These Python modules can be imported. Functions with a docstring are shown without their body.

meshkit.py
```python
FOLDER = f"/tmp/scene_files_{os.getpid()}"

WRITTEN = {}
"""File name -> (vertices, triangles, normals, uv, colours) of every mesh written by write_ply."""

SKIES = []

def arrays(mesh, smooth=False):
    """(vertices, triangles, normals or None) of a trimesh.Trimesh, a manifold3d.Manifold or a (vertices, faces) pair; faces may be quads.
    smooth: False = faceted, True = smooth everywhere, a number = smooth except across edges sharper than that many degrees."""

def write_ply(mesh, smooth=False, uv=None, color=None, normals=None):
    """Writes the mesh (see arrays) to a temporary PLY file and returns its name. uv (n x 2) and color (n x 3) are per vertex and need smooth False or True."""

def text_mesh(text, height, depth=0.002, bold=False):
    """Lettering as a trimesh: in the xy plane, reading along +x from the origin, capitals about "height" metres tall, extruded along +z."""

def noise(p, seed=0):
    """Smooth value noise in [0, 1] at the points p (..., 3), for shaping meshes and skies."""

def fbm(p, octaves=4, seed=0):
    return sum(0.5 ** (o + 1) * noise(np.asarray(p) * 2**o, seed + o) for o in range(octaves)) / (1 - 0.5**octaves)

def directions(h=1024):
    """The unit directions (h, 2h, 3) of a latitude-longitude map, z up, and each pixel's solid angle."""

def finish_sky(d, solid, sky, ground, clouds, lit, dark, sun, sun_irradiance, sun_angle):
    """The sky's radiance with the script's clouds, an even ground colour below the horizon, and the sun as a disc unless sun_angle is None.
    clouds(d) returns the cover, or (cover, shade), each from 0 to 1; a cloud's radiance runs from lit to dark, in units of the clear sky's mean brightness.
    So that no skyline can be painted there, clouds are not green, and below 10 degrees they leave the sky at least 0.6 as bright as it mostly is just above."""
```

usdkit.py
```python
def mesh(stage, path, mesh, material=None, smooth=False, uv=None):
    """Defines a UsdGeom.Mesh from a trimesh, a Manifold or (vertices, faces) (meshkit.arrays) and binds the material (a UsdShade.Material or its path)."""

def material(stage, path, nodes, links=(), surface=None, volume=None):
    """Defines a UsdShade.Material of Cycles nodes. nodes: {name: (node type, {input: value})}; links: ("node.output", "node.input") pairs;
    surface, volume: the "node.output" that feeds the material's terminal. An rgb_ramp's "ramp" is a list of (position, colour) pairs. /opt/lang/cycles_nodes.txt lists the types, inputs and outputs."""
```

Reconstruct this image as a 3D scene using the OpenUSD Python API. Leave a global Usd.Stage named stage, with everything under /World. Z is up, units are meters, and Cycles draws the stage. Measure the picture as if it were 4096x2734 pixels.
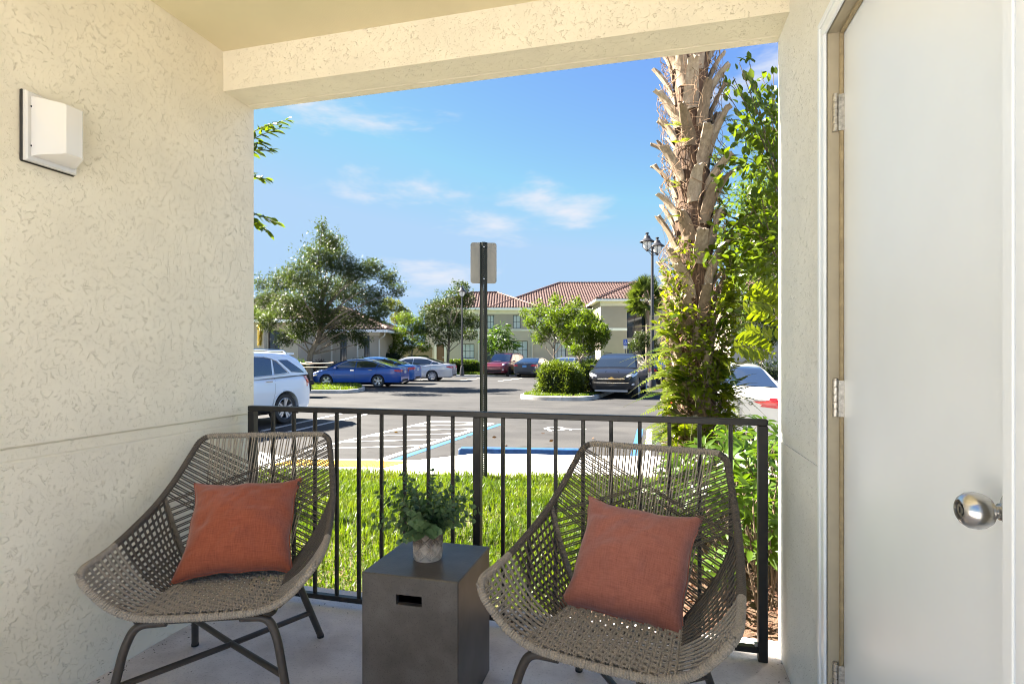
import math, random
import numpy as np, trimesh, shapely
import manifold3d as m3
import usdkit, meshkit
from shapely.geometry import Polygon, LineString, Point, box as sbox
from pxr import Usd, UsdGeom, UsdLux, UsdShade, Gf, Sdf, Vt

stage = Usd.Stage.CreateInMemory()
UsdGeom.SetStageUpAxis(stage, 'Z')
UsdGeom.SetStageMetersPerUnit(stage, 1.0)
UsdGeom.Xform.Define(stage, '/World')
UsdGeom.Scope.Define(stage, '/World/Looks')
PI = math.pi

# ------------------------------------------------------------------ camera, sky, sun, exposure
FPX, V0, PSI, EYE = 553.68, 354.7, 0.2503, 1.30
CS, SN = math.cos(PSI), math.sin(PSI)
SUN_AZ = math.radians(-82.0)          # angle from +Y towards +X of the direction to the sun
SUN_EL = math.radians(40.0)
EXPOSURE = 3.05
SUN_I, SKY_S = 1.25, 0.05
cam = UsdGeom.Camera.Define(stage, '/World/camera')
cam.AddTranslateOp().Set(Gf.Vec3d(0, 0, EYE))
cam.AddRotateXYZOp().Set(Gf.Vec3f(90, 0, math.degrees(PSI)))
cam.CreateHorizontalApertureAttr(36.0)
cam.CreateVerticalApertureAttr(36.0 * 683 / 1024)
cam.CreateFocalLengthAttr(36.0 * FPX / 1024)
cam.CreateVerticalApertureOffsetAttr((V0 - 341.5) * 36.0 / 1024)
cam.CreateClippingRangeAttr(Gf.Vec2f(0.05, 5000))
cam.CreateExposureAttr(EXPOSURE)

def sky_material():
    n = {'tc': ('texture_coordinate', {}),
         'sky': ('sky_texture', {'sky_type': 'single_scattering', 'sun_disc': False, 'sun_elevation': SUN_EL,
                                 'sun_rotation': SUN_AZ, 'altitude': 3000.0, 'air_density': 0.8, 'aerosol_density': 0.0, 'ozone_density': 6.0}),
         'map': ('mapping', {'mapping_type': 'point', 'scale': (1.0, 1.0, 3.2), 'location': (3.187, 0.422, 1.93)}),
         'n1': ('noise_texture', {'scale': 3.3, 'detail': 7.0, 'roughness': 0.56, 'distortion': 0.15}),
         'r1': ('map_range', {'range_type': 'smoothstep', 'from_min': 0.54, 'from_max': 0.72, 'to_min': 0.0, 'to_max': 1.0, 'clamp': True}),
         'sep': ('separate_xyz', {}),
         'hz': ('map_range', {'range_type': 'smoothstep', 'from_min': 0.03, 'from_max': 0.16, 'to_min': 0.25, 'to_max': 1.0, 'clamp': True}),
         'mul': ('math', {'math_type': 'multiply'}),
         'mix': ('mix', {'mix_type': 'mix', 'color2': (2.0, 2.1, 2.32)}), 'dk': ('mix', {'mix_type': 'darken', 'fac': 1.0, 'color2': (1.12, 1.66, 2.32)}),
         'bg': ('background_shader', {'strength': SKY_S})}
    l = [('tc.generated', 'map.vector'), ('map.vector', 'n1.vector'), ('n1.fac', 'r1.value'), ('tc.generated', 'sep.vector'), ('sep.z', 'hz.value'),
         ('r1.result', 'mul.value1'), ('hz.result', 'mul.value2'), ('mul.value', 'mix.fac'), ('sky.color', 'dk.color1'), ('dk.color', 'mix.color1'), ('mix.color', 'bg.color')]
    return usdkit.material(stage, '/World/Looks/sky', n, l, surface='bg.background')
dome = UsdLux.DomeLight.Define(stage, '/World/sky')
UsdShade.MaterialBindingAPI.Apply(dome.GetPrim()).Bind(sky_material())
dome.GetPrim().SetCustomDataByKey('kind', 'structure')
sun = UsdLux.DistantLight.Define(stage, '/World/sun')
sun.CreateIntensityAttr(SUN_I); sun.CreateAngleAttr(0.53); sun.CreateNormalizeAttr(True)
sun.CreateColorAttr(Gf.Vec3f(1.0, 0.93, 0.82))
S_ = np.array([math.cos(SUN_EL) * math.sin(SUN_AZ), math.cos(SUN_EL) * math.cos(SUN_AZ), math.sin(SUN_EL)])
zx = np.cross([0, 0, 1.0], S_); zx /= np.linalg.norm(zx); zy = np.cross(S_, zx)
sun.AddTransformOp().Set(Gf.Matrix4d(*[*zx, 0, *zy, 0, *S_, 0, 0, 0, 0, 1]))

# ------------------------------------------------------------------ coordinates: W(lateral, depth) seen from the camera; pixels of the 1024 wide picture
LOT = -0.30
def W(lat, dep): return np.array([CS * lat - SN * dep, SN * lat + CS * dep])
def AT(u, dep): return W((u - 512) / FPX * dep, dep)
def Z(v, dep): return EYE - (v - V0) / FPX * dep
def G(u, v, z=LOT):
    dep = FPX * (EYE - z) / (v - V0); return AT(u, dep)
def DEP(p): return -SN * p[0] + CS * p[1]

# ------------------------------------------------------------------ names, things and parts
_used = {}
def numbered(parent, name):
    k = (parent, name); n = _used.get(k, 0); _used[k] = n + 1
    return f'{parent}/{name}' if n == 0 else f'{parent}/{name}_{n:03d}'
def tag(path, label=None, cat=None, group=None, kind=None):
    p = stage.GetPrimAtPath(path)
    for k, v in (('label', label), ('category', cat), ('group', group), ('kind', kind)):
        if v: p.SetCustomDataByKey(k, v)
    return path
def thing(name, label=None, cat=None, loc=(0, 0, 0), rot=0.0, group=None, kind=None, tilt=None):
    path = numbered('/World', name)
    x = UsdGeom.Xform.Define(stage, path)
    x.AddTranslateOp().Set(Gf.Vec3d(*map(float, loc)))
    if tilt is not None: x.AddRotateXYZOp().Set(Gf.Vec3f(*map(float, tilt)))
    elif rot: x.AddRotateZOp().Set(math.degrees(rot))
    return tag(path, label, cat, group, kind)
def part(parent, name, mesh, mat, smooth=False, label=None, kind=None, cat=None, group=None):
    path = numbered(parent or '/World', name)
    usdkit.mesh(stage, path, mesh.vf() if isinstance(mesh, MB) else mesh, mat, smooth)
    return tag(path, label, cat, group, kind)
def copy_of(src, label=None, loc=(0, 0, 0), rot=0.0, group=None):
    name = src.split('/')[-1]
    path = numbered('/World', name)
    x = UsdGeom.Xform.Define(stage, path)
    p = x.GetPrim(); p.GetReferences().AddInternalReference(src)
    x.ClearXformOpOrder()
    x.AddTranslateOp(opSuffix='copy').Set(Gf.Vec3d(*map(float, loc))); x.AddRotateZOp(opSuffix='copy').Set(math.degrees(rot))
    p.SetInstanceable(True)
    return tag(path, label, None, group)

# ------------------------------------------------------------------ mesh building
def rotz(a): c, s = math.cos(a), math.sin(a); return np.array([[c, -s, 0], [s, c, 0], [0, 0, 1.0]])
def rotx(a): c, s = math.cos(a), math.sin(a); return np.array([[1, 0, 0], [0, c, -s], [0, s, c.real]])
def roty(a): c, s = math.cos(a), math.sin(a); return np.array([[c, 0, s], [0, 1, 0], [-s, 0, c]])
def frame_of(d, up=(0, 0, 1)):
    d = np.asarray(d, float); d = d / np.linalg.norm(d); a = np.cross(up, d)
    if np.linalg.norm(a) < 1e-3: a = np.cross((1, 0, 0), d)
    a /= np.linalg.norm(a); return a, np.cross(d, a), d
class MB:
    """collects triangles"""
    def __init__(s): s.v, s.f, s.n = [], [], 0
    def add(s, v, f):
        v = np.asarray(v, float); f = np.asarray(f, int)
        if len(f) == 0: return s
        if f.shape[1] == 4: f = np.vstack([f[:, [0, 1, 2]], f[:, [0, 2, 3]]])
        s.v.append(v); s.f.append(f + s.n); s.n += len(v); return s
    def tm(s, m): return s.add(m.vertices, m.faces)
    def mani(s, m):
        q = m.to_mesh(); return s.add(q.vert_properties[:, :3], q.tri_verts)
    def join(s, o, R=None, t=(0, 0, 0)):
        v, f = o.vf(); v = v if R is None else v @ np.asarray(R).T
        return s.add(v + np.asarray(t), f)
    def vf(s): return (np.vstack(s.v), np.vstack(s.f)) if s.v else (np.zeros((3, 3)), np.array([[0, 1, 2]]))
    def box(s, lo, hi, ch=0.0, R=None, t=(0, 0, 0)):
        lo, hi = np.array(lo, float), np.array(hi, float); lo, hi = np.minimum(lo, hi), np.maximum(lo, hi)
        if ch <= 0:
            v = np.array([[(lo, hi)[i][0], (lo, hi)[j][1], (lo, hi)[k][2]] for i in (0, 1) for j in (0, 1) for k in (0, 1)])
            f = np.array([[0, 1, 3, 2], [4, 6, 7, 5], [0, 4, 5, 1], [2, 3, 7, 6], [0, 2, 6, 4], [1, 5, 7, 3]])
        else:
            ch = min(ch, (hi - lo).min() * .45); pts = []
            for i in (0, 1):
                for j in (0, 1):
                    for k in (0, 1):
                        c = np.array([(lo, hi)[i][0], (lo, hi)[j][1], (lo, hi)[k][2]]); sg = np.array([1 - 2 * i, 1 - 2 * j, 1 - 2 * k])
                        for a in range(3):
                            o = ch * sg.astype(float); o[a] = 0; pts.append(c + o)
            h = m3.Manifold.hull_points(pts).to_mesh(); v, f = h.vert_properties[:, :3], h.tri_verts
        if R is not None: v = v @ np.asarray(R).T
        return s.add(v + np.asarray(t), f)
    def hull(s, pts): return s.mani(m3.Manifold.hull_points([tuple(map(float, p)) for p in pts]))
    def tube(s, pts, r, k=8, caps=True, closed=False, up=(0, 0, 1)):
        p = np.asarray(pts, float); n = len(p); r = np.broadcast_to(np.asarray(r, float), (n,))
        t = np.roll(p, -1, 0) - np.roll(p, 1, 0) if closed else np.gradient(p, axis=0)
        t /= np.maximum(np.linalg.norm(t, axis=1, keepdims=True), 1e-9)
        a = np.cross(up, t[0]); 
        if np.linalg.norm(a) < 1e-2: a = np.cross((1, .1, 0), t[0])
        A = np.empty((n, 3))
        for i in range(n):
            a = a - t[i] * (a @ t[i]); a /= max(np.linalg.norm(a), 1e-9); A[i] = a
        B = np.cross(t, A); ang = np.arange(k) / k * 2 * PI
        v = (p[:, None] + r[:, None, None] * (A[:, None] * np.cos(ang)[None, :, None] + B[:, None] * np.sin(ang)[None, :, None])).reshape(-1, 3)
        m = n if closed else n - 1
        i = np.arange(m)[:, None]; j = np.arange(k)[None]; i2 = (i + 1) % n; j2 = (j + 1) % k
        f = np.stack([i * k + j, i * k + j2, i2 * k + j2, i2 * k + j], -1).reshape(-1, 4)
        s.add(v, f)
        if caps and not closed:
            for e, fl in ((0, 1), (n - 1, 0)):
                q = v[e * k:(e + 1) * k]; tri = np.array([[0, b + 1, b] if fl else [0, b, b + 1] for b in range(1, k - 1)]); s.add(q, tri)
        return s
    def lathe(s, prof, k=24, R=None, t=(0, 0, 0), cap=False):
        """prof: (radius, z) from one end to the other, round z"""
        p = np.asarray(prof, float); n = len(p); ang = np.arange(k) / k * 2 * PI
        v = np.stack([p[:, 0, None] * np.cos(ang), p[:, 0, None] * np.sin(ang), np.repeat(p[:, 1, None], k, 1)], -1).reshape(-1, 3)
        i = np.arange(n - 1)[:, None]; j = np.arange(k)[None]; j2 = (j + 1) % k
        f = np.stack([i * k + j, i * k + j2, (i + 1) * k + j2, (i + 1) * k + j], -1).reshape(-1, 4)
        if R is not None: v = v @ np.asarray(R).T
        return s.add(v + np.asarray(t), f)
    def grid(s, P, flip=False):
        """P: (n, m, 3) points"""
        P = np.asarray(P, float); n, m = P.shape[:2]
        i = np.arange(n - 1)[:, None]; j = np.arange(m - 1)[None]
        f = np.stack([i * m + j, (i + 1) * m + j, (i + 1) * m + j + 1, i * m + j + 1], -1).reshape(-1, 4)
        return s.add(P.reshape(-1, 3), f[:, ::-1] if flip else f)
    def prism(s, poly, z0, z1, R=None, t=(0, 0, 0)):
        """shapely polygon or point list in xy, from z0 to z1"""
        poly = poly if hasattr(poly, 'exterior') or hasattr(poly, 'geoms') else Polygon(poly)
        for g in getattr(poly, 'geoms', [poly]):
            if g.is_empty: continue
            m = trimesh.creation.extrude_polygon(g, z1 - z0, engine='earcut'); v = np.array(m.vertices) + [0, 0, z0]
            if R is not None: v = v @ np.asarray(R).T
            s.add(v + np.asarray(t), m.faces)
        return s
    def sheet(s, poly, z):
        poly = poly if hasattr(poly, 'exterior') or hasattr(poly, 'geoms') else Polygon(poly)
        for g in getattr(poly, 'geoms', [poly]):
            v, f = trimesh.creation.triangulate_polygon(g, engine='earcut')
            v = np.c_[v, np.full(len(v), z)]; n = np.cross(v[f[:, 1]] - v[f[:, 0]], v[f[:, 2]] - v[f[:, 0]])[:, 2]
            f = np.where((n < 0)[:, None], f[:, ::-1], f); s.add(v, f)
        return s
    def loft(s, rings, caps=True):
        """rings: (n, k, 3) closed rings"""
        P = np.asarray(rings, float); n, k = P.shape[:2]
        i = np.arange(n - 1)[:, None]; j = np.arange(k)[None]; j2 = (j + 1) % k
        s.add(P.reshape(-1, 3), np.stack([i * k + j, i * k + j2, (i + 1) * k + j2, (i + 1) * k + j], -1).reshape(-1, 4))
        if caps:
            for e, fl in ((0, 1), (n - 1, 0)):
                c = P[e].mean(0); q = np.vstack([P[e], c]); s.add(q, np.array([[(b + 1) % k, b, k] if fl else [b, (b + 1) % k, k] for b in range(k)]))
        return s
def spline(pts, n, closed=False):
    """Catmull-Rom through the points, n samples evenly by length"""
    p = np.asarray(pts, float); N = len(p); out = []
    segs = N if closed else N - 1
    for i in range(segs):
        p0, p1, p2, p3 = (p[(i - 1) % N] if closed or i > 0 else 2 * p[0] - p[1]), p[i], p[(i + 1) % N], (p[(i + 2) % N] if closed or i + 2 < N else 2 * p[-1] - p[-2])
        t = np.linspace(0, 1, 24, endpoint=False)[:, None]
        out.append(.5 * (2 * p1 + (p2 - p0) * t + (2 * p0 - 5 * p1 + 4 * p2 - p3) * t ** 2 + (3 * p1 - p0 - 3 * p2 + p3) * t ** 3))
    out = np.vstack(out + ([p[:1]] if closed else [p[-1:]]))
    return resample(out, n + 1 if closed else n)[:n]
def resample(p, n):
    p = np.asarray(p, float); d = np.r_[0, np.cumsum(np.linalg.norm(np.diff(p, axis=0), axis=1))]
    s = np.linspace(0, d[-1], n); return np.stack([np.interp(s, d, p[:, k]) for k in range(p.shape[1])], 1)
def rounded(pts, r, closed=False, k=6):
    """polyline with its corners rounded by radius r (a number or one per point)"""
    p = np.asarray(pts, float); N = len(p); out = []
    rr = np.broadcast_to(np.asarray(r, float), (N,))
    for i in range(N):
        if not closed and i in (0, N - 1): out.append(p[i:i + 1]); continue
        a, b = p[(i - 1) % N] - p[i], p[(i + 1) % N] - p[i]; la, lb = np.linalg.norm(a), np.linalg.norm(b)
        d = min(rr[i], la * .48, lb * .48); A, B = p[i] + a / la * d, p[i] + b / lb * d
        t = np.linspace(0, 1, k)[:, None]; out.append((1 - t) ** 2 * A + 2 * t * (1 - t) * p[i] + t ** 2 * B)
    return np.vstack(out)

# ------------------------------------------------------------------ materials
def MAT(name, col, rough=.6, metal=0., var=0., vscale=6., bump=0., bscale=40., spec=.5, col2=None, detail=4., coat=0., stretch=None, bdist=.01, space='position', extra=None):
    """principled surface with noise in colour and relief; col2: second colour mixed in by noise"""
    n = {'p': ('principled_bsdf', {'base_color': col, 'roughness': rough, 'metallic': metal, 'specular_ior_level': spec, 'coat_weight': coat, 'coat_roughness': .04})}
    l = []
    if space == 'position': n['g'] = ('geometry', {}); src = 'g.position'
    else: n['g'] = ('texture_coordinate', {}); src = 'g.object'
    if stretch is not None:
        n['m'] = ('mapping', {'mapping_type': 'point', 'scale': stretch}); l.append((src, 'm.vector')); src = 'm.vector'
    if var or col2 is not None:
        c2 = col2 if col2 is not None else tuple(np.array(col) * (1 - var))
        c1 = col if col2 is not None else tuple(np.minimum(np.array(col) * (1 + var), .95))
        n['n'] = ('noise_texture', {'scale': vscale, 'detail': detail, 'roughness': .6})
        n['r'] = ('rgb_ramp', {'ramp': [(.3, c1), (.7, c2)]})
        l += [(src, 'n.vector'), ('n.fac', 'r.fac'), ('r.color', 'p.base_color')]
    if bump:
        n['bn'] = ('noise_texture', {'scale': bscale, 'detail': 4., 'roughness': .6})
        n['b'] = ('bump', {'strength': bump, 'distance': bdist})
        l += [(src, 'bn.vector'), ('bn.fac', 'b.height'), ('b.normal', 'p.normal')]
    return usdkit.material(stage, '/World/Looks/' + name, n, l, surface='p.BSDF')
def LEAF(name, ramp, rough=.45, trans=.45, tcol=None, spec=.4, patch=None):
    """leaf: colour varies from one leaf to the next; light also passes through"""
    n = {'g': ('geometry', {}), 'r': ('rgb_ramp', {'ramp': ramp}), 'p': ('principled_bsdf', {'roughness': rough, 'specular_ior_level': spec}),
         't': ('translucent_bsdf', {}), 'm': ('mix_closure', {'fac': trans}), 'y': ('mix', {'mix_type': 'multiply', 'fac': 1.0, 'color2': tcol or (1.9, 1.75, .5)})}
    l = [('g.random_per_island', 'r.fac'), ('r.color', 'p.base_color'), ('r.color', 'y.color1'), ('y.color', 't.color'), ('p.BSDF', 'm.closure1'), ('t.BSDF', 'm.closure2')]
    if patch:                                     # tone also drifts from place to place
        n |= {'pn': ('noise_texture', {'scale': patch, 'detail': 4., 'roughness': .6}), 'pr': ('rgb_ramp', {'ramp': [(.3, (.62, .72, .7)), (.5, (1, 1, 1)), (.68, (1.35, 1.15, 1.25))]}), 'pm': ('mix', {'mix_type': 'multiply', 'fac': 1.0})}
        l = [q for q in l if q[0] != 'r.color'] + [('g.position', 'pn.vector'), ('pn.fac', 'pr.fac'), ('r.color', 'pm.color1'), ('pr.color', 'pm.color2'), ('pm.color', 'p.base_color'), ('pm.color', 'y.color1')]
    return usdkit.material(stage, '/World/Looks/' + name, n, l, surface='m.closure')
def GLASS(name, tint=(.25, .27, .28), ior=1.5, rough=.02):
    n = {'f': ('fresnel', {'IOR': ior}), 'a': ('transparent_bsdf', {'color': tint}), 'b': ('glossy_bsdf', {'color': (.9, .9, .9), 'roughness': rough}), 'm': ('mix_closure', {})}
    return usdkit.material(stage, '/World/Looks/' + name, n, [('f.fac', 'm.fac'), ('a.BSDF', 'm.closure1'), ('b.BSDF', 'm.closure2')], surface='m.closure')
def STUCCO(name, col, scale=30., depth=.5, var=.05, dist=.006):
    """knock-down plaster: flattened ridges with smooth ground between"""
    n = {'g': ('geometry', {}),
         'w': ('noise_texture', {'scale': scale * .9, 'detail': 2., 'roughness': .5}),
         'add': ('vector_math', {'vector_math_type': 'multiply_add', 'vector2': (.022, .022, .022)}) ,
         'v': ('noise_texture', {'scale': scale, 'detail': 4.5, 'roughness': .6, 'distortion': .8}),
         'a': ('map_range', {'range_type': 'smoothstep', 'from_min': .60, 'from_max': .645, 'to_min': 0., 'to_max': 1., 'clamp': True}),
         'v2': ('noise_texture', {'scale': scale * 9, 'detail': 3., 'roughness': .6}),
         'big': ('noise_texture', {'scale': 4.5, 'detail': 3., 'roughness': .5}),
         'cover': ('map_range', {'from_min': .36, 'from_max': .60, 'to_min': .15, 'to_max': 1., 'clamp': True}),
         'ac': ('math', {'math_type': 'multiply'}),
         'v3': ('noise_texture', {'scale': scale * 2.6, 'detail': 3., 'roughness': .6, 'distortion': .5}), 'a3': ('map_range', {'range_type': 'smoothstep', 'from_min': .61, 'from_max': .67, 'to_min': 0., 'to_max': .4, 'clamp': True}), 'mx3': ('math', {'math_type': 'maximum'}),
         'h': ('math', {'math_type': 'multiply_add', 'value2': .10}),
         'b': ('bump', {'strength': depth, 'distance': dist}),
         'cr': ('rgb_ramp', {'ramp': [(.3, tuple(np.array(col) * (1 - var))), (.7, tuple(np.minimum(np.array(col) * (1 + var), .92)))]}),
         'p': ('principled_bsdf', {'roughness': .7, 'specular_ior_level': .25})}
    del n['w'], n['add']
    l = [('g.position', 'v.vector'), ('g.position', 'v2.vector'), ('g.position', 'big.vector'), ('v.fac', 'a.value'), ('big.fac', 'cover.value'),
         ('a.result', 'ac.value1'), ('cover.result', 'ac.value2'), ('v2.fac', 'h.value1'), ('g.position', 'v3.vector'), ('v3.fac', 'a3.value'), ('ac.value', 'mx3.value1'), ('a3.result', 'mx3.value2'), ('mx3.value', 'h.value3'), ('h.value', 'b.height'),
         ('b.normal', 'p.normal'), ('big.fac', 'cr.fac'), ('cr.color', 'p.base_color')]
    return usdkit.material(stage, '/World/Looks/' + name, n, l, surface='p.BSDF')
# ------------------------------------------------------------------ the patio
XL, XR, YI, YO, ZC, ZB = -2.175, 0.528, 2.425, 2.661, 2.882, 2.675
m_wall = STUCCO('cream_stucco', (.80, .735, .60), 39., .68, dist=.0085)
m_wallr = STUCCO('pale_stucco', (.80, .775, .71), 44., .68, dist=.0085)
m_ceil = MAT('ceiling_paint', (.74, .655, .44), .75, var=.03, vscale=2, bump=.25, bscale=160, bdist=.003)
m_white = MAT('white_paint', (.855, .885, .93), .34, var=.03, vscale=1.6, bump=.12, bscale=60, bdist=.002)
m_frame = MAT('taupe_frame_paint', (.40, .345, .25), .45, var=.06, vscale=12, bump=.1, bscale=90, bdist=.002)
m_alum = MAT('bare_casing', (.72, .72, .72), .3, .0, var=.03, vscale=8)
m_black = MAT('bronze_powder_coat', (.012, .010, .009), .42, .0, var=.25, vscale=30, bump=.05, bscale=400, bdist=.001)
def concrete(name, a, b, c, speck=.5, bump=.5):
    n = {'g': ('geometry', {}), 'n1': ('noise_texture', {'scale': 2.6, 'detail': 6., 'roughness': .62}), 'r1': ('rgb_ramp', {'ramp': [(.32, a), (.55, b), (.72, c)]}),
         'n2': ('noise_texture', {'scale': 105., 'detail': 4., 'roughness': .75}), 'r2': ('rgb_ramp', {'ramp': [(.33, (.38, .36, .35)), (.44, (1, 1, 1))]}),
         'mx': ('mix', {'mix_type': 'multiply', 'fac': speck}), 'b': ('bump', {'strength': bump, 'distance': .004}), 'p': ('principled_bsdf', {'roughness': .75, 'specular_ior_level': .3})}
    l = [('g.position', 'n1.vector'), ('g.position', 'n2.vector'), ('n1.fac', 'r1.fac'), ('n2.fac', 'r2.fac'), ('r1.color', 'mx.color1'), ('r2.color', 'mx.color2'),
         ('mx.color', 'p.base_color'), ('n2.fac', 'b.height'), ('b.normal', 'p.normal')]
    return usdkit.material(stage, '/World/Looks/' + name, n, l, surface='p.BSDF')
m_floor = concrete('patio_concrete', (.48, .42, .39), (.68, .62, .585), (.78, .73, .69), .6)
m_walk = concrete('walk_concrete', (.46, .44, .40), (.55, .53, .49), (.60, .58, .53), .35, .25)
m_kerb = concrete('kerb_concrete', (.26, .25, .23), (.42, .40, .37), (.50, .48, .44), .6, .4)

def patio():
    YB = -0.5
    p = part(None, 'patio_floor', MB().box((XL - .2, YB, -.25), (XR + .05, 2.74, 0)), m_floor, label='bare grey concrete patio floor under the rope chairs', cat='floor', kind='structure')
    w = thing('patio_left_wall', 'cream textured stucco side wall carrying the white wall light', 'wall', kind='structure')
    b = MB(); b.box((XL - .2, YB, .972), (XL, YO, ZC + .2), .008)
    part(w, 'upper_wall', b, m_wall)
    b = MB(); b.box((XL - .2, YB, -.3), (XL, YO, .93), .008); part(w, 'lower_wall', b, m_wall)
    part(w, 'groove_band', MB().box((XL - .19, YB, .9305), (XL - .0045, YO - .004, .9715)), m_wall)
    part(w, 'facade_wall', MB().box((-7.0, 2.43, -.5), (XL - .202, YO - .002, 6.2)), m_wall)
    w = thing('patio_right_wall', 'pale stucco side wall beside the white storage door', 'wall', kind='structure')
    for z0, z1, nm in ((.972, ZC + .2, 'upper_wall'), (-.3, .93, 'lower_wall')):
        b = MB()
        pts = rounded([(XR, 1.984), (XR, YO), (XR + .9, YO), (XR + .9, YO - .2), (XR + .16, YO - .2), (XR + .16, 1.984)], [.001, .03, .01, .001, .001, .001], closed=True, k=5)
        b.prism(Polygon(pts), z0, z1); part(w, nm, b, m_wallr, 40)
    part(w, 'groove_band', MB().box((XR + .0045, 1.985, .9305), (XR + .15, YO - .006, .9715)), m_wallr)
    part(w, 'door_head_wall', MB().box((XR, .945, 2.359), (XR + .16, 1.9835, ZC + .2)), m_wallr)
    part(w, 'near_wall', MB().box((XR, YB, 0), (XR + .16, .9445, ZC + .2)), m_wallr)
    part(None, 'patio_ceiling', MB().box((XL - .002, YB, ZC), (XR + .16, YI + .0, ZC + .2)), m_ceil, label='flat yellow cream painted patio ceiling', cat='ceiling', kind='structure')
    b = thing('patio_beam', 'cream stucco beam with a drip groove across the patio opening', 'beam', kind='structure')
    yg = YI + .72 * (YO - YI)
    prof = Polygon([(YI, ZB), (yg - .006, ZB), (yg, ZB + .007), (yg + .006, ZB), (YO - .012, ZB), (YO, ZB + .012), (YO, ZC + .2), (YI, ZC + .2)])
    m = MB(); m.prism(prof, XL - .001, XR + .001, R=[[0, 0, 1], [1, 0, 0], [0, 1, 0]]); part(b, 'beam_body', m, m_wall)
    # a projecting bay of the same house, out of the picture to the side
    w = thing('house_wing', 'cream stucco wing of the same house past the patio wall', 'building', kind='structure')
    part(w, 'wing_wall', MB().box((-14.0, 2.43, -.5), (-7.002, 3.67, 9.4)), m_wall)
patio()

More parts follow.
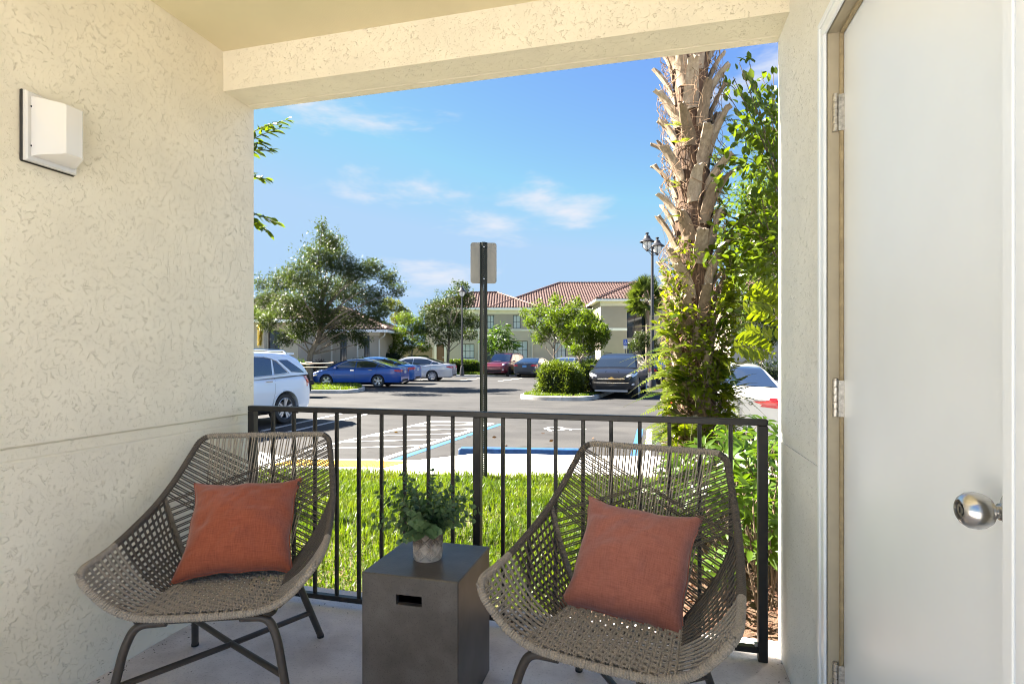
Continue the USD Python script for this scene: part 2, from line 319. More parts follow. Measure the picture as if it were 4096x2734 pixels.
def door():
    D = XR + .043
    t = thing('storage_door', 'white flat metal storage door with a round brushed knob', 'door')
    part(t, 'door_leaf', MB().box((D, 1.010, .012), (D + .044, 1.9185, 2.300), .002), m_white)
    fr = MB(); J = 1.922
    fr.box((XR - .004, J, 0), (D + .05, J + .03, 2.335)); fr.box((XR - .004, .976, 0), (D + .05, 1.006, 2.335)); fr.box((XR - .004, 1.0062, 2.304), (D + .05, J - .0002, 2.3345))
    f = part(t, 'frame', fr, m_frame)
    st = MB(); st.box((XR + .031, J - .012, 0), (D - .0006, J - .0003, 2.303), .003); st.box((XR + .031, 1.0062, 2.292), (D - .0006, J - .0125, 2.3035), .003)
    part(f, 'weather_strip', st, MAT('strip_paint', (.33, .26, .15), .5, var=.2, vscale=40))
    cs = MB()
    for y0, y1, x in ((J + .0, J + .026, -.012), (J + .0275, J + .040, -.010), (J + .0415, J + .0605, -.014)):
        cs.box((XR + x, y0, 0), (XR + .001, y1, 2.304 + (y0 - J)), .002)
        cs.box((XR + x, .95, 2.304 + (y0 - J)), (XR + .001, y1, 2.304 + (y1 - J)), .002)
        cs.box((XR + x, 1.006 - (y1 - J), 0), (XR + .001, 1.006 - (y0 - J), 2.304), .002)
    part(f, 'casing', cs, m_white)
    m_h = MAT('worn_steel', (.55, .52, .48), .35, .9, var=.35, vscale=90, bump=.2, bscale=200, bdist=.002)
    for zc in (2.05, 1.166, .285):
        h = MB()
        for k in range(5):
            z0 = zc - .056 + k * .0228
            h.lathe([(0, z0), (.0075, z0), (.0085, z0 + .001), (.0085, z0 + .0212), (.0075, z0 + .0222), (0, z0 + .0222)], 14, t=(XR + .020, J - .004, 0))
        h.lathe([(0, zc + .058), (.006, zc + .058), (.0065, zc + .062), (0, zc + .064)], 12, t=(XR + .020, J - .004, 0))
        hp = part(t, 'hinge', h, m_h, 40)
        part(hp, 'hinge_leaf', MB().box((XR + .026, J - .0145, zc - .056), (D + .002, J - .012, zc + .056)), m_h)
    # knob
    m_k = MAT('brushed_nickel', (.62, .61, .60), .24, 1., var=.08, vscale=60, stretch=(1, 1, 12))
    R = np.array([[0, 0, -1], [0, 1, 0], [1, 0, 0.]])
    k = MB(); zk, yk = 1.043, 1.079
    k.lathe([(.0105, .012), (.0105, .026), (.014, .030), (.023, .036), (.0285, .045), (.0305, .055), (.0285, .066), (.023, .074), (.017, .078), (.0155, .0775)], 40, R=R, t=(D, yk, zk))
    kp = part(t, 'knob', k, m_k, 60)
    ro = MB().lathe([(.034, 0), (.034, .003), (.030, .006), (.018, .011), (.0135, .016), (.0135, .021), (.0105, .022)], 40, R=R, t=(D, yk, zk))
    part(kp, 'rose', ro, m_k, 40)
    ky = MB().lathe([(.0155, .0772), (.0148, .0735), (.0095, .0735), (.009, .0765), (0, .0765)], 30, R=R, t=(D, yk, zk)); part(kp, 'cylinder', ky, MAT('dark_nickel', (.3, .29, .28), .3, 1.), 30)
    ks = MB().box((D - .0772, yk - .0014, zk - .005), (D - .0764, yk + .0014, zk + .005)); part(kp, 'keyhole', ks, MAT('keyhole_black', (.01, .01, .01), .6))
    pl = MB().lathe([(.0365, 0), (.0365, .0012), (.035, .0018), (0, .0018)], 40, R=R, t=(D, yk + .004, 1.199)); part(t, 'hole_cover', pl, m_white, 30)
door()

def wall_light():
    t = thing('wall_light', 'white boxy wall light on a black back plate on the stucco wall', 'wall light', (XL, 1.560, 2.115))
    m_sh = usdkit.material(stage, '/World/Looks/opal_plastic', {'p': ('principled_bsdf', {'base_color': (.74, .70, .66), 'roughness': .16, 'subsurface_weight': .25, 'subsurface_scale': .02, 'subsurface_radius': (1, .8, .6), 'coat_weight': .4, 'coat_roughness': .03})}, [], surface='p.BSDF')
    part(t, 'back_plate', MB().box((0, -.0955, -.128), (.012, .0945, .128), .004), m_black)
    fl = MB(); fl.hull([(x, y, z) for x, a, b in ((.0125, .0905, .1245), (.022, .0905, .1245), (.028, .085, .119)) for y in (-a, a) for z in (-b, b)])
    sh = part(t, 'shade', fl, m_sh, 30)
    h = [(.024, y, z) for y in (-.076, .078) for z in (-.108, .106)]
    h += [(.100, y, z) for y in (-.006, .052) for z in (-.078, .098)] + [(.094, y, z) for y in (-.014, .060) for z in (-.083, .101)] + [(.045, -.066, z) for z in (-.1, .104)] + [(.045, .076, z) for z in (-.1, .104)]
    part(sh, 'shade_front', MB().hull(h), m_sh, 22)
    sc = MB(); Rx = np.array([[0, 0, 1], [0, 1, 0], [-1, 0, 0.]])
    for z in (-.07, .07): sc.lathe([(.0035, 0), (.0035, .0015), (0, .002)], 10, R=Rx, t=(.0285, -.074, z))
    part(t, 'screw', sc, m_black)
wall_light()

def railing():
    t = thing('balcony_railing', 'black metal railing with square balusters across the patio opening', 'railing')
    y0, y1, xl, xr, xm = 2.5287, 2.5667, -2.113, .468, -.8225
    part(t, 'top_rail', MB().box((xl, y0, 1.0015), (xr, y1, 1.0285), .003), m_black)
    for x in (xl, xm - .019, xr - .038): part(t, 'post', MB().box((x, y0 + .0004, 0.001), (x + .038, y1 - .0004, 1.0013), .0025), m_black)
    for a, b in ((xl + .038, xm - .019), (xm + .019, xr - .038)): part(t, 'bottom_rail', MB().box((a + .0003, y0 + .003, .036), (b - .0003, y1 - .003, .061), .0025), m_black)
    for a, b in ((xl + .019, xm), (xm, xr - .019)):
        for k in range(1, 10):
            x = a + (b - a) * k / 10; part(t, 'baluster', MB().box((x - .0085, 2.5385, .0613), (x + .0085, 2.5555, 1.0013), .002), m_black)
    m_bl = MAT('bracket_zinc', (.5, .5, .5), .4, .8)
    for x in (xr - .052,): part(t, 'bracket', MB().box((x, y0 + .008, .062), (x + .0137, y1 - .008, .075), .002), m_bl)
railing()
# ------------------------------------------------------------------ ground, parking lot, walk, lawn
E1, E2 = np.array([.9962, -.0872]), np.array([.0872, .9962])       # across and along the parking stalls
HE1, HE2 = math.atan2(E1[1], E1[0]), math.atan2(E2[1], E2[0])
def asphalt():
    n = {'g': ('geometry', {}), 'n1': ('noise_texture', {'scale': .55, 'detail': 5., 'roughness': .6, 'distortion': .4}), 'r1': ('rgb_ramp', {'ramp': [(.3, (.031, .030, .030)), (.5, (.041, .0395, .039)), (.7, (.055, .0525, .050))]}),
         'n2': ('noise_texture', {'scale': 130., 'detail': 3., 'roughness': .75}), 'r2': ('rgb_ramp', {'ramp': [(.3, (.55, .55, .55)), (.5, (1, 1, 1)), (.72, (1.5, 1.48, 1.4))]}),
         'mx': ('mix', {'mix_type': 'multiply', 'fac': .85}), 'b': ('bump', {'strength': .5, 'distance': .006}),
         'st': ('mapping', {'mapping_type': 'point', 'scale': (.25, 2.2, 1.)}), 'n3': ('noise_texture', {'scale': 1.0, 'detail': 3.}), 'r3': ('rgb_ramp', {'ramp': [(.42, (.75, .74, .73)), (.56, (1, 1, 1))]}),
         'n4': ('noise_texture', {'scale': 1.9, 'detail': 4., 'roughness': .55}), 'r4': ('rgb_ramp', {'ramp': [(.60, (1, 1, 1)), (.68, (.62, .6, .58))]}), 'mz': ('mix', {'mix_type': 'multiply', 'fac': .8}), 'my': ('mix', {'mix_type': 'multiply', 'fac': .6}), 'p': ('principled_bsdf', {'roughness': .82, 'specular_ior_level': .3})}
    l = [('g.position', 'n1.vector'), ('g.position', 'n2.vector'), ('n1.fac', 'r1.fac'), ('n2.fac', 'r2.fac'), ('r1.color', 'mx.color1'), ('r2.color', 'mx.color2'),
         ('g.position', 'st.vector'), ('st.vector', 'n3.vector'), ('n3.fac', 'r3.fac'), ('mx.color', 'my.color1'), ('r3.color', 'my.color2'),
         ('g.position', 'n4.vector'), ('n4.fac', 'r4.fac'), ('my.color', 'mz.color1'), ('r4.color', 'mz.color2'), ('mz.color', 'p.base_color'), ('n2.fac', 'b.height'), ('b.normal', 'p.normal')]
    return usdkit.material(stage, '/World/Looks/asphalt', n, l, surface='p.BSDF')
m_asph = asphalt()
def paint(name, col):
    n = {'g': ('geometry', {}), 'n': ('noise_texture', {'scale': 24., 'detail': 5., 'roughness': .75}), 'r': ('rgb_ramp', {'ramp': [(.36, tuple(np.array(col) * .45)), (.47, col)]}), 'p': ('principled_bsdf', {'roughness': .6})}
    return usdkit.material(stage, '/World/Looks/' + name, n, [('g.position', 'n.vector'), ('n.fac', 'r.fac'), ('r.color', 'p.base_color')], surface='p.BSDF')
m_pw, m_pb = paint('road_paint_white', (.50, .49, .47)), paint('road_paint_blue', (.03, .115, .25))
lot = thing('parking_lot', 'dark grey asphalt parking lot with white and blue stall lines', 'parking lot', kind='structure')
part(lot, 'asphalt', MB().sheet(Polygon([(-400, 2.0), (400, 2.0), (400, 600), (-400, 600)]), LOT), m_asph)
part(None, 'courtyard_ground', MB().sheet(Polygon([(-400, -400), (400, -400), (400, 1.999), (-400, 1.999)]), LOT), m_walk, kind='structure')
ZL = LOT + .004
def stripe(a, b, w, mat, name, z=ZL):
    a, b = np.array(a), np.array(b); d = (b - a) / np.linalg.norm(b - a); n = np.array([-d[1], d[0]]) * w / 2
    part(lot, name, MB().sheet(Polygon([a + n, b + n, b - n, a - n]), z), mat)
blA, blB = G(398, 458.4), G(501.3, 423.4)
stripe(blA + (blA - blB) * .02, blB, .13, m_pb, 'blue_line')
wA, wB = G(381.7, 459), G(492, 423); stripe(wA, wB, .13, m_pw, 'white_line')
hA, hB = G(333.7, 443.3), G(433, 420.6); stripe(hA - (hB - hA) * .22, hB, .12, m_pw, 'white_line')
stripe(hB, wB, .13, m_pw, 'white_line', ZL + .001)
for k in range(6):                                             # diagonal hatching of the access aisle
    t0 = k * .222 - .16
    p = hA + (hB - hA) * t0; q = p + np.array([1.80, .83]) * 1.03
    # clip on the line wA-wB
    d = q - p; e = wB - wA; den = d[0] * e[1] - d[1] * e[0]; s = ((wA - p)[0] * e[1] - (wA - p)[1] * e[0]) / den
    q = p + d * s; tt = np.dot(q - wA, e) / np.dot(e, e)
    if tt > .99:
        e2 = wB - hB; den = d[0] * e2[1] - d[1] * e2[0]; s = ((hB - p)[0] * e2[1] - (hB - p)[1] * e2[0]) / den; q = p + d * s
    stripe(p + d / np.linalg.norm(d) * .05, q, .095, m_pw, 'white_line', ZL + .0005)
stripe(G(640.2, 428.6), G(633.6, 460), .13, m_pb, 'blue_line')
stripe(G(640.2, 428.6) + E1 * .2, G(633.6, 460) + E1 * .2, .11, m_pw, 'white_line')
for o in (0, 2.75, 5.5):
    a = G(640.2, 428.6) + E1 * (.2 + 2.75 + o); stripe(a, a - E2 * 4.6, .11, m_pw, 'white_line')
# lines of the stalls beside the white sports utility car
for (u0, v0, u1, v1) in ((262, 430.5, 348, 411.6), (268, 436.2, 376, 411.6), (330, 411.2, 378, 411.8)): stripe(G(u0, v0), G(u1, v1), .12, m_pw, 'white_line', ZL + .0007)
c0 = AT(505, 39.0)
for k in range(-4, 8): stripe(c0 + E1 * (2.75 * k + 1.3), c0 + E1 * (2.75 * k + 1.3) - E2 * 4.8, .12, m_pw, 'white_line')
c0 = AT(425, 36)
for k in range(-6, 3): stripe(c0 + E2 * 2.75 * k - E1 * 0.2, c0 + E2 * 2.75 * k - E1 * 4.8, .12, m_pw, 'white_line')
# wheelchair symbol
def isa(c, ang, size, mat, parent, name, z):
    a = np.linspace(-.15 * PI - PI, .62 * PI * .9, 26) - .3
    ring = LineString(np.c_[-.02 + .36 * np.cos(a), -.30 + .36 * np.sin(a)]).buffer(.055)
    g = shapely.union_all([ring, Point(-.12, .66).buffer(.11), LineString([(-.10, .48), (-.06, -.05), (.26, -.05), (.42, -.46), (.55, -.40)]).buffer(.062, join_style=1), LineString([(-.08, .25), (.2, .25)]).buffer(.05)])
    g = shapely.affinity.rotate(shapely.affinity.scale(g, size, size, origin=(0, 0)), math.degrees(ang), origin=(0, 0))
    part(parent, name, MB().sheet(shapely.affinity.translate(g, c[0], c[1]), z), mat)
isa(G(564, 428.5), math.radians(-88), .62, m_pw, lot, 'wheelchair_symbol', ZL)

# walk of concrete slabs
def wline(u, v, z): return G(u, v, z)
wk = thing('sidewalk', 'pale concrete walk of large slabs between the lawn and the parking lot', 'sidewalk', kind='structure')
d = np.array([.9885, .1518]); nrm = np.array([-d[1], d[0]])
A0 = np.array([-.82, 6.57]) + nrm * -.02                          # on the lawn edge
def P(s, t): return A0 + d * s + nrm * t
WZ = -.150; wid = 1.50
def slab(s0, s1, o0=.0, o1=.0, t0=0., t1=wid, mat=m_walk):
    pts = [P(s0 + .005, t0), P(s1 - .005, t0), P(s1 + o1 - .005, t1), P(s0 + o0 + .005, t1)]
    m = MB(); m.prism(Polygon(pts).buffer(-.004).buffer(.004), -.42, WZ); part(wk, 'slab', m, mat)
part(wk, 'joint_bed', MB().prism(Polygon([P(-12, .0), P(10, .0), P(10, wid), P(-12, wid)]).difference(Polygon([P(-5.05, .25), P(-1.55, .25), P(-1.55, wid + .1), P(-5.05, wid + .1)])), -.43, WZ - .02), m_kerb)
edges = [1.55, 3.1, 4.6, 6.1, 7.6]; 
slab(-1.50, 0.02, -.02, .62); slab(0.02, 1.55, .62, .1)
for a, b in zip(edges[:-1], edges[1:]): slab(a, b, .1 if a == 1.55 else 0)
for a in (-6.6, -8.1, -9.6): slab(a, a + 1.5)
slab(-5.1, -1.5, t1=.24)
# ramp: sloping slab with the yellow warning plate, one flared side
def slope_quad(pts, mat, name, parent, th=.12):
    v = np.array(pts, float); w = v.copy(); w[:, 2] -= th
    part(parent, name, MB().add(np.vstack([v, w]), np.array([[0, 1, 2, 3], [7, 6, 5, 4], [0, 4, 5, 1], [1, 5, 6, 2], [2, 6, 7, 3], [3, 7, 4, 0]])), mat)
Q = lambda s, t, z: (*P(s, t), z)
slope_quad([Q(-4.3, .245, WZ), Q(-2.55, .245, WZ), Q(-2.45, wid - .0, LOT + .03), Q(-4.3, wid - .0, LOT + .03)], m_walk, 'ramp', wk)
slope_quad([Q(-2.545, .245, WZ), Q(-1.505, .245, WZ), Q(-1.505, wid, WZ), Q(-2.445, wid, LOT + .03)], m_walk, 'ramp_flare', wk)
slope_quad([Q(-5.095, .245, WZ), Q(-4.305, .245, WZ), Q(-4.305, wid, LOT + .03), Q(-5.095, wid, WZ)], m_walk, 'ramp_flare', wk)
m_yel = MAT('warning_yellow', (.62, .36, .03), .55, var=.12, vscale=8)
tp = thing('tactile_plate', 'yellow tactile paving plate with raised domes at the kerb ramp', 'tactile paving')
def rz(t): return WZ + (LOT + .03 - WZ) * (t - .245) / (wid - .245)
tq = [(-4.15, .45), (-2.56, .45), (-2.47, 1.25), (-4.15, 1.25)]
v = np.array([(*P(s, t), rz(t) + .008) for s, t in tq]); w = v - [0, 0, .02]
part(tp, 'plate', MB().add(np.vstack([v, w]), np.array([[0, 1, 2, 3], [7, 6, 5, 4], [0, 4, 5, 1], [1, 5, 6, 2], [2, 6, 7, 3], [3, 7, 4, 0]])), m_yel)
dm = MB()
for i in range(26):
    for j in range(13):
        s, t = -4.1 + i * .0605, .48 + j * .0605
        if s > -2.60: continue
        dm.lathe([(.0135, 0), (.0105, .005), (0, .0055)], 6, t=(*P(s, t), rz(t) + .0081))
part(tp, 'domes', dm, m_yel, kind='stuff')
# wheel stop
def wheel_stop(a, b, mat, label, name='wheel_stop'):
    a, b = np.array(a), np.array(b); L = np.linalg.norm(b - a); ang = math.atan2(*(b - a)[::-1])
    t = thing(name, label, 'wheel stop', (*((a + b) / 2), LOT), ang)
    prof = [(-.085, 0), (-.085, .03), (-.06, .115), (-.045, .127), (.045, .127), (.06, .115), (.085, .03), (.085, 0)]
    rings = []
    for x, k in ((-L / 2, .80), (-L / 2 + .04, 1.), (L / 2 - .04, 1.), (L / 2, .80)): rings.append([(x, y * (.9 if k < 1 else 1), z * (k if k < 1 else 1)) for y, z in prof])
    part(t, 'stop_block', MB().loft(np.array(rings)), mat, 30)
    pn = MB()
    for x in (-L * .36, L * .36):
        p_ = MB(); p_.lathe([(.014, .12), (.014, .130), (0, .131)], 10, t=(x, 0, 0)); part(t, 'anchor_pin', p_, MAT('pin_steel', (.2, .16, .13), .6, .6))
a, b = G(458, 455.6), G(581, 457.4)
wheel_stop(a + nrm * .09, b + nrm * .09, MAT('wheel_stop_blue', (.018, .085, .24), .55, var=.35, vscale=9, bump=.25, bscale=40, bdist=.006), 'blue painted concrete wheel stop at the edge of the walk')

# leaves and grass builders
def leaves(c, d, L, Wd, rng, fold=.25, shape=2, curl=0.):
    """many leaves in one mesh: c base points, d directions (n,3); shape 2 = rhomb, 6 = ellipse of six triangles"""
    n = len(c); c = np.asarray(c, float); d = d / np.linalg.norm(d, axis=1, keepdims=True)
    r = rng.normal(size=(n, 3)); r[:, 2] += 1.2 * np.sign(r[:, 2]) if shape == 2 else 0
    s = np.cross(d, r); s /= np.maximum(np.linalg.norm(s, axis=1, keepdims=True), 1e-6); nn = np.cross(s, d)
    return leaves_sn(c, d, s, nn, L, Wd, fold, shape, curl)
def leaves_sn(c, d, s, nn, L, Wd, fold=.25, shape=2, curl=0.):
    n = len(c); L = np.broadcast_to(L, (n,))[:, None]; Wd = np.broadcast_to(Wd, (n,))[:, None]
    if shape == 2: prof = [(0, 0, 0), (.5, -.5, fold * .5), (1, 0, 0), (.5, .5, fold * .5)]; F = [[0, 1, 2], [0, 2, 3]]
    else:
        prof = [(0, 0, 0), (.30, -.43, fold * .43), (.68, -.42, fold * .42), (1, 0, 0), (.68, .42, fold * .42), (.30, .43, fold * .43), (.5, 0, 0)]
        F = [[0, 1, 6], [1, 2, 6], [2, 3, 6], [3, 4, 6], [4, 5, 6], [5, 0, 6]]
    k = len(prof)
    v = np.stack([c + d * L * a + s * Wd * b + nn * (Wd * h - L * curl * a * a) for a, b, h in prof], 1).reshape(-1, 3)
    f = (np.arange(n)[:, None, None] * k + np.array(F)[None]).reshape(-1, 3)
    return MB().add(v, f)
def blades(c, h, w, rng, lean=.55):
    n = len(c); az = rng.uniform(0, 2 * PI, n); t = rng.uniform(.1, lean, n) * 1.25
    d = np.c_[np.cos(az), np.sin(az), np.zeros(n)]; s = np.c_[-np.sin(az), np.cos(az), np.zeros(n)]
    tw = rng.uniform(-.9, .9, n)[:, None]; s = s * np.cos(tw) + d * np.sin(tw)
    h = np.broadcast_to(h, (n,))[:, None]; w = np.broadcast_to(w, (n,))[:, None]; t = t[:, None]; up = np.array([0, 0, 1.0])
    p1 = c + (d * np.sin(t * .5) + up * np.cos(t * .5)) * h * .55; p2 = p1 + (d * np.sin(t * 1.7) + up * np.cos(t * 1.7)) * h * .5
    v = np.stack([c - s * w * .4, c + s * w * .4, p1 + s * w * .5, p1 - s * w * .5, p2], 1).reshape(-1, 3)
    f = (np.arange(n)[:, None, None] * 5 + np.array([[0, 1, 2], [0, 2, 3], [3, 2, 4]])[None]).reshape(-1, 3)
    return MB().add(v, f)
def scatter(poly, n, rng):
    x0, y0, x1, y1 = poly.bounds; out = np.zeros((0, 2))
    while len(out) < n:
        p = rng.uniform((x0, y0), (x1, y1), (n * 2, 2)); out = np.vstack([out, p[shapely.contains_xy(poly, p[:, 0], p[:, 1])]])
    return out[:n]
m_soil = MAT('lawn_soil', (.15, .12, .06), .9, var=.5, vscale=14, bump=.8, bscale=60, bdist=.02, col2=(.06, .08, .016))
m_grass = LEAF('lawn_grass', [(0, (.075, .125, .010)), (.35, (.115, .17, .013)), (.7, (.16, .21, .018)), (.93, (.22, .25, .035)), (1, (.30, .25, .09))], .42, .5, (1.9, 1.7, .5), patch=1.4)
lawn_edge = lambda x: 6.57 + (x + .82) * .1536 - .03
lawn_poly = Polygon([(-8, 2.745), (-.55, 2.745), (-.35, 3.6), (-.15, 4.6), (.05, 5.6), (.2, lawn_edge(.2)), (-8, lawn_edge(-8))])
bed_poly = Polygon([(-.545, 2.745), (4.5, 2.745), (4.5, lawn_edge(4.5)), (.205, lawn_edge(.205)), (.055, 5.6), (-.145, 4.6), (-.345, 3.6)])
part(None, 'lawn', MB().sheet(lawn_poly, -.145), m_soil, label='green lawn strip between the patio and the walk', cat='lawn', kind='structure')
def lawn_grass():
    rng = np.random.default_rng(5); pts = []
    near = lawn_poly.intersection(sbox(-4.6, 2.7, 1, 8)); far = lawn_poly.intersection(sbox(-8, 2.7, -4.6, 8))
    p = scatter(near, 62000, rng); q = scatter(far, 9000, rng); p = np.vstack([p, q])
    k = meshkit.noise(np.c_[p * 1.1, p[:, 0] * 0], 3); keep = rng.uniform(size=len(p)) < np.clip(.25 + 1.1 * k, 0, 1) * np.clip((p[:, 1] - 2.72) / .55, .12, 1)
    p = p[keep]; hgt = .055 + .06 * meshkit.noise(np.c_[p * 2.3, p[:, 0] * 0], 9)
    m = blades(np.c_[p, np.full(len(p), -.147)], hgt * rng.uniform(.7, 1.35, len(p)), rng.uniform(.006, .0105, len(p)), rng, .75)
    part(None, 'lawn_grass', m, m_grass, label='thick sunlit grass blades of the lawn behind the railing', cat='grass', kind='stuff')
    th = scatter(near, 9000, rng); th = th[rng.uniform(size=len(th)) < np.clip(1.25 - (th[:, 1] - 2.7) / 1.2, .16, 1)]
    dd = rng.normal(size=(len(th), 3)) * [1, 1, .25]; m = leaves(np.c_[th, rng.uniform(-.14, -.10, len(th))], dd, rng.uniform(.03, .09, len(th)), rng.uniform(.003, .008, len(th)), rng)
    part(None, 'dry_thatch', m, LEAF('dry_thatch', [(0, (.28, .18, .08)), (.5, (.36, .27, .14)), (1, (.45, .38, .22))], .6, .25), label='dry straw and thatch lying between the grass', cat='thatch', kind='stuff')
lawn_grass()
m_mul = MAT('mulch_soil', (.12, .07, .04), .9, var=.4, vscale=20, bump=.8, bscale=70, bdist=.02)
part(None, 'planting_bed', MB().sheet(bed_poly, -.143), m_mul, label='mulched planting bed round the palm trunk', cat='planting bed', kind='structure')
def mulch():
    rng = np.random.default_rng(8); p = scatter(bed_poly.intersection(sbox(-1, 2.7, 2.2, 6.6)), 9000, rng)
    dd = rng.normal(size=(len(p), 3)) * [1, 1, .3]
    m = leaves(np.c_[p, rng.uniform(-.142, -.10, len(p))], dd, rng.uniform(.025, .07, len(p)), rng.uniform(.008, .02, len(p)), rng)
    part(None, 'mulch', m, LEAF('mulch_chips', [(0, (.10, .045, .025)), (.4, (.22, .11, .06)), (.8, (.36, .22, .13)), (1, (.48, .36, .24))], .7, .08), label='brown wood chips covering the planting bed', cat='mulch', kind='stuff')
mulch()

# kerbed islands
def kerb_run(parent, pts, closed, seg=2.6, r=.6, z=LOT):
    p = rounded([np.r_[q, 0] for q in pts], r, closed=closed, k=8)
    if closed: p = np.vstack([p, p[:1]])
    L = np.linalg.norm(np.diff(p, axis=0), axis=1).sum(); n = max(2, int(L / .18)); p = resample(p, n); per = max(2, int(seg / .18))
    prof = [(-.0, -.12), (.0, .10), (.018, .14), (.05, .152), (.12, .152), (.145, .14), (.16, .11), (.16, -.12)]
    t = np.gradient(p, axis=0); t /= np.linalg.norm(t, axis=1, keepdims=True); nn = np.c_[-t[:, 1], t[:, 0], t[:, 2] * 0]
    for a in range(0, n - 1, per):
        b = min(a + per, n - 1)
        if n - 1 - b < 3: b = n - 1
        idx = list(range(a, b + 1)); q = p[idx].copy(); q[0] += (q[1] - q[0]) * .04; q[-1] += (q[-2] - q[-1]) * .04
        m = MB().loft(np.array([[q[i] + nn[idx[i]] * o + [0, 0, z + h] for o, h in prof][::-1] for i in range(len(q))]))
        part(parent, 'kerb', m, m_kerb, 40)
        if b == n - 1: break
m_isl = LEAF('island_grass', [(0, (.08, .125, .012)), (.5, (.13, .185, .018)), (1, (.20, .24, .04))], .45, .45)
def island(name, label, pts, r, ngrass, seed, glabel, wid=.016, keep=None, hgt=.12):
    t = thing(name, label, 'island', kind='structure')
    kerb_run(t, pts, True, r=r)
    poly = Polygon(rounded(np.array(pts), r, closed=True)).buffer(-.14)
    part(t, 'soil', MB().sheet(poly, LOT + .135), m_soil if keep is None else m_mul)
    if ngrass:
        rng = np.random.default_rng(seed); p = scatter(poly if keep is None else poly.difference(keep), ngrass, rng)
        part(None, 'island_grass', blades(np.c_[p, np.full(len(p), LOT + .13)], rng.uniform(.6, 1.3, len(p)) * hgt, wid, rng, .7), m_isl, label=glabel, cat='grass', kind='stuff')
    return poly
left_isl = [G(250, 392.6), G(300, 392.7), G(352, 393.2), G(366.8, 390.0), G(360, 386.0), G(338, 383.8), G(300, 382.5), G(246, 382.6)]
island('tree_island', 'kerbed grass island holding the spreading oak beside the blue sedan', left_isl, 1.2, 16000, 3, 'bright grass round the oak on the kerbed island', .03)
ic = G(549, 400.4); hw = 1.42
mid_isl = [ic + E1 * -hw - E2 * -.2, ic + E1 * hw - E2 * -.2, ic + E1 * (hw + .1) + E2 * 9, ic + E1 * (-hw) + E2 * 9]
hedge_keep = Polygon([ic + E1 * -.8 + E2 * 1.4, ic + E1 * .8 + E2 * .5, ic + E1 * 1.3 + E2 * 9, ic + E1 * -1.3 + E2 * 9])
mp = island('hedge_island', 'kerbed island with the sunlit clipped hedge in the middle of the parking lot', mid_isl, 1.15, 5000, 4, 'short grass along the kerb of the hedge island', .025, keep=hedge_keep, hgt=.10)
bk = [W(*q) for q in ((-60, 33.5), (-12.3, 33.5), (-9.9, 36.5), (-5.2, 41.0), (0, 41.0), (3, 44.5), (60, 44.5), (80, 220), (-90, 220))]
bl = thing('back_lawn', 'green lawn between the far parking stalls and the houses', 'lawn', kind='structure')
part(bl, 'turf', MB().sheet(Polygon(bk), LOT + .14), MAT('far_turf', (.075, .125, .018), .9, var=.45, vscale=1.3, bump=.6, bscale=20, bdist=.05, col2=(.11, .16, .03)))
kerb_run(bl, bk[:7], False, r=.5)
def far_grass():
    rng = np.random.default_rng(12); out = []
    for lo, hi in (((-14, 34), (-9.5, 40)), ((-6, 41.3), (2, 52))):
        n = 5000; la = rng.uniform(lo[0], hi[0], n); de = rng.uniform(lo[1], hi[1], n); out.append(np.c_[CS * la - SN * de, SN * la + CS * de, np.full(n, LOT + .14)])
    p = np.vstack(out); part(None, 'far_grass', blades(p, rng.uniform(.06, .14, len(p)), .05, rng, .7), m_isl, label='grass on the lawn in front of the two storey house', cat='grass', kind='stuff')
far_grass()
def litter():
    rng = np.random.default_rng(21)
    for (u, v_) in ((452, 444), (398, 432.5), (466, 437), (536, 451), (549, 441), (492, 437.5), (592, 438.5), (420, 448), (505, 446), (560, 448.5), (470, 430), (545, 433)):
        p = G(u + .01, v_, LOT); m = leaves(np.array([[*p, LOT + .012]]), np.array([[rng.normal(), rng.normal(), .1]]), .09, .05, rng, .5, 6)
        part(None, 'fallen_leaf', m, m_dead, label='small dry fallen leaf lying on the asphalt', cat='leaf', group='fallen leaves scattered on the parking lot')
m_dead = LEAF('dead_leaf', [(0, (.10, .05, .02)), (1, (.22, .13, .05))], .6, .15)
litter()
# ------------------------------------------------------------------ houses
m_beige = MAT('house_beige', (.40, .34, .265), .85, var=.04, vscale=1.5, bump=.3, bscale=25, bdist=.01)
m_taupe = MAT('house_taupe', (.29, .25, .21), .85, var=.04, vscale=1.5, bump=.3, bscale=25, bdist=.01)
m_trim = MAT('house_trim', (.62, .58, .50), .7, var=.03, vscale=2)
m_fascia = MAT('house_fascia', (.74, .73, .70), .55)
m_dark = MAT('window_frame_dark', (.02, .018, .016), .4)
m_pane = MAT('dark_pane', (.025, .03, .032), .06, spec=.6)
m_blind = MAT('pale_blind', (.42, .45, .44), .35, spec=.6, coat=.6)
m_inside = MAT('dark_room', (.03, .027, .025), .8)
def tile_material(name, cols):
    n = {'g': ('geometry', {}), 'r': ('rgb_ramp', {'ramp': cols}), 'n': ('noise_texture', {'scale': 3.5, 'detail': 5.}), 'r2': ('rgb_ramp', {'ramp': [(.3, (.62, .6, .6)), (.6, (1, 1, 1))]}), 'm': ('mix', {'mix_type': 'multiply', 'fac': 1.}), 'p': ('principled_bsdf', {'roughness': .75})}
    return usdkit.material(stage, '/World/Looks/' + name, n, [('g.random_per_island', 'r.fac'), ('g.position', 'n.vector'), ('n.fac', 'r2.fac'), ('r.color', 'm.color1'), ('r2.color', 'm.color2'), ('m.color', 'p.base_color')], surface='p.BSDF')
m_tile = tile_material('red_roof_tile', [(0, (.085, .038, .029)), (.35, (.13, .060, .044)), (.7, (.18, .096, .070)), (.9, (.24, .155, .115)), (1, (.055, .030, .026))])
m_tile2 = tile_material('brown_roof_tile', [(0, (.08, .045, .034)), (.5, (.15, .09, .066)), (1, (.24, .175, .13))])
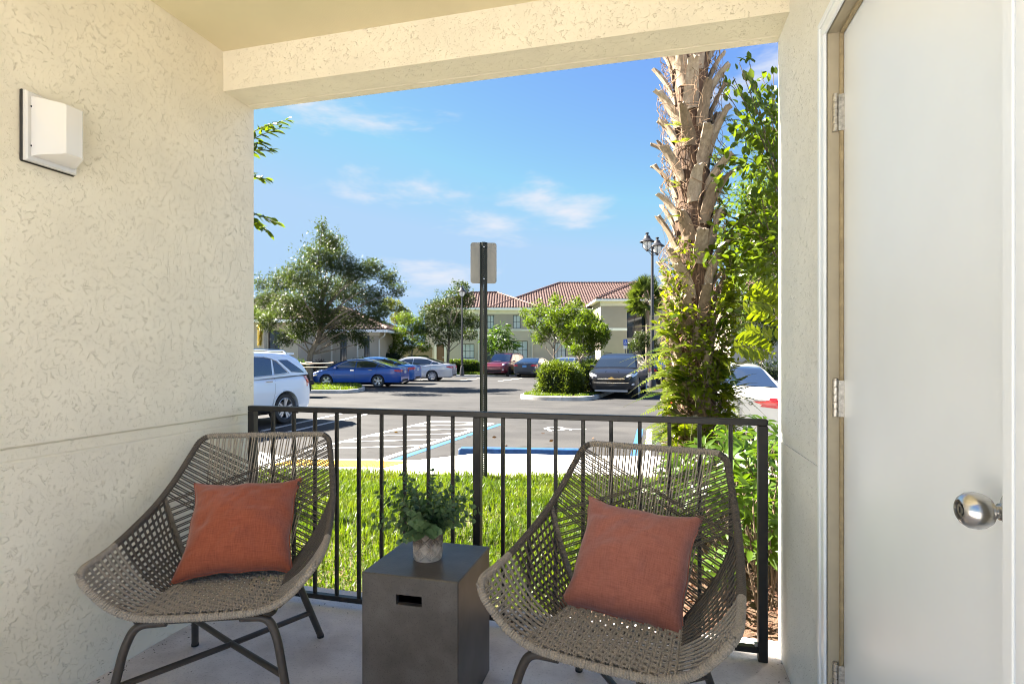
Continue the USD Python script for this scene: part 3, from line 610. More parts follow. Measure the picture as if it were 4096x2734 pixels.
def tile_plane(mb, quad, tw=.29, tl=.37):
    """roof tiles on the planar polygon quad: first edge is the eave (left to right as seen from outside)"""
    q = np.array(quad, float); a = q[1] - q[0]; a /= np.linalg.norm(a); nrm_ = np.cross(a, q[-1] - q[0]); nrm_ /= np.linalg.norm(nrm_); b = np.cross(nrm_, a)
    loc = np.c_[(q - q[0]) @ a, (q - q[0]) @ b]; poly = Polygon(loc); x0, y0, x1, y1 = poly.bounds
    gx = np.arange(x0 + tw / 2, x1, tw); gy = np.arange(y0, y1 - .05, tl * .86)
    X, Y = np.meshgrid(gx, gy); X, Y = X.ravel(), Y.ravel(); ok = shapely.contains_xy(poly.buffer(.08), X, Y + tl * .4); X, Y = X[ok], Y[ok]
    xs = np.array([-.5, -.34, -.12, .12, .34, .5]) * tw; hs = np.array([.0, .028, .075, .075, .028, .0])
    n = len(X); rr = np.random.default_rng(n); jit = rr.normal(0, .006, n)
    v = np.zeros((n, 12, 3))
    for e, (yy, up) in enumerate(((0, .045), (tl, .012))):
        for k in range(6): v[:, e * 6 + k] = q[0] + a * (X + xs[k])[:, None] + b * (Y + yy)[:, None] + nrm_ * (hs[k] * (1 if e == 0 else .85) + up + jit)[:, None]
    F = np.array([[k, k + 1, 7 + k, 6 + k] for k in range(5)]); f = (np.arange(n)[:, None, None] * 12 + F[None]).reshape(-1, 4)
    # front faces of the barrel
    mb.add(v.reshape(-1, 3), f); fr = v[:, :6]; lo = fr - nrm_ * .05
    vv = np.concatenate([fr, lo], 1); F2 = np.array([[k, 6 + k, 7 + k, k + 1] for k in range(5)]); mb.add(vv.reshape(-1, 3), (np.arange(n)[:, None, None] * 12 + F2[None]).reshape(-1, 4))
    mb.add(q, np.array([[0, 1, 2], [0, 2, 3]] if len(q) == 4 else [[0, 1, 2]]))
def hip_roof(parent, x0, x1, y0, y1, ze, rise, over=.55, mat=None, inset=None, tl=.37):
    """hip roof over the rectangle, ridge along the longer side; eave boards and soffit too"""
    mat = mat or m_tile; X0, X1, Y0, Y1 = x0 - over, x1 + over, y0 - over, y1 + over; w, d_ = X1 - X0, Y1 - Y0
    if w >= d_: k = d_ / 2 if inset is None else inset; r0, r1 = (X0 + k, (Y0 + Y1) / 2), (X1 - k, (Y0 + Y1) / 2)
    else: k = w / 2 if inset is None else inset; r0, r1 = ((X0 + X1) / 2, Y0 + k), ((X0 + X1) / 2, Y1 - k)
    A, B, C, D_ = (X0, Y0, ze), (X1, Y0, ze), (X1, Y1, ze), (X0, Y1, ze); R0, R1 = (*r0, ze + rise), (*r1, ze + rise)
    mb = MB()
    if w >= d_: planes = [[A, B, R1, R0], [B, C, R1], [C, D_, R0, R1], [D_, A, R0]]; hips = [(A, R0), (D_, R0), (B, R1), (C, R1), (R0, R1)]
    else: planes = [[A, B, R0], [B, C, R1, R0], [C, D_, R1], [D_, A, R0, R1]]; hips = [(A, R0), (B, R0), (C, R1), (D_, R1), (R0, R1)]
    for q in planes: tile_plane(mb, q, tl=tl)
    r = part(parent, 'roof', mb, mat, kind='stuff')
    hp = MB()
    for a, b in hips:
        a, b = np.array(a) + [0, 0, .07], np.array(b) + [0, 0, .09]; n = max(2, int(np.linalg.norm(b - a) / .4))
        for i in range(n):
            p, q = a + (b - a) * i / n, a + (b - a) * (i + 1.08) / n; hp.tube([p + [0, 0, .02], q], [.13, .11], 6)
    part(r, 'ridge_tiles', hp, tile_material(parent.split('/')[-1] + '_ridge_tile', [(0, (.22, .125, .095)), (1, (.31, .21, .165))]) , kind='stuff')
    f = MB()
    for lo, hi in (((X0, Y0, ze - .2), (X1, Y0 + .05, ze - .01)), ((X0, Y1 - .05, ze - .2), (X1, Y1, ze - .01)), ((X0, Y0 + .051, ze - .2), (X0 + .05, Y1 - .051, ze - .01)), ((X1 - .05, Y0 + .051, ze - .2), (X1, Y1 - .051, ze - .01))): f.box(lo, hi)
    part(r, 'fascia', f, m_fascia)
    part(r, 'soffit', MB().box((X0 + .051, Y0 + .051, ze - .16), (X1 - .051, Y1 - .051, ze - .13)), m_trim)
def wall_front(parent, x0, x1, z0, z1, y, th, holes, mat, name='wall'):
    """wall facing -y with openings (hx0, hx1, hz0, hz1)"""
    g = sbox(x0, z0, x1, z1)
    for h in holes: g = g.difference(sbox(h[0], h[2], h[1], h[3]))
    return part(parent, name, MB().prism(g, 0, th, R=[[1, 0, 0], [0, 0, 1], [0, 1, 0]], t=(0, y, 0)), mat)
def window(parent, x0, x1, z0, z1, y, nx=2, nz=2, blind=True, sill=True, name='window', depth=.12):
    f = MB(); w = .06
    f.box((x0, y + depth, z0), (x0 + w, y + depth + .06, z1)); f.box((x1 - w, y + depth, z0), (x1, y + depth + .06, z1))
    f.box((x0 + w, y + depth, z0), (x1 - w, y + depth + .06, z0 + w)); f.box((x0 + w, y + depth, z1 - w), (x1 - w, y + depth + .06, z1))
    W_ = part(parent, name, f, m_dark); b = MB()
    for k in range(1, nx): x = x0 + (x1 - x0) * k / nx; b.box((x - .022, y + depth + .01, z0 + w), (x + .022, y + depth + .05, z1 - w))
    for k in range(1, nz): z = z0 + (z1 - z0) * k / nz; b.box((x0 + w, y + depth + .012, z - .022), (x1 - w, y + depth + .048, z + .022))
    if nx * nz > 1: part(W_, 'glazing_bars', b, m_dark)
    for i in range(nx):
        for j in range(nz):
            a0, a1 = x0 + (x1 - x0) * i / nx + .02, x0 + (x1 - x0) * (i + 1) / nx - .02; c0_, c1_ = z0 + (z1 - z0) * j / nz + .02, z0 + (z1 - z0) * (j + 1) / nz - .02
            part(W_, 'pane', MB().box((a0, y + depth + .03, c0_), (a1, y + depth + .036, c1_)), m_blind if blind else m_pane)
    if sill: part(W_, 'sill', MB().box((x0 - .08, y - .06, z0 - .14), (x1 + .08, y + depth - .003, z0 - .002), .01), m_trim)
def two_storey():
    Y0 = 58.0; lx = lambda u, dep=Y0: (u - 512) * dep / FPX; lz = lambda v, dep=Y0: EYE + .16 - (v - V0) * dep / FPX - .16
    t = thing('two_storey_house', 'long two storey beige house with a red tiled hip roof', 'house', (*W(0, 0), 0), PSI)
    ze = lz(308.2); gz = LOT + .14
    x0, x1 = lx(425), lx(690)
    wins_u = [(487, 494), (513, 520.5), (536, 547), (560, 571), (588.5, 600)]
    up = [(lx(a), lx(b), lz(328.2), lz(313.6) - .12) for a, b in wins_u]
    dn = [(lx(461), lx(474.3), lz(358), lz(343.4)), (lx(513), lx(527.6), lz(358), lz(340.3)), (lx(553), lx(566), lz(358), lz(342)), (lx(584), lx(599.7), lz(358), lz(341))]
    dr = (lx(485.8), lx(495.2), gz, lz(341.5)); d2 = (lx(436), lx(444.6), gz, lz(343))
    zb = lz(330.5)
    wall_front(t, x0, x1, gz - .3, zb, Y0, .25, dn + [dr, d2], m_beige)
    part(t, 'band', MB().box((x0, Y0 - .06, zb - .0), (x1, Y0 + .2, zb + .18)), m_trim)
    wall_front(t, x0, x1, zb + .181, lz(313.6), Y0 - .0, .25, [(a, b, c, lz(313.6) - .12) for a, b, c, d in up], m_taupe)
    part(t, 'frieze', MB().box((x0, Y0 - .05, lz(313.6) + .002), (x1, Y0 + .25, ze - .13)), m_trim)
    for h in up: window(t, *h, Y0, 2, 2)
    for h in dn: window(t, *h, Y0, 3, 2)
    for h, mat in ((dr, MAT('slate_door', (.045, .05, .055), .4)), (d2, MAT('brown_door', (.14, .075, .04), .5))):
        dpar = part(t, 'door', MB().box((h[0] + .05, Y0 + .14, h[2]), (h[1] - .05, Y0 + .19, h[3] - .05)), mat)
        sr = MB(); sr.box((h[0] - .18, Y0 - .04, h[2]), (h[0] + .049, Y0 + .2, h[3] + .18)); sr.box((h[1] - .049, Y0 - .04, h[2]), (h[1] + .18, Y0 + .2, h[3] + .18)); sr.box((h[0] + .05, Y0 - .04, h[3] - .049), (h[1] - .05, Y0 + .2, h[3] + .18))
        part(dpar, 'surround', sr, m_trim); part(dpar, 'handle', MB().box((h[1] - .2, Y0 + .1, 1.0), (h[1] - .15, Y0 + .139, 1.16)), m_fascia)
        k = MB(); 
        if mat == mat and h is dr:
            a = np.linspace(0, 2 * PI, 16, endpoint=False); k.tube(np.c_[(h[0] + h[1]) / 2 + .19 * np.cos(a), np.full(16, Y0 + .11), 1.75 + .19 * np.sin(a)], .045, 6, closed=True); part(dpar, 'wreath', k, MAT('wreath_twigs', (.16, .10, .07), .9, var=.4, vscale=30))
    part(t, 'side_wall', MB().box((x0, Y0 + .251, gz - .3), (x0 + .25, Y0 + 14, ze - .13)), m_beige)
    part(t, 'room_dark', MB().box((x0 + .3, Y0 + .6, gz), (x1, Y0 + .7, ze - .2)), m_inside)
    for u in (478.5, 532, 578):
        X = lx(u); part(t, 'downpipe', MB().tube([(X, Y0 - .10, ze - .2), (X, Y0 - .10, gz)], .05, 8), m_trim, 40)
    hip_roof(t, lx(494), x1 + 4, Y0, Y0 + 15.0, ze, 3.6)
    # front hip over the bay
    hip_roof(t, lx(430, 57.5), lx(534, 57.5), Y0 - .02, Y0 + 7.9, ze + .05, 2.0, over=.56)
    # projecting wing with the loggias
    Y1 = 52.0; kx = lambda u: lx(u, Y1); kz = lambda v: lz(v, Y1)
    a0, a1 = kx(600.5), kx(668); e1 = kz(299.0)
    lo1 = (kx(627), kx(648.5), kz(337.6), kz(309.5)); lo0 = (kx(627), kx(648.5), gz, kz(342.6))
    zb = kz(330.2)
    wall_front(t, a0, a1, gz - .3, kz(305.5), Y1, .3, [lo1, lo0], m_taupe, 'wing_wall')
    part(t, 'band', MB().box((a0 - .05, Y1 - .06, zb), (lo1[0] - .002, Y1 - .0005, zb + .24)), m_fascia)
    part(t, 'frieze', MB().box((a0, Y1 - .05, kz(305.5) + .002), (a1, Y1 + .3, e1 - .13)), m_trim)
    part(t, 'wing_side_wall', MB().box((a0, Y1 + .301, gz - .3), (a0 + .25, Y0 - .062, e1 - .13)), m_taupe)
    part(t, 'loggia_floor', MB().box((lo1[0] - .3, Y1 + .31, lo1[2] - .25), (lo1[1] + .3, Y1 + 2.5, lo1[2] - .02)), m_trim)
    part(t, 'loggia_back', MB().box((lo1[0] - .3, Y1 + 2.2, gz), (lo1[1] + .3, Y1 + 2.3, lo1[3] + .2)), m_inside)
    for L_ in (lo1, lo0):
        window(t, L_[0] + .1, L_[1] - .1, L_[2] + .02, L_[3] - .15, Y1 + 1.2, 2, 1, blind=False, sill=False, name='sliding_door')
        ra = part(t, 'railing', MB().box((L_[0] + .01, Y1 + .05, L_[2] + 1.0), (L_[1] - .01, Y1 + .1, L_[2] + 1.05)), m_dark); bb = MB()
        for k in range(1, 17): x = L_[0] + (L_[1] - L_[0]) * k / 17; bb.box((x - .012, Y1 + .06, L_[2] + .05), (x + .012, Y1 + .09, L_[2] + .999))
        part(ra, 'bars', bb, m_dark, kind='stuff')
    hip_roof(t, a0, a1 + 2, Y1, Y1 + 9, e1, 2.1)
two_storey()
def one_storey():
    Y0 = 41.0; lx = lambda u, dep=Y0: (u - 512) * dep / FPX; lz = lambda v, dep=Y0: EYE - (v - V0) * dep / FPX
    t = thing('one_storey_house', 'low beige house with tall narrow windows behind the oak', 'house', (0, 0, 0), PSI)
    gz = LOT + .14; ze = lz(329.5); x0, x1 = lx(296), lx(379)
    h = [(lx(312), lx(319.5), lz(363), lz(335)), (lx(340), lx(346.8), lz(363), lz(333)), (lx(364), lx(369.6), lz(357), lz(335))]
    wall_front(t, x0, x1, gz - .3, ze - .42, Y0, .25, h, m_beige); part(t, 'frieze', MB().box((x0, Y0 - .05, ze - .418), (x1 + .03, Y0 + .25, ze - .13)), m_trim)
    for q in h: window(t, *q, Y0, 2, 2, blind=False)
    part(t, 'side_wall', MB().box((x1 - .25, Y0 + .251, gz - .3), (x1, Y0 + 9, ze - .13)), m_beige)
    for u in (331, 357): part(t, 'pilaster', MB().box((lx(u), Y0 - .05, gz), (lx(u) + .1, Y0 - .001, ze - .42)), m_trim)
    hip_roof(t, x0 - 1.5, x1, Y0, Y0 + 9, ze, 1.9, over=.8, mat=m_tile2)
    Y1 = 36.5; kx = lambda u: lx(u, Y1); kz = lambda v: lz(v, Y1); e1 = kz(319.5)
    a0, a1 = kx(215), kx(298); h = (kx(268), kx(279.7), kz(350), kz(330))
    wall_front(t, a0, a1, gz - .3, e1 - .13, Y1, .25, [h], m_beige, 'wing_wall'); window(t, *h, Y1, 2, 2, blind=False)
    part(t, 'wing_side_wall', MB().box((a1 - .25, Y1 + .251, gz - .3), (a1, Y0 - .06, e1 - .13)), m_beige)
    hip_roof(t, a0, a1 - .1, Y1, Y1 + 8, e1, 1.9, over=.7, mat=m_tile2)
    dp = MB(); X = x1 + .06; dp.tube(rounded([(X + .5, Y0 - .5, ze - .2), (X + .45, Y0 - .45, ze - .45), (X - .02, Y0 - .1, ze - .7), (X - .02, Y0 - .1, gz)], .1), .045, 8); part(t, 'downpipe', dp, m_trim, 40)
one_storey()
def side_house():
    Y0 = 38.0; lx = lambda u: (u - 512) * Y0 / FPX
    t = thing('side_house', 'red roofed house seen in the gap beside the palm trunk', 'house', (0, 0, 0), PSI); gz = LOT + .14
    x0, x1 = lx(731), lx(900); ze = 5.6
    h = [(lx(738), lx(744), 3.3, 4.7), (lx(756), lx(763), .7, 2.1)]
    wall_front(t, x0, x1, gz - .3, ze - .13, Y0, .25, h, m_beige)
    for q in h: window(t, *q, Y0, 2, 2, blind=False)
    part(t, 'side_wall', MB().box((x0, Y0 + .251, gz - .3), (x0 + .25, Y0 + 12, ze - .13)), m_beige)
    hip_roof(t, x0, x1, Y0, Y0 + 12, ze, 2.9)
side_house()
def garden_wall():
    t = thing('garden_wall', 'low brown garden wall beside the two storey house', 'wall', (0, 0, 0), PSI); gz = LOT + .14
    lx = lambda u: (u - 512) * 55 / FPX
    part(t, 'wall_panel', MB().box((lx(398), 55, gz - .2), (lx(432), 55.25, gz + 2.3)), MAT('brown_stucco', (.26, .17, .10), .85, var=.08, vscale=2)); part(t, 'coping', MB().box((lx(397.5), 54.93, gz + 2.302), (lx(432.5), 55.32, gz + 2.42)), m_trim)
garden_wall()
# ------------------------------------------------------------------ vehicles
def carpaint(name, col, flake=.0, rough=.28, metal=.0, coat=1.0):
    return usdkit.material(stage, '/World/Looks/' + name, {'p': ('principled_bsdf', {'base_color': col, 'metallic': metal, 'roughness': rough, 'coat_weight': coat, 'coat_roughness': .03, 'specular_ior_level': .5 * coat})}, [], surface='p.BSDF')
m_tyre = MAT('tyre_rubber', (.018, .018, .018), .75, var=.2, vscale=20)
m_alloy = MAT('alloy_rim', (.62, .62, .63), .28, .85)
m_arch = MAT('wheel_well', (.008, .008, .008), .9)
m_plastic = MAT('black_plastic', (.012, .012, .013), .6, spec=.2)
m_glass = usdkit.material(stage, '/World/Looks/car_glass', {'f': ('fresnel', {'IOR': 1.52}), 'a': ('principled_bsdf', {'base_color': (.012, .016, .018), 'roughness': .1}), 'b': ('glossy_bsdf', {'color': (.95, .97, 1.), 'roughness': .015}), 'm': ('mix_closure', {}),
    'k': ('math', {'math_type': 'multiply_add', 'value2': 1.3, 'value3': .05})}, [('f.fac', 'k.value1'), ('k.value', 'm.fac'), ('a.BSDF', 'm.closure1'), ('b.BSDF', 'm.closure2')], surface='m.closure')
m_red = MAT('tail_lamp_red', (.42, .012, .015), .12, coat=1.)
m_amber = MAT('lamp_amber', (.6, .16, .01), .15, coat=1.)
m_lens = MAT('clear_lens', (.55, .57, .60), .08, .3, coat=1.)
m_chrome = MAT('chrome', (.75, .75, .76), .08, 1.)
m_gap = MAT('panel_gap', (.006, .006, .006), .8)
m_plate = MAT('plate_white', (.62, .62, .58), .4)
m_ink = MAT('plate_ink', (.02, .05, .04), .6)
def wheel(parent, x, y, sg, R, name='wheel', spokes=5, W_=.215, twin=True, seed=0, rim_=None):
    """outer face towards sg*y"""
    Rm = np.array([[1, 0, 0], [0, 0, sg], [0, -sg, 0.]]); r = R * .70; rim_ = rim_ or m_alloy
    ty = MB().lathe([(r * .96, -W_ * .5), (R * .93, -W_ * .5), (R, -W_ * .38), (R, W_ * .38), (R * .95, W_ * .49), (R * .86, W_ * .52), (r * 1.02, W_ * .47), (r * .98, W_ * .40)], 40, R=Rm, t=(x, y, R))
    w = part(parent, name, ty, m_tyre, 40)
    rm = MB().lathe([(r * .99, W_ * .46), (r * .955, W_ * .48), (r * .92, W_ * .42), (r * .90, W_ * .1), (r * .88, -W_ * .3)], 40, R=Rm, t=(x, y, R))
    part(w, 'rim', rm, rim_, 40)
    sp = MB()
    for k in range(spokes):
        for o in ((-.16, .16) if twin else (0,)):
            a = 2 * PI * k / spokes + .3 + seed; a2 = a + o * .9
            p0 = np.array([math.cos(a2) * r * .16, math.sin(a2) * r * .16, W_ * .40]); p1 = np.array([math.cos(a + o) * r * .95, math.sin(a + o) * r * .95, W_ * .44])
            wd = r * (.075 if twin else .12); t_ = np.array([-math.sin(a), math.cos(a), 0])
            h = [p + t_ * s * wd * f - np.array([0, 0, dz]) for p, f in ((p0, 1.), (p1, 1.15)) for s in (-1, 1) for dz in (0, .03)]
            q = m3.Manifold.hull_points([tuple(v) for v in h]).to_mesh(); sp.add(q.vert_properties[:, :3] @ Rm.T + [x, y, R], q.tri_verts)
    sp.lathe([(r * .24, W_ * .34), (r * .23, W_ * .41), (r * .12, W_ * .43), (0, W_ * .43)], 20, R=Rm, t=(x, y, R)); part(w, 'spokes', sp, rim_, 30)
    part(w, 'brake_disc', MB().lathe([(0, W_ * .12), (r * .62, W_ * .12), (r * .62, W_ * .05), (0, W_ * .05)], 30, R=Rm, t=(x, y, R)), MAT('brake_steel', (.22, .21, .20), .4, .7))
def interp(pts): pts = np.array(pts, float); return lambda x: np.interp(x, pts[:, 0], pts[:, 1])
def smoothed(pts, n=160):
    pts = np.array(pts, float); xs = np.linspace(pts[0, 0], pts[-1, 0], n); y = np.interp(xs, pts[:, 0], pts[:, 1]); k = np.array([1, 2, 3, 4, 3, 2, 1.]); k /= k.sum()
    y = np.convolve(np.pad(y, 3, mode='edge'), k, 'valid'); return lambda x: np.interp(x, xs, y)
class Car: pass
def car(name, label, group, loc, rot, L, Wd, hood, belt, roof, wb, R, paint, over_f, track=None, sill=.22, win=None, quarter=None, roof_in=.72, wtop=None, spokes=5, scale=1.0, glass=None, seed=0., dark_sill=False, rim_=None, twin=True, side=(1, -1)):
    """x forward, y left. hood/belt/roof: (x, z) lines from rear to front; over_f: front overhang"""
    t = thing(name, label, 'car', (loc[0], loc[1], LOT), rot, group)
    if scale != 1.0: UsdGeom.Xform.Get(stage, t).AddScaleOp().Set(Gf.Vec3f(scale, scale, scale))
    c = Car(); c.t, c.L, c.W = t, L, Wd; track = track or Wd - .25
    xr, xf = -L / 2, L / 2; fx = xf - over_f; rx = fx - wb; c.fx, c.rx = fx, rx
    top = smoothed(hood); bz = smoothed(belt); rz_ = smoothed(roof, 240)
    def plan(x): # half width
        u = (x - xr) / L; return Wd / 2 * (1 - .20 * np.clip((u - .84) / .16, 0, 1) ** 2.2 - .13 * np.clip((.12 - u) / .12, 0, 1) ** 2.0)
    nose = lambda x: np.clip((x - xf + .16) / .16, 0, 1); tail = lambda x: np.clip((xr + .12 - x) / .12, 0, 1)
    xs = np.r_[np.linspace(xr, xr + .25, 8)[:-1], np.linspace(xr + .25, xf - .35, 46), np.linspace(xf - .35, xf, 10)[1:]]
    rings = []
    for x in xs:
        w, zt = plan(x), top(x); n_, t_ = nose(x), tail(x); w = w * (1 - .05 * n_ ** 2 - .03 * t_ ** 2); zs = sill + .06 * n_ + .07 * t_; zt = zt - .10 * n_ ** 2 - .03 * t_ ** 2
        sh = zs + (zt - zs) * .62
        half = [(0, zs), (w * .86, zs), (w * .955, zs + .04), (w * .985, zs + .14), (w, sh - .05), (w * .997, sh + .02), (w * .975, zt - .10), (w * .945, zt - .045), (w * .89, zt - .008), (w * .6, zt + .012), (0, zt + .022)]
        pts = half + [(-a, b) for a, b in half[-2:0:-1]]; rings.append([(x, a, b) for a, b in pts])
    mb = MB().loft(np.array(rings)); tm_ = trimesh.Trimesh(*mb.vf(), process=True); tm_.merge_vertices(digits_vertex=6); trimesh.repair.fix_normals(tm_)
    body = m3.Manifold(m3.Mesh(np.asarray(tm_.vertices, np.float32), np.asarray(tm_.faces, np.uint32)))
    if body.volume() < 0 or body.status() != m3.Error.NoError: print('car body', name, body.status())
    for x in (fx, rx):
        cyl = m3.Manifold.cylinder(Wd + .4, R * 1.13, R * 1.13, 40, True).rotate((90, 0, 0)).translate((x, 0, R * 1.02)); box_ = m3.Manifold.cube((2 * R * 1.13, Wd + .4, R), True).translate((x, 0, R * .5))
        inner = m3.Manifold.cube((L, Wd - .62, 2), True).translate((0, 0, 1)); body = body - ((cyl + box_.translate((0, 0, -.1))) - inner)
    part(t, 'body', body, paint, 32)
    wl = MB()
    for x in (fx, rx): wl.box((x - R * 1.2, -(Wd / 2 - .30), .24), (x + R * 1.2, Wd / 2 - .30, R * 2.0))
    c.well = part(t, 'wheel_well', MB().box((rx - R * 1.1, -(Wd / 2 - .30), sill - .05), (fx + R * 1.1, Wd / 2 - .30, R * 1.9)), m_arch)
    # greenhouse
    X0, X1 = roof[0][0], roof[-1][0]; zr = max(z for _, z in roof); wtop = wtop or Wd / 2 * roof_in
    def yside(x, z):
        zb = bz(x) - .02; wb_ = plan(x) * .935; k = np.clip((z - zb) / (zr - zb), 0, 1.05); return wb_ + (wtop - wb_) * k ** 1.12
    gx = np.linspace(X0, X1, 60); rings = []
    for x in gx:
        zt = max(float(rz_(x)), float(bz(x)) - .015); zb = bz(x) - .03; hs = [zb + (zt - zb) * k for k in (0, .25, .5, .75, .93)]
        half = [(yside(x, z), z) for z in hs] + [(yside(x, zt) * .90, zt - .004), (yside(x, zt) * .62, zt + .014), (0, zt + .022)]
        half[4] = (half[4][0] * .995, half[4][1]); pts = half + [(-a, b) for a, b in half[-2::-1]]; rings.append([(x, a, b) for a, b in pts])
    g = MB().loft(np.array(rings)); part(t, 'roof', g, paint, 32)
    c.yside, c.rz, c.bz, c.plan, c.top, c.zr, c.wtop = yside, rz_, bz, plan, top, zr, wtop
    gl = glass or m_glass
    # windscreen and rear window follow the roof line
    def screen(xa, xb, nm, inset=.06, kk=.93):
        n_ = 14; xs_ = np.linspace(xa, xb, n_); P = []
        for x in xs_:
            zt = float(rz_(x)); ys = np.linspace(-1, 1, 9) * (yside(x, zt) * kk - inset * .2); cr = .021 * (1 - (np.abs(ys) / max(yside(x, zt), .1)) ** 2)
            P.append([(x, y, zt + k + .009) for y, k in zip(ys, cr)])
        return part(t, nm, MB().grid(np.array(P)), gl, True)
    c.screen = screen
    def patch(poly, nm, mat, sg, off=.007, parent=None):
        v, f = trimesh.creation.triangulate_polygon(Polygon(poly), engine='earcut'); v, f = trimesh.remesh.subdivide_to_size(np.c_[v, v[:, 0] * 0], f, .14)[:2]
        y = np.array([yside(a, b) for a, b in v[:, :2]]) + off; V = np.c_[v[:, 0], sg * y, v[:, 1]]
        nrm_ = np.cross(V[f[:, 1]] - V[f[:, 0]], V[f[:, 2]] - V[f[:, 0]]).sum(0)[1]; f = f if nrm_ * sg > 0 else f[:, ::-1]
        return part(parent or t, nm, MB().add(V, f), mat, True)
    c.patch = patch
    def skin(poly, nm, mat, sg, off=.004, parent=None):
        """patch on the lower body side"""
        v, f = trimesh.creation.triangulate_polygon(Polygon(poly), engine='earcut'); v, f = trimesh.remesh.subdivide_to_size(np.c_[v, v[:, 0] * 0], f, .12)[:2]
        V = np.array([(a, sg * (bside(a, b) + off), b) for a, b in v[:, :2]]); nrm_ = np.cross(V[f[:, 1]] - V[f[:, 0]], V[f[:, 2]] - V[f[:, 0]]).sum(0)[1]; f = f if nrm_ * sg > 0 else f[:, ::-1]
        return part(parent or t, nm, MB().add(V, f), mat, True)
    def bside(x, z):
        w, zt = plan(x), float(top(x)); n_, t_ = nose(x), tail(x); w = w * (1 - .05 * n_ ** 2 - .03 * t_ ** 2); zs = sill + .06 * n_ + .07 * t_; zt = zt - .10 * n_ ** 2 - .03 * t_ ** 2; sh = zs + (zt - zs) * .62
        zz = [zs, zs + .04, zs + .14, sh - .05, sh + .02, zt - .10, zt - .045, zt - .008]; ww = [w * .86, w * .955, w * .985, w, w * .997, w * .975, w * .945, w * .89]; return float(np.interp(z, zz, ww))
    c.skin, c.bside, c.sill = skin, bside, sill
    def ring(x): # end cap pieces: returns half width at height z of an end station
        return lambda z: bside(x, z)
    c.track = track
    for sg in (1, -1):
        for x, s_ in ((fx, 0.1), (rx, 0.5)): wheel(t, x, sg * (Wd / 2 - .125), sg, R, spokes=spokes, seed=s_ + seed, rim_=rim_, twin=twin)
        for poly in (win or []): patch(poly, 'side_window', gl, sg)
        if dark_sill: skin([(rx + R * 1.15, sill + .012), (fx - R * 1.15, sill + .012), (fx - R * 1.15, sill + .11), (rx + R * 1.15, sill + .11)], 'sill_cladding', m_plastic, sg, .006)
    def seam(pts, sg, w_=.007):
        for (xa, za), (xb, zb) in zip(pts[:-1], pts[1:]):
            d = np.array([xb - xa, zb - za]); d /= np.linalg.norm(d); nn = np.array([-d[1], d[0]]) * w_ / 2; a, b = np.array([xa, za]), np.array([xb, zb])
            skin([a + nn, b + nn, b - nn, a - nn], 'door_gap', m_gap, sg, .0022)
    c.seam = seam
    def handle(x, z, sg, mat=None):
        y = bside(x, z); h = MB(); h.hull([(x + a, sg * (y + b), z + k) for a in (-.10, .10) for b, k in ((.004, -.016), (.004, .016), (.026, -.010), (.026, .012))]); part(t, 'door_handle', h, mat or paint, 30)
    c.handle = handle
    def mirror(x, z, sg, mat=None):
        y = yside(x, z); h = MB(); h.hull([(x + .06 * a, sg * (y + .06 + .10 * b), z + .055 * k) for a, b, k in ((1, 0, 0), (-1, 0, -1), (-1, 0, 1), (-1, 2, -.8), (-1, 2, 1), (.6, 1.8, -.6), (.6, 1.8, .7), (1, .6, .8), (1, .6, -.7))])
        h.hull([(x + a, sg * (y + b), z + k) for a in (-.02, .03) for b in (-.02, .08) for k in (-.06, -.03)]); part(t, 'mirror', h, mat or paint, 40)
    c.mirror = mirror
    def face(pts, nm, mat, x, d=1, parent=None, thick=.02):
        """flat piece (y, z polygon) on the front (d = 1) or rear (d = -1) at x"""
        m = MB().prism(Polygon(pts), 0, thick, R=np.array([[0, 0, d], [1, 0, 0], [0, 1, 0.]]), t=(x, 0, 0)); return part(parent or t, nm, m, mat)
    c.face = face
    def end_at(z, y, d):
        """x of the body surface looking along the axis at height z, offset y"""
        lo = np.linspace(0, L / 2, 240)[::-1] * d
        for x in lo:
            zt = float(top(x)) - .10 * nose(x) ** 2 - .03 * tail(x) ** 2
            if bside(x, z) >= abs(y) and z < zt: return x
        return lo[-1]
    c.end_at = end_at
    def wrap(yz, nm, mat, d, off=.006, parent=None, sub=.08):
        """patch on the front or rear end, following the body in x"""
        v, f = trimesh.creation.triangulate_polygon(Polygon(yz), engine='earcut'); v, f = trimesh.remesh.subdivide_to_size(np.c_[v, v[:, 0] * 0], f, sub)[:2]
        V = []
        for a, b in v[:, :2]:
            x = end_at(b, a, d); lim = L / 2 - .24
            if abs(x) < lim: x = d * lim; a = math.copysign(min(abs(a), bside(x, b) + .004), a)
            V.append((x + d * off, a, b))
        V = np.array(V); nx = np.cross(V[f[:, 1]] - V[f[:, 0]], V[f[:, 2]] - V[f[:, 0]]).sum(0)[0]; f = f if nx * d > 0 else f[:, ::-1]
        return part(parent or t, nm, MB().add(V, f), mat, True)
    c.wrap = wrap
    def plate(z, d, text='', y=0., blue=False):
        x = end_at(z, .16, d); p_ = face([(y - .153, z - .077), (y + .153, z - .077), (y + .153, z + .077), (y - .153, z + .077)], 'licence_plate', m_plate if not blue else MAT('plate_blue', (.06, .2, .42), .4), x + d * .004, d, thick=.008)
        if text:
            m = meshkit.text_mesh(text, .062, .002); v = np.array(m.vertices); v[:, 0] -= v[:, 0].mean(); v = v @ np.array([[0, 0, d], [d, 0, 0], [0, 1, 0.]]).T + [x + d * .0125, y, z - .031]; part(p_, 'plate_letters', MB().add(v, m.faces), m_ink)
        return x
    c.plate = plate
    return c
CARS = 'cars parked round the lot'
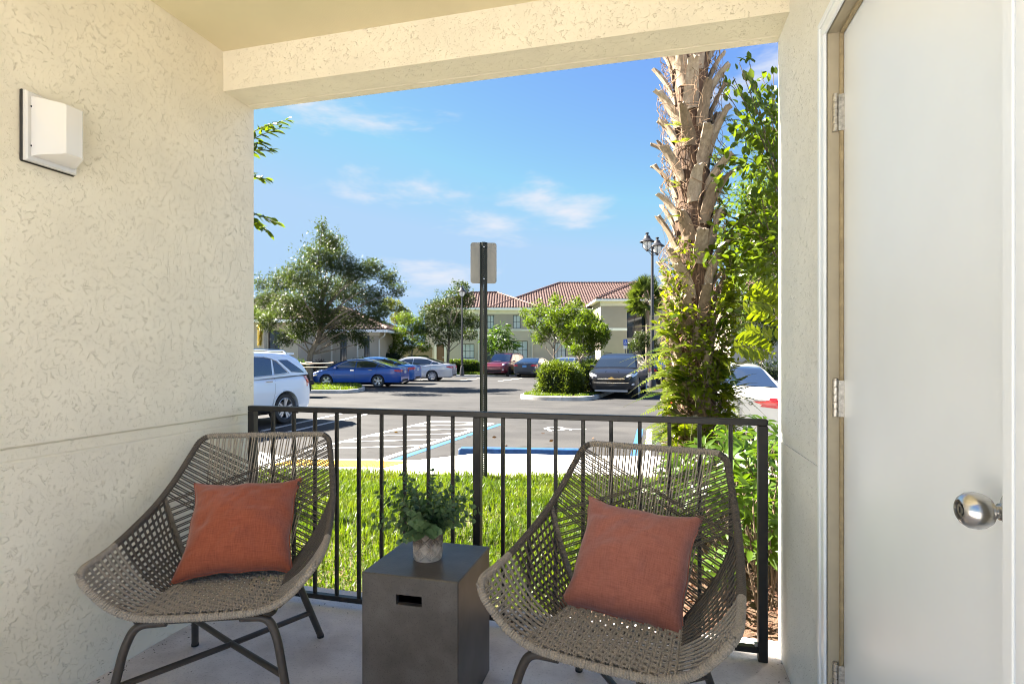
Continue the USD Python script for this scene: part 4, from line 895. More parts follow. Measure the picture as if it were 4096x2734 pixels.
def sedan(name, label, loc, rot, paint, L=4.87, Wd=1.86, H=1.47, scale=1.0, detail=True, rim_=None, seed=0., front=False, spokes=5, lamps='wide', twin=True):
    h = L / 2
    hood = [(-h, .93), (-h + .1, 1.03), (-h + .55, 1.06), (-h + 1.2, 1.03), (-.6, .98), (.8, .97), (h - 1.25, .98), (h - .6, .90), (h - .15, .76), (h, .68)]
    belt = [(-h, 1.04), (-h + .6, 1.04), (-.8, .985), (.5, .955), (h - 1.2, .95)]
    roof = [(-h + .50, 1.045), (-h + 1.0, 1.20), (-h + 1.5, 1.36), (-h + 2.0, H - .015), (-.1, H), (.45, H - .03), (.95, 1.27), (1.40, 1.03), (1.50, .965)]
    win = [[(-1.10, 1.035), (-.07, .995), (-.10, H - .115), (-.55, H - .115), (-.98, H - .17), (-1.22, H - .27)], [(-.01, .995), (1.14, .985), (.70, 1.215), (.40, H - .135), (-.04, H - .115)], [(-1.17, 1.04), (-1.28, H - .29), (-1.56, 1.14), (-1.62, 1.06)]]
    c = car(name, label, None, loc, rot, L, Wd, hood, belt, roof, 2.75, .325, paint, .93, win=win, roof_in=.66, scale=scale, spokes=spokes, rim_=rim_, seed=seed, twin=twin)
    c.screen(.55, 1.42, 'windscreen'); c.screen(-h + .60, -h + 1.62, 'rear_window')
    for sg in (1, -1):
        if detail:
            c.seam([(-.035, .30), (-.035, .99)], sg); c.seam([(1.02, .30), (1.13, .62), (1.02, .97)], sg); c.seam([(-1.02, .62), (-1.16, .75), (-1.18, .99)], sg); c.seam([(-.97, .30), (1.02, .30)], sg, .005)
            c.handle(.12, .88, sg, m_chrome); c.handle(-.86, .90, sg, m_chrome)
        c.mirror(.98, 1.03, sg)
    c.wrap([(-.52, .20), (.52, .20), (.52, .36), (-.52, .36)], 'front_intake', m_plastic, 1); c.wrap([(-.45, .50), (.45, .50), (.40, .62), (-.40, .62)], 'grille', m_plastic, 1)
    for sg in (1, -1):
        c.wrap([(sg * .50, .56), (sg * .80, .60), (sg * .82, .69), (sg * .52, .66)], 'headlight', m_lens, 1)
        c.wrap([(sg * .46, .82), (sg * .86, .78), (sg * .86, .94), (sg * .58, .95)], 'tail_light', m_red, -1)
        c.skin([(-h + .02, .79), (-h + .30, .84), (-h + .34, .91), (-h + .02, .93)], 'tail_light', m_red, sg, .006)
        c.skin([(h - .42, .585), (h - .16, .56), (h - .16, .64), (h - .46, .70)], 'headlight', m_lens, sg, .006)
    c.wrap([(-.55, .30), (.55, .30), (.50, .42), (-.50, .42)], 'rear_valance', m_plastic, -1)
    c.wrap([(-.60, .55), (.60, .55), (.60, .562), (-.60, .562)], 'bumper_gap', m_gap, -1, .004); c.wrap([(-.40, .955), (.40, .955), (.40, .965), (-.40, .965)], 'boot_gap', m_gap, -1, .004)
    return c
def suv(name, label, loc, rot, paint, L=4.65, Wd=1.84, H=1.66, scale=1.0, rails=True, rim_=None, wb=2.73, square=False, seed=0.):
    h = L / 2
    hood = [(-h, .98), (-h + .08, 1.08), (-h + .4, 1.12), (-1.0, 1.08), (.6, 1.06), (h - 1.15, 1.10), (h - .55, 1.05), (h - .18, .93), (h, .82)]
    belt = [(-h, 1.16), (-h + .8, 1.14), (-.5, 1.09), (h - 1.1, 1.06)]
    roof = [(-h + .06, 1.13), (-h + .22, 1.32), (-h + .42, H - .14), (-h + .62, H - .05), (-h + 1.2, H - .005), (-.1, H), (.35, H - .03), (.80, 1.44), (1.25, 1.14), (1.36, 1.06)]
    win = [[(-1.02, 1.15), (-.08, 1.115), (-.11, H - .12), (-.92, H - .13), (-1.10, H - .17)], [(-.02, 1.115), (1.02, 1.095), (.62, 1.36), (.34, H - .14), (-.05, H - .12)], [(-1.09, 1.16), (-1.14, H - .18), (-1.22, H - .2), (-1.52, 1.19)]]
    c = car(name, label, None, loc, rot, L, Wd, hood, belt, roof, wb, .355, paint, .92, win=win, roof_in=.72, scale=scale, sill=.28, dark_sill=True, rim_=rim_, seed=seed)
    c.screen(.48, 1.28, 'windscreen'); c.screen(-h + .10, -h + .50, 'rear_window')
    for sg in (1, -1):
        c.seam([(-.05, .42), (-.05, 1.09)], sg); c.seam([(.98, .42), (1.10, .70), (1.0, 1.05)], sg); c.seam([(-.96, .42), (-1.05, .78), (-1.10, 1.10)], sg)
        c.handle(.10, .98, sg, m_chrome); c.handle(-.88, 1.0, sg, m_chrome); c.mirror(.90, 1.15, sg)
        if rails:
            rp = np.array([(-h + .62, sg * (c.wtop - .06), H - .04), (-h + .75, sg * (c.wtop - .05), H + .035), (-.2, sg * (c.wtop - .05), H + .055), (.30, sg * (c.wtop - .06), H + .03), (.42, sg * (c.wtop - .07), H - .02)])
            part(c.t, 'roof_rail', MB().tube(rounded(rp, .08), .017, 8), m_chrome if rails == 2 else m_plastic, 40)
    return c
# placement helpers: from the pixel of a wheel's foot on the asphalt
HL = W(-.9962, .0872); H_LEFT = math.atan2(HL[1], HL[0])
def left_facing(u, v, wb, Wd, over_f, L, which='rear', s=1.0, head=None):
    """car heading -E1, its left side towards us; (u, v): foot of the near wheel"""
    hd = HL if head is None else head; lf = np.array([-hd[1], hd[0]]); P0 = G(u, v); fx = L / 2 - over_f; rx = fx - wb
    x = rx if which == 'rear' else fx; return P0 - hd * x * s - lf * (Wd / 2 - .04) * s

cp = sedan('blue_sedan', 'shiny dark blue sedan at the end of the stalls, its whole side in view', left_facing(377.8, 387.0, 2.75, 1.86, .93, 4.87, s=.96), H_LEFT, carpaint('deep_blue_paint', (.012, .060, .26), .0, .3, .25), scale=.96)
cp.plate(.80, -1, 'Y18')
for sg in (1, -1):
    part(cp.t, 'window_trim', MB().tube(np.array([(x_, sg * (cp.yside(x_, z_) + .012), z_) for x_, z_ in [(-1.66, 1.06), (-1.25, 1.22), (-.97, 1.33), (-.55, 1.38), (-.05, 1.385), (.40, 1.36), (.72, 1.24), (1.16, .995)]]), .011, 6), m_chrome, True)
part(cp.t, 'antenna', MB().hull([(-1.35, -.02, 1.43), (-1.35, .02, 1.43), (-1.2, 0, 1.46), (-1.37, 0, 1.50)]), m_plastic)
c2 = left_facing(377.8, 387.0, 2.75, 1.86, .93, 4.87, s=.96) + E2 * 2.9 + HL * .80
cq = sedan('blue_sedan', 'second blue sedan, mostly hidden behind the first, its tail showing', c2, H_LEFT, carpaint('mid_blue_paint', (.016, .095, .30), .0, .3, .3), L=4.6, Wd=1.78, scale=1.02); cq.plate(.80, -1, 'H47')
cs_ = sedan('silver_sedan', 'silver sedan with its boot towards the hedge by the lamp post', left_facing(432.2, 380.9, 2.75, 1.83, .93, 4.85, s=1.02), H_LEFT, carpaint('silver_paint', (.50, .51, .53), .0, .32, .55), scale=1.02, seed=.4, spokes=9, twin=False); cs_.plate(.80, -1, 'B26')
part(cs_.t, 'boot_spoiler', MB().hull([(-2.38, y, z) for y in (-.62, .62) for z in (1.04, 1.055)] + [(-2.18, y, 1.05) for y in (-.68, .68)]), carpaint('silver_spoiler', (.45, .46, .48), 0, .3, .5))
# white SUV by the railing
hd = -E2
pos = left_facing(285.6, 422.8, 2.86, 1.84, .94, 4.77, head=hd)
ws = suv('white_suv', 'pale white sport utility vehicle behind the patio wall, rear half in view', pos, math.atan2(hd[1], hd[0]), carpaint('pearl_white_paint', (.62, .68, .74), .0, .3, .1), L=4.77, wb=2.86, rails=2, H=1.68)
for sg in (1, -1):
    h_ = 4.77 / 2
    ws.wrap([(sg * .60, .86), (sg * .88, .84), (sg * .88, 1.10), (sg * .66, 1.10)], 'tail_light', m_red, -1); ws.skin([(-h_ + .03, .86), (-h_ + .24, .96), (-h_ + .32, 1.08), (-h_ + .06, 1.10)], 'tail_light', m_red, sg, .008)
    ws.patch([(-1.66, 1.20), (-1.32, 1.49), (-1.62, 1.49), (-2.02, 1.24), (-2.12, 1.17)], 'quarter_window', m_glass, sg)
    ar = MB(); a = np.linspace(-.12, PI + .12, 30); ar.tube(np.c_[ws.rx + .412 * np.cos(a), np.full(30, sg * .925), .362 + .412 * np.sin(a)], .014, 6); part(ws.t, 'arch_lip', ar, carpaint('white_lip', (.60, .66, .72)), True)
    part(ws.t, 'window_trim', MB().tube(np.array([(x_, sg * (ws.yside(x_, z_) + .012), z_) for x_, z_ in [(1.0, 1.085), (-.05, 1.10), (-1.05, 1.14), (-1.56, 1.175), (-1.26, 1.46), (-1.1, 1.52), (-.9, 1.56), (0, 1.57), (.4, 1.53)]]), .012, 6), m_chrome, True)
ws.wrap([(-.75, .45), (.75, .45), (.70, .62), (-.70, .62)], 'rear_valance', m_plastic, -1); ws.plate(.88, -1)
part(ws.t, 'spoiler', MB().hull([(-2.02, y, z) for y in (-.60, .60) for z in (1.62, 1.655)] + [(-1.70, y, z) for y in (-.62, .62) for z in (1.60, 1.665)]), carpaint('white_spoiler', (.62, .68, .74)), 30)
part(ws.t, 'mud_flap', MB().box((ws.rx - .43, .72, .20), (ws.rx - .40, .90, .42)), m_plastic)
# dark SUV facing us by the hedge island
H_DOWN = math.atan2(-E2[1], -E2[0])
f0 = AT(611.0, 20.3) + E2 * 2.33
m_ds = carpaint('graphite_paint', (.012, .013, .016), .0, .3, .2, .45)
ds = suv('dark_suv', 'dark grey sport utility vehicle facing the patio beside the hedge island', f0, H_DOWN, m_ds, rails=1)
h_ = 4.65 / 2
ds.wrap([(-.46, .74), (.46, .74), (.52, .86), (-.52, .86)], 'grille', m_plastic, 1); ds.wrap([(-.62, .60), (.62, .60), (.50, .72), (-.50, .72)], 'grille', m_plastic, 1, .008); ds.wrap([(-.52, .34), (.52, .34), (.58, .46), (-.58, .46)], 'front_intake', m_plastic, 1)
for k, zz in enumerate((.63, .66, .69, .77, .80, .83)): ds.wrap([(-.47, zz), (.47, zz), (.47, zz + .010), (-.47, zz + .010)], 'grille_bar', m_chrome if k == 3 else m_ds, 1, .014)
ds.wrap([(-.50, .725), (.50, .725), (.50, .740), (-.50, .740)], 'grille_trim', m_chrome, 1, .014); ds.wrap([(-.64, .585), (.64, .585), (.64, .60), (-.64, .60)], 'grille_trim', m_chrome, 1, .012)
m_gold = MAT('gold_badge', (.70, .50, .18), .2, 1.)
em = Polygon([(-.085, -.018), (-.035, -.018), (-.045, -.042), (.030, -.042), (.040, -.018), (.095, -.018), (.078, .018), (.036, .018), (.046, .042), (-.030, .042), (-.040, .018), (-.10, .018)])
xx = ds.end_at(.755, .1, 1); part(ds.t, 'badge', MB().prism(shapely.affinity.translate(em, 0, .756), 0, .02, R=np.array([[0, 0, 1], [1, 0, 0], [0, 1, 0.]]), t=(xx + .012, 0, 0)), m_gold)
for sg in (1, -1):
    hl = ds.wrap([(sg * .55, .80), (sg * .84, .86), (sg * .86, .96), (sg * .56, .87)], 'headlight', m_lens, 1, .010); ds.skin([(h_ - .50, .90), (h_ - .10, .80), (h_ - .10, .87), (h_ - .55, .98)], 'headlight', m_lens, sg, .010)
    fl_ = ds.wrap([(sg * .66, .44), (sg * .86, .47), (sg * .86, .64), (sg * .72, .62)], 'fog_lamp', m_plastic, 1, .008); ds.wrap([(sg * .74, .50), (sg * .82, .51), (sg * .82, .58), (sg * .75, .57)], 'fog_lens', m_lens, 1, .014, parent=fl_)
    ds.wrap([(sg * .20, 1.02), (sg * .22, 1.02), (sg * .30, .92), (sg * .28, .92)], 'bonnet_crease', m_ds, 1, .006)
ds.wrap([(-.60, .26), (.60, .26), (.60, .33), (-.60, .33)], 'skid_plate', MAT('skid_grey', (.3, .3, .3), .4), 1)
# maroon SUV and dark sedan in the far row, cars half hidden
m_mar = carpaint('maroon_paint', (.10, .008, .018), .0, .28, .3)
mo = suv('maroon_suv', 'maroon sport utility vehicle facing us left of the dark grey sedan by the house door', AT(493.5, 40.6) + E2 * 2.45, H_DOWN, m_mar, L=5.0, Wd=1.93, H=1.76, wb=3.0, rails=1, rim_=m_plastic)
mo.wrap([(-.62, .80), (.62, .80), (.62, .98), (-.62, .98)], 'grille', m_plastic, 1); mo.wrap([(-.60, .36), (.60, .36), (.66, .52), (-.66, .52)], 'front_intake', m_plastic, 1)
for sg in (1, -1): mo.wrap([(sg * .64, .86), (sg * .90, .88), (sg * .90, .98), (sg * .64, .98)], 'headlight', m_lens, 1, .01); mo.wrap([(sg * .68, .50), (sg * .80, .50), (sg * .80, .57), (sg * .68, .57)], 'fog_lamp', m_lens, 1, .01)
part(mo.t, 'bonnet_scoop', MB().hull([(x_, y, z_) for x_, z_ in ((1.5, 1.14), (1.9, 1.125), (1.62, 1.17)) for y in (-.28, .28)]), m_mar)
gs = sedan('grey_sedan', 'dark grey sedan, tail towards us, between the maroon car and the hedge', AT(524.5, 39.6) + E2 * 2.4, HE2, carpaint('dusk_grey_paint', (.045, .047, .052), 0, .3, .4), H=1.42); gs.plate(.80, -1, blue=True)
hs = sedan('pale_sedan', 'pale car roof showing over the clipped hedge', AT(565, 36.5) + E2 * .5, H_DOWN, carpaint('pale_blue_paint', (.34, .38, .42), 0, .3, .4), H=1.46)
rs = sedan('dark_sedan', 'dark car half hidden behind the ferns and the palm trunk', AT(668, 27.0) + E2 * 2.0, HE2, carpaint('dark_car_paint', (.04, .035, .04), 0, .3, .4), H=1.48)
# white sedan behind the palm
m_wv = carpaint('ivory_paint', (.52, .51, .47), 0, .28, .05)
vv = sedan('white_sedan', 'white sedan backed up behind the palm trunk and the right patio wall', AT(727.5, 8.55) + E2 * 2.38, HE2, m_wv, L=4.76, Wd=1.85, H=1.44)
vv.wrap([(-.20, .62), (.20, .62), (.22, .80), (-.22, .80)], 'plate_recess', carpaint('ivory_shade', (.38, .37, .34)), -1, .003)
for sg in (1, -1): vv.wrap([(sg * .36, .90), (sg * .50, .84), (sg * .90, .84), (sg * .90, .93)], 'tail_light', m_red, -1, .010); vv.wrap([(sg * .45, .885), (sg * .88, .875), (sg * .88, .89), (sg * .45, .90)], 'light_bar', MAT('lamp_bright_red', (.8, .03, .02), .2), -1, .013)
px_ = vv.plate(.715, -1, 'K8 00')
st_ = vv.face([(-.06, .775), (.06, .775), (.06, .79), (-.06, .79)], 'plate_sticker', MAT('sticker_orange', (.75, .30, .02), .5), px_ - .0135, -1, thick=.001)
m_let = MAT('badge_grey', (.03, .03, .03), .4, .2)
for i, ch_ in enumerate('VOLVO'):
    m = meshkit.text_mesh(ch_, .052, .006, bold=False); v = np.array(m.vertices); v[:, 0] -= v[:, 0].mean(); v[:, 0] *= 1.25; y_ = (2 - i) * .165; x_ = vv.end_at(.868, y_, -1)
    part(vv.t, 'letter', MB().add(v @ np.array([[0, 0, -1], [-1, 0, 0], [0, 1, 0.]]).T + [x_ - .007, y_, .842], m.faces), m_let)
m = meshkit.text_mesh('T5', .045, .005); v = np.array(m.vertices); v[:, 0] -= v[:, 0].mean(); v[:, 0] *= 1.3; part(vv.t, 'letter', MB().add(v @ np.array([[0, 0, -1], [-1, 0, 0], [0, 1, 0.]]).T + [vv.end_at(.76, -.80, -1) - .007, -.76, .745], m.faces), m_let)
vv.wrap([(-.80, .40), (.80, .40), (.80, .412), (-.80, .412)], 'bumper_gap', m_gap, -1, .006)
for sg in (1, -1): vv.wrap([(sg * .70, .33), (sg * .88, .33), (sg * .88, .37), (sg * .70, .37)], 'reflector', m_red, -1, .010)
# trailer with hoses and poles behind the white SUV
def trailer():
    p0 = AT(291, 21.3); t = thing('tool_trailer', 'dark work trailer with black hoses and pale poles behind the white car', 'trailer', (p0[0], p0[1], LOT), H_LEFT)
    part(t, 'bed', MB().box((-.7, -.5, .45), (2.2, .5, .62), .02), m_plastic); part(t, 'tank', MB().lathe([(0, -.5), (.27, -.48), (.30, -.4), (.30, .4), (.27, .48), (0, .5)], 24, R=np.array([[0, 0, 1], [1, 0, 0], [0, 1, 0.]]), t=(.9, 0, .95)), MAT('tank_black', (.02, .02, .022), .35), 40)
    for k in range(3):
        a = np.linspace(0, 2 * PI, 24, endpoint=False); part(t, 'hose', MB().tube(np.c_[-.55 - .05 * k + .03 * np.sin(3 * a), .02 + .28 * np.cos(a), .62 + (.30 + .04 * k) * np.sin(a) - .06 * k], .035, 7, closed=True), MAT('hose_rubber', (.012, .014, .02), .45), True)
    for k, (dy, z, L_) in enumerate(((-.2, 1.12, 2.3), (.05, 1.18, 2.7), (.25, 1.1, 2.0))): part(t, 'pole', MB().tube([(1.0, dy, z), (1.0 - L_, dy - .15 + .12 * k, z + .02 + .11 * k)], .022, 7), MAT('pole_wood', (.50, .38, .26), .6), True)
    part(t, 'red_strap', MB().hull([(-.2, y, z) for y in (-.3, .3) for z in (1.13, 1.19)] + [(.3, y, 1.16) for y in (-.3, .3)]), MAT('strap_red', (.4, .02, .02), .5)); 
    for sg in (1, -1): wheel(t, .7, sg * .6, sg, .30, spokes=5)
trailer()
# ------------------------------------------------------------------ trees, shrubs, palms
m_bark = MAT('grey_bark', (.15, .12, .09), .9, var=.45, vscale=9, bump=.9, bscale=22, bdist=.03, stretch=(1, 1, .35))
OAK = LEAF('oak_leaf', [(0, (.035, .055, .013)), (.4, (.07, .095, .018)), (.72, (.13, .15, .028)), (.92, (.22, .21, .045)), (1, (.32, .22, .06))], .4, .42, (1.7, 1.6, .5), .5)
LIME = LEAF('lime_leaf', [(0, (.07, .115, .010)), (.5, (.12, .18, .014)), (.85, (.18, .24, .02)), (1, (.28, .31, .05))], .4, .5)
HEDGE = LEAF('hedge_leaf', [(0, (.07, .105, .012)), (.5, (.14, .18, .018)), (.85, (.24, .26, .03)), (1, (.36, .31, .06))], .4, .42)
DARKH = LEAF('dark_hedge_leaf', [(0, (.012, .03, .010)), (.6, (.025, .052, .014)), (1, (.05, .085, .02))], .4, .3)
YEL = LEAF('croton_leaf', [(0, (.10, .12, .015)), (.5, (.22, .17, .02)), (1, (.32, .17, .04))], .4, .45)
PURP = LEAF('purple_leaf', [(0, (.05, .02, .02)), (.5, (.09, .04, .03)), (1, (.12, .10, .03))], .4, .3)
def crown_pts(clumps, n, rng, shell=.55):
    vol = np.array([c[3] ** 2.2 for c in clumps]); k = rng.choice(len(clumps), n, p=vol / vol.sum()); C = np.array([c[:3] for c in clumps])[k]; R_ = np.array([c[3] for c in clumps])[k]
    d = rng.normal(size=(n, 3)); d /= np.linalg.norm(d, axis=1, keepdims=True); r = (shell + (1 - shell) * rng.uniform(0, 1, n)) * (1 + .25 * rng.normal(size=n) * (rng.uniform(size=n) < .25))
    return C + d * (R_ * r)[:, None] * [1, 1, .78], d
def tree(name, label, base, trunk, clumps, n, leaf, mat, seed, cat='tree', r0=.16, group=None, branch=True, Wr=.5, shell=.5, twigs=0):
    """trunk: points from the base (relative); clumps: (x, y, z, r) relative to the base"""
    rng = np.random.default_rng(seed); t = thing(name, label, cat, base, 0, group)
    tp = spline(np.array(trunk, float), 16); tr = part(t, 'trunk', MB().tube(tp, np.linspace(r0, r0 * .55, 16) * (1 + .4 * np.exp(-np.arange(16) / 1.2)), 9), m_bark, True)
    if branch:
        br = MB()
        for c in clumps:
            e = np.array(c[:3]); k = int(np.clip(np.interp(e[2] * .62, tp[:, 2], np.arange(16)), 6, 15)); a = tp[k]; mid = a + (e - a) * .5 + rng.normal(size=3) * .12 * np.linalg.norm(e - a) * [1, 1, .3] + [0, 0, .05]
            q = spline([a, mid, e, e + (e - mid) * .15], 12); br.tube(q, np.linspace(r0 * .30, .008, 12), 6)
            for _ in range(3):
                j = rng.integers(5, 11); d_ = rng.normal(size=3); d_ /= np.linalg.norm(d_); br.tube(spline([q[j], q[j] + d_ * c[3] * .5 + [0, 0, .1], q[j] + d_ * c[3] * .8], 6), np.linspace(.014, .004, 6), 4)
        part(t, 'branches', br, m_bark, True)
    p, d = crown_pts(clumps, n, rng, shell)
    if twigs:
        tw = []
        for _ in range(twigs):
            c = clumps[rng.integers(len(clumps))]; dd = rng.normal(size=3); dd[2] = abs(dd[2]) + .3; dd /= np.linalg.norm(dd); s_ = rng.uniform(.8, 1.5, 14)[:, None]; tw.append(np.array(c[:3]) + dd * c[3] * s_ + rng.normal(size=(14, 3)) * .07)
        p = np.vstack([p] + tw); d = np.vstack([d, rng.normal(size=(len(p) - len(d), 3))])
    dd = d * .55 + rng.normal(size=d.shape) * .8 + [0, 0, -.15]
    part(t, 'crown', leaves(p, dd, leaf * rng.uniform(.65, 1.35, len(p)), leaf * Wr * rng.uniform(.75, 1.25, len(p)), rng, .3), mat, kind='stuff')
    return t
def blob(c, r, n, rng, flat=.7):
    return [(c[0] + x, c[1] + y, c[2] + z, rr) for (x, y, z), rr in zip(rng.normal(size=(n, 3)) * np.array([r, r, r * flat]) * .55, rng.uniform(.3, .5, n) * r)]
ISZ = LOT + .135
def cl(u, v, r, dep, b, ddep=0.):
    """clump from pixel, size in pixels, depth; relative to base b"""
    q = AT(u, dep + ddep); return (q[0] - b[0], q[1] - b[1], Z(v, dep + ddep) - b[2], r * dep / FPX)
def oaks():
    rng = np.random.default_rng(2)
    b = np.array([*AT(309, 27.6), ISZ]); D_ = 27.6
    spec = [(327, 240, 15), (318, 258, 22), (338, 262, 20), (300, 275, 20), (282, 282, 20), (268, 300, 17), (355, 272, 18), (372, 268, 16), (388, 278, 13), (396, 290, 10), (345, 290, 26), (315, 290, 26), (372, 298, 20), (290, 306, 22), (268, 322, 14), (320, 315, 24), (350, 318, 20), (300, 330, 16), (285, 338, 12), (372, 318, 15), (383, 310, 12), (338, 335, 12), (358, 335, 12), (364, 342, 8), (322, 228, 7), (334, 246, 12), (262, 284, 10)]
    cs = [cl(u, v, r * .92, D_, b, rng.normal() * 1.2) for u, v, r in spec]
    tree('oak_tree', 'big spreading oak with a leaning trunk on the grass island', b, [(0, 0, 0), (.05, 0, .8), (.1, 0, 1.5), (.5, .1, 2.4), (.7, 0, 3.6)], cs, 44000, .115, OAK, 7, r0=.17, twigs=90, shell=.3)
    b = np.array([*AT(448, 44), ISZ]); D_ = 44.
    spec = [(462, 287, 8), (455, 298, 13), (466, 300, 10), (440, 306, 12), (428, 314, 11), (447, 318, 15), (464, 318, 12), (474, 322, 8), (434, 328, 12), (456, 332, 12), (420, 328, 8), (470, 334, 8), (440, 340, 8)]
    tree('oak_tree', 'smaller oak behind the silver sedan, next to the tall lamp post', b, [(0, 0, 0), (0, 0, .9), (.05, 0, 1.8), (.1, 0, 3.2)], [cl(u, v, r, D_, b, rng.normal() * 1) for u, v, r in spec], 13000, .16, OAK, 9, r0=.13, twigs=40)
    # light green trees on the hedge island
    b = np.array([*AT(554, 24.5), ISZ]); D_ = 24.5
    spec = [(555, 301, 7), (540, 312, 12), (556, 316, 13), (570, 312, 12), (530, 322, 8), (548, 328, 14), (566, 330, 14), (540, 338, 9), (575, 328, 9), (524, 314, 5), (578, 304, 6)]
    tree('myrtle_tree', 'loose light green tree with bare lower stems rising out of the hedge', b, [(0, 0, 0), (.02, 0, .8), (0, .02, 1.5), (.05, 0, 2.2)], [cl(u, v, r * .95, D_, b, rng.normal() * .6) for u, v, r in spec], 6000, .12, LIME, 10, r0=.05, twigs=60, shell=.3)
    b = np.array([*AT(577, 29.0), ISZ]); D_ = 29.0
    spec = [(585, 316, 9), (575, 326, 12), (592, 322, 11), (600, 330, 10), (583, 336, 13), (570, 340, 10), (598, 342, 9), (604, 336, 7), (576, 350, 7), (588, 350, 7)]
    tree('round_tree', 'dense bright green round tree behind the hedge, right of the loose one', b, [(0, 0, 0), (.05, 0, .5), (.1, 0, 1.2)], [cl(u, v, r, D_, b, rng.normal() * .6) for u, v, r in spec], 8000, .14, LIME, 11, r0=.06, twigs=30)
    # mixed growth between the houses
    for (u, v, D_, spec, mat, n, nm, lab) in (
        (394, 366, 46, [(388, 302, 6), (396, 306, 8), (404, 312, 7), (398, 318, 8)], YEL, 2500, 'croton_tree', 'yellow and orange croton tree between the two houses'),
        (412, 366, 45, [(405, 318, 9), (414, 324, 10), (400, 332, 9), (418, 336, 10), (408, 344, 9), (392, 342, 9), (424, 346, 7), (386, 350, 8), (398, 352, 8)], LIME, 7000, 'lime_tree', 'light green tree filling the gap right of the low house'),
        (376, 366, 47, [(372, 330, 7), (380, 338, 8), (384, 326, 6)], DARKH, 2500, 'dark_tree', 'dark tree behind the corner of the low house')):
        b = np.array([*AT(u, D_), ISZ]); tree(nm, lab, b, [(0, 0, 0), (0, 0, 1.), (0, 0, 2.)], [cl(a, c, r, D_, b, rng.normal() * .8) for a, c, r in spec], n, .17, mat, int(u), r0=.08)
    # beside and behind the palm
    b = np.array([*AT(762, 17), ISZ]); D_ = 17.
    spec = [(742, 318, 14), (758, 312, 16), (776, 316, 14), (748, 332, 12), (768, 334, 14), (784, 330, 12), (738, 303, 9), (790, 305, 18), (735, 340, 8), (754, 346, 8)]
    tree('round_tree', 'leafy green tree behind the white sedan, beside the patio wall', b, [(0, 0, 0), (.0, 0, .8), (0, 0, 1.4)], [cl(u, v, r, D_, b, rng.normal() * .5) for u, v, r in spec], 11000, .085, LEAF('mid_leaf', [(0, (.05, .085, .012)), (.6, (.10, .15, .018)), (1, (.20, .24, .04))], .4, .4), 21, r0=.07)
    b = np.array([*AT(640, 40), ISZ]); D_ = 40.
    tree('round_tree', 'small dark green tree right of the tall double lamp', b, [(0, 0, 0), (.0, 0, .8), (0, 0, 1.2)], [cl(u, v, r, D_, b) for u, v, r in ((636, 345, 8), (648, 340, 9), (656, 350, 8), (640, 335, 6))], 2500, .16, OAK, 23, r0=.07)
oaks()
def hedge(name, label, c, ang, size, n, leaf, mat, seed, mats=None, flower=None, lump=.1, cat='hedge', group=None):
    """clipped block of leaves: centre, direction, (length, width, height)"""
    rng = np.random.default_rng(seed); t = thing(name, label, cat, (c[0], c[1], c[2]), ang, group); L, Wd, H = size
    area = np.array([L * Wd, L * H, L * H, Wd * H, Wd * H]); k = rng.choice(5, n, p=area / area.sum()); a, b = rng.uniform(-.5, .5, n), rng.uniform(-.5, .5, n); p = np.zeros((n, 3)); nn = np.zeros((n, 3))
    for i, (ax, s) in enumerate(((2, 1), (1, -1), (1, 1), (0, 1), (0, -1))):
        m_ = k == i
        if ax == 2: p[m_] = np.c_[a[m_] * L, b[m_] * Wd, np.full(m_.sum(), H)]
        elif ax == 1: p[m_] = np.c_[a[m_] * L, np.full(m_.sum(), s * Wd / 2), (b[m_] + .5) * H]
        else: p[m_] = np.c_[np.full(m_.sum(), s * L / 2), a[m_] * Wd, (b[m_] + .5) * H]
        nn[m_, ax] = s
    q = np.abs(p / [L / 2, Wd / 2, H]); rnd = np.clip(1 - .10 * (np.maximum(q[:, 0] - .75, 0) + np.maximum(q[:, 1] - .6, 0) + np.maximum(q[:, 2] - .7, 0)) * 4, .75, 1)[:, None]
    p = p * np.where(True, rnd, 1); off = (meshkit.fbm(p * 1.6 + seed, 3) - .5)[:, None] * lump * 2.6 + rng.normal(size=(n, 1)) * lump * .35 - rng.uniform(0, lump * 1.1, (n, 1)); p = p + nn * off
    d = nn * .7 + rng.normal(size=(n, 3)) * .75 + [0, 0, .25]
    part(t, 'foliage', leaves(p, d, leaf * rng.uniform(.6, 1.3, n), leaf * .5 * rng.uniform(.8, 1.2, n), rng, .3), mat, kind='stuff')
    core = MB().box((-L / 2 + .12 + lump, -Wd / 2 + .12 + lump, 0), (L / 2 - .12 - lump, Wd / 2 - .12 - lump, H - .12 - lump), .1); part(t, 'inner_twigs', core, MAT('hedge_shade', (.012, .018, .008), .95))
    if flower:
        col, fn, fs = flower; fm = MB()
        for i in rng.choice(n, fn, replace=False):
            f5 = rng.normal(size=(5, 3)) + nn[i] * 1.2; fm.join(leaves(np.repeat(p[i:i + 1] + nn[i] * .04, 5, 0), f5, fs, fs * .8, rng, .2))
        part(t, 'flowers', fm, LEAF('petal_' + name + str(seed), [(0, col), (1, tuple(np.minimum(np.array(col) * 1.5, .9)))], .5, .3, (1, .5, .5)), kind='stuff')
    return t
hc = ic + E2 * 1.55
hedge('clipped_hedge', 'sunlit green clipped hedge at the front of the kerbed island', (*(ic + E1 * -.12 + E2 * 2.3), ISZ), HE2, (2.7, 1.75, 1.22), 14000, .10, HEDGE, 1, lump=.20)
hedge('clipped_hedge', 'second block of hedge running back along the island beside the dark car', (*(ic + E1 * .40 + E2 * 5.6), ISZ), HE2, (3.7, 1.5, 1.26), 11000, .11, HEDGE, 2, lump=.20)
hedge('purple_shrub', 'purple bronze shrub at the far end of the island hedge', (*(ic + E1 * .55 + E2 * 8.1), ISZ), HE2, (1.2, 1.3, 1.2), 2600, .10, PURP, 3, lump=.16, cat='shrub')
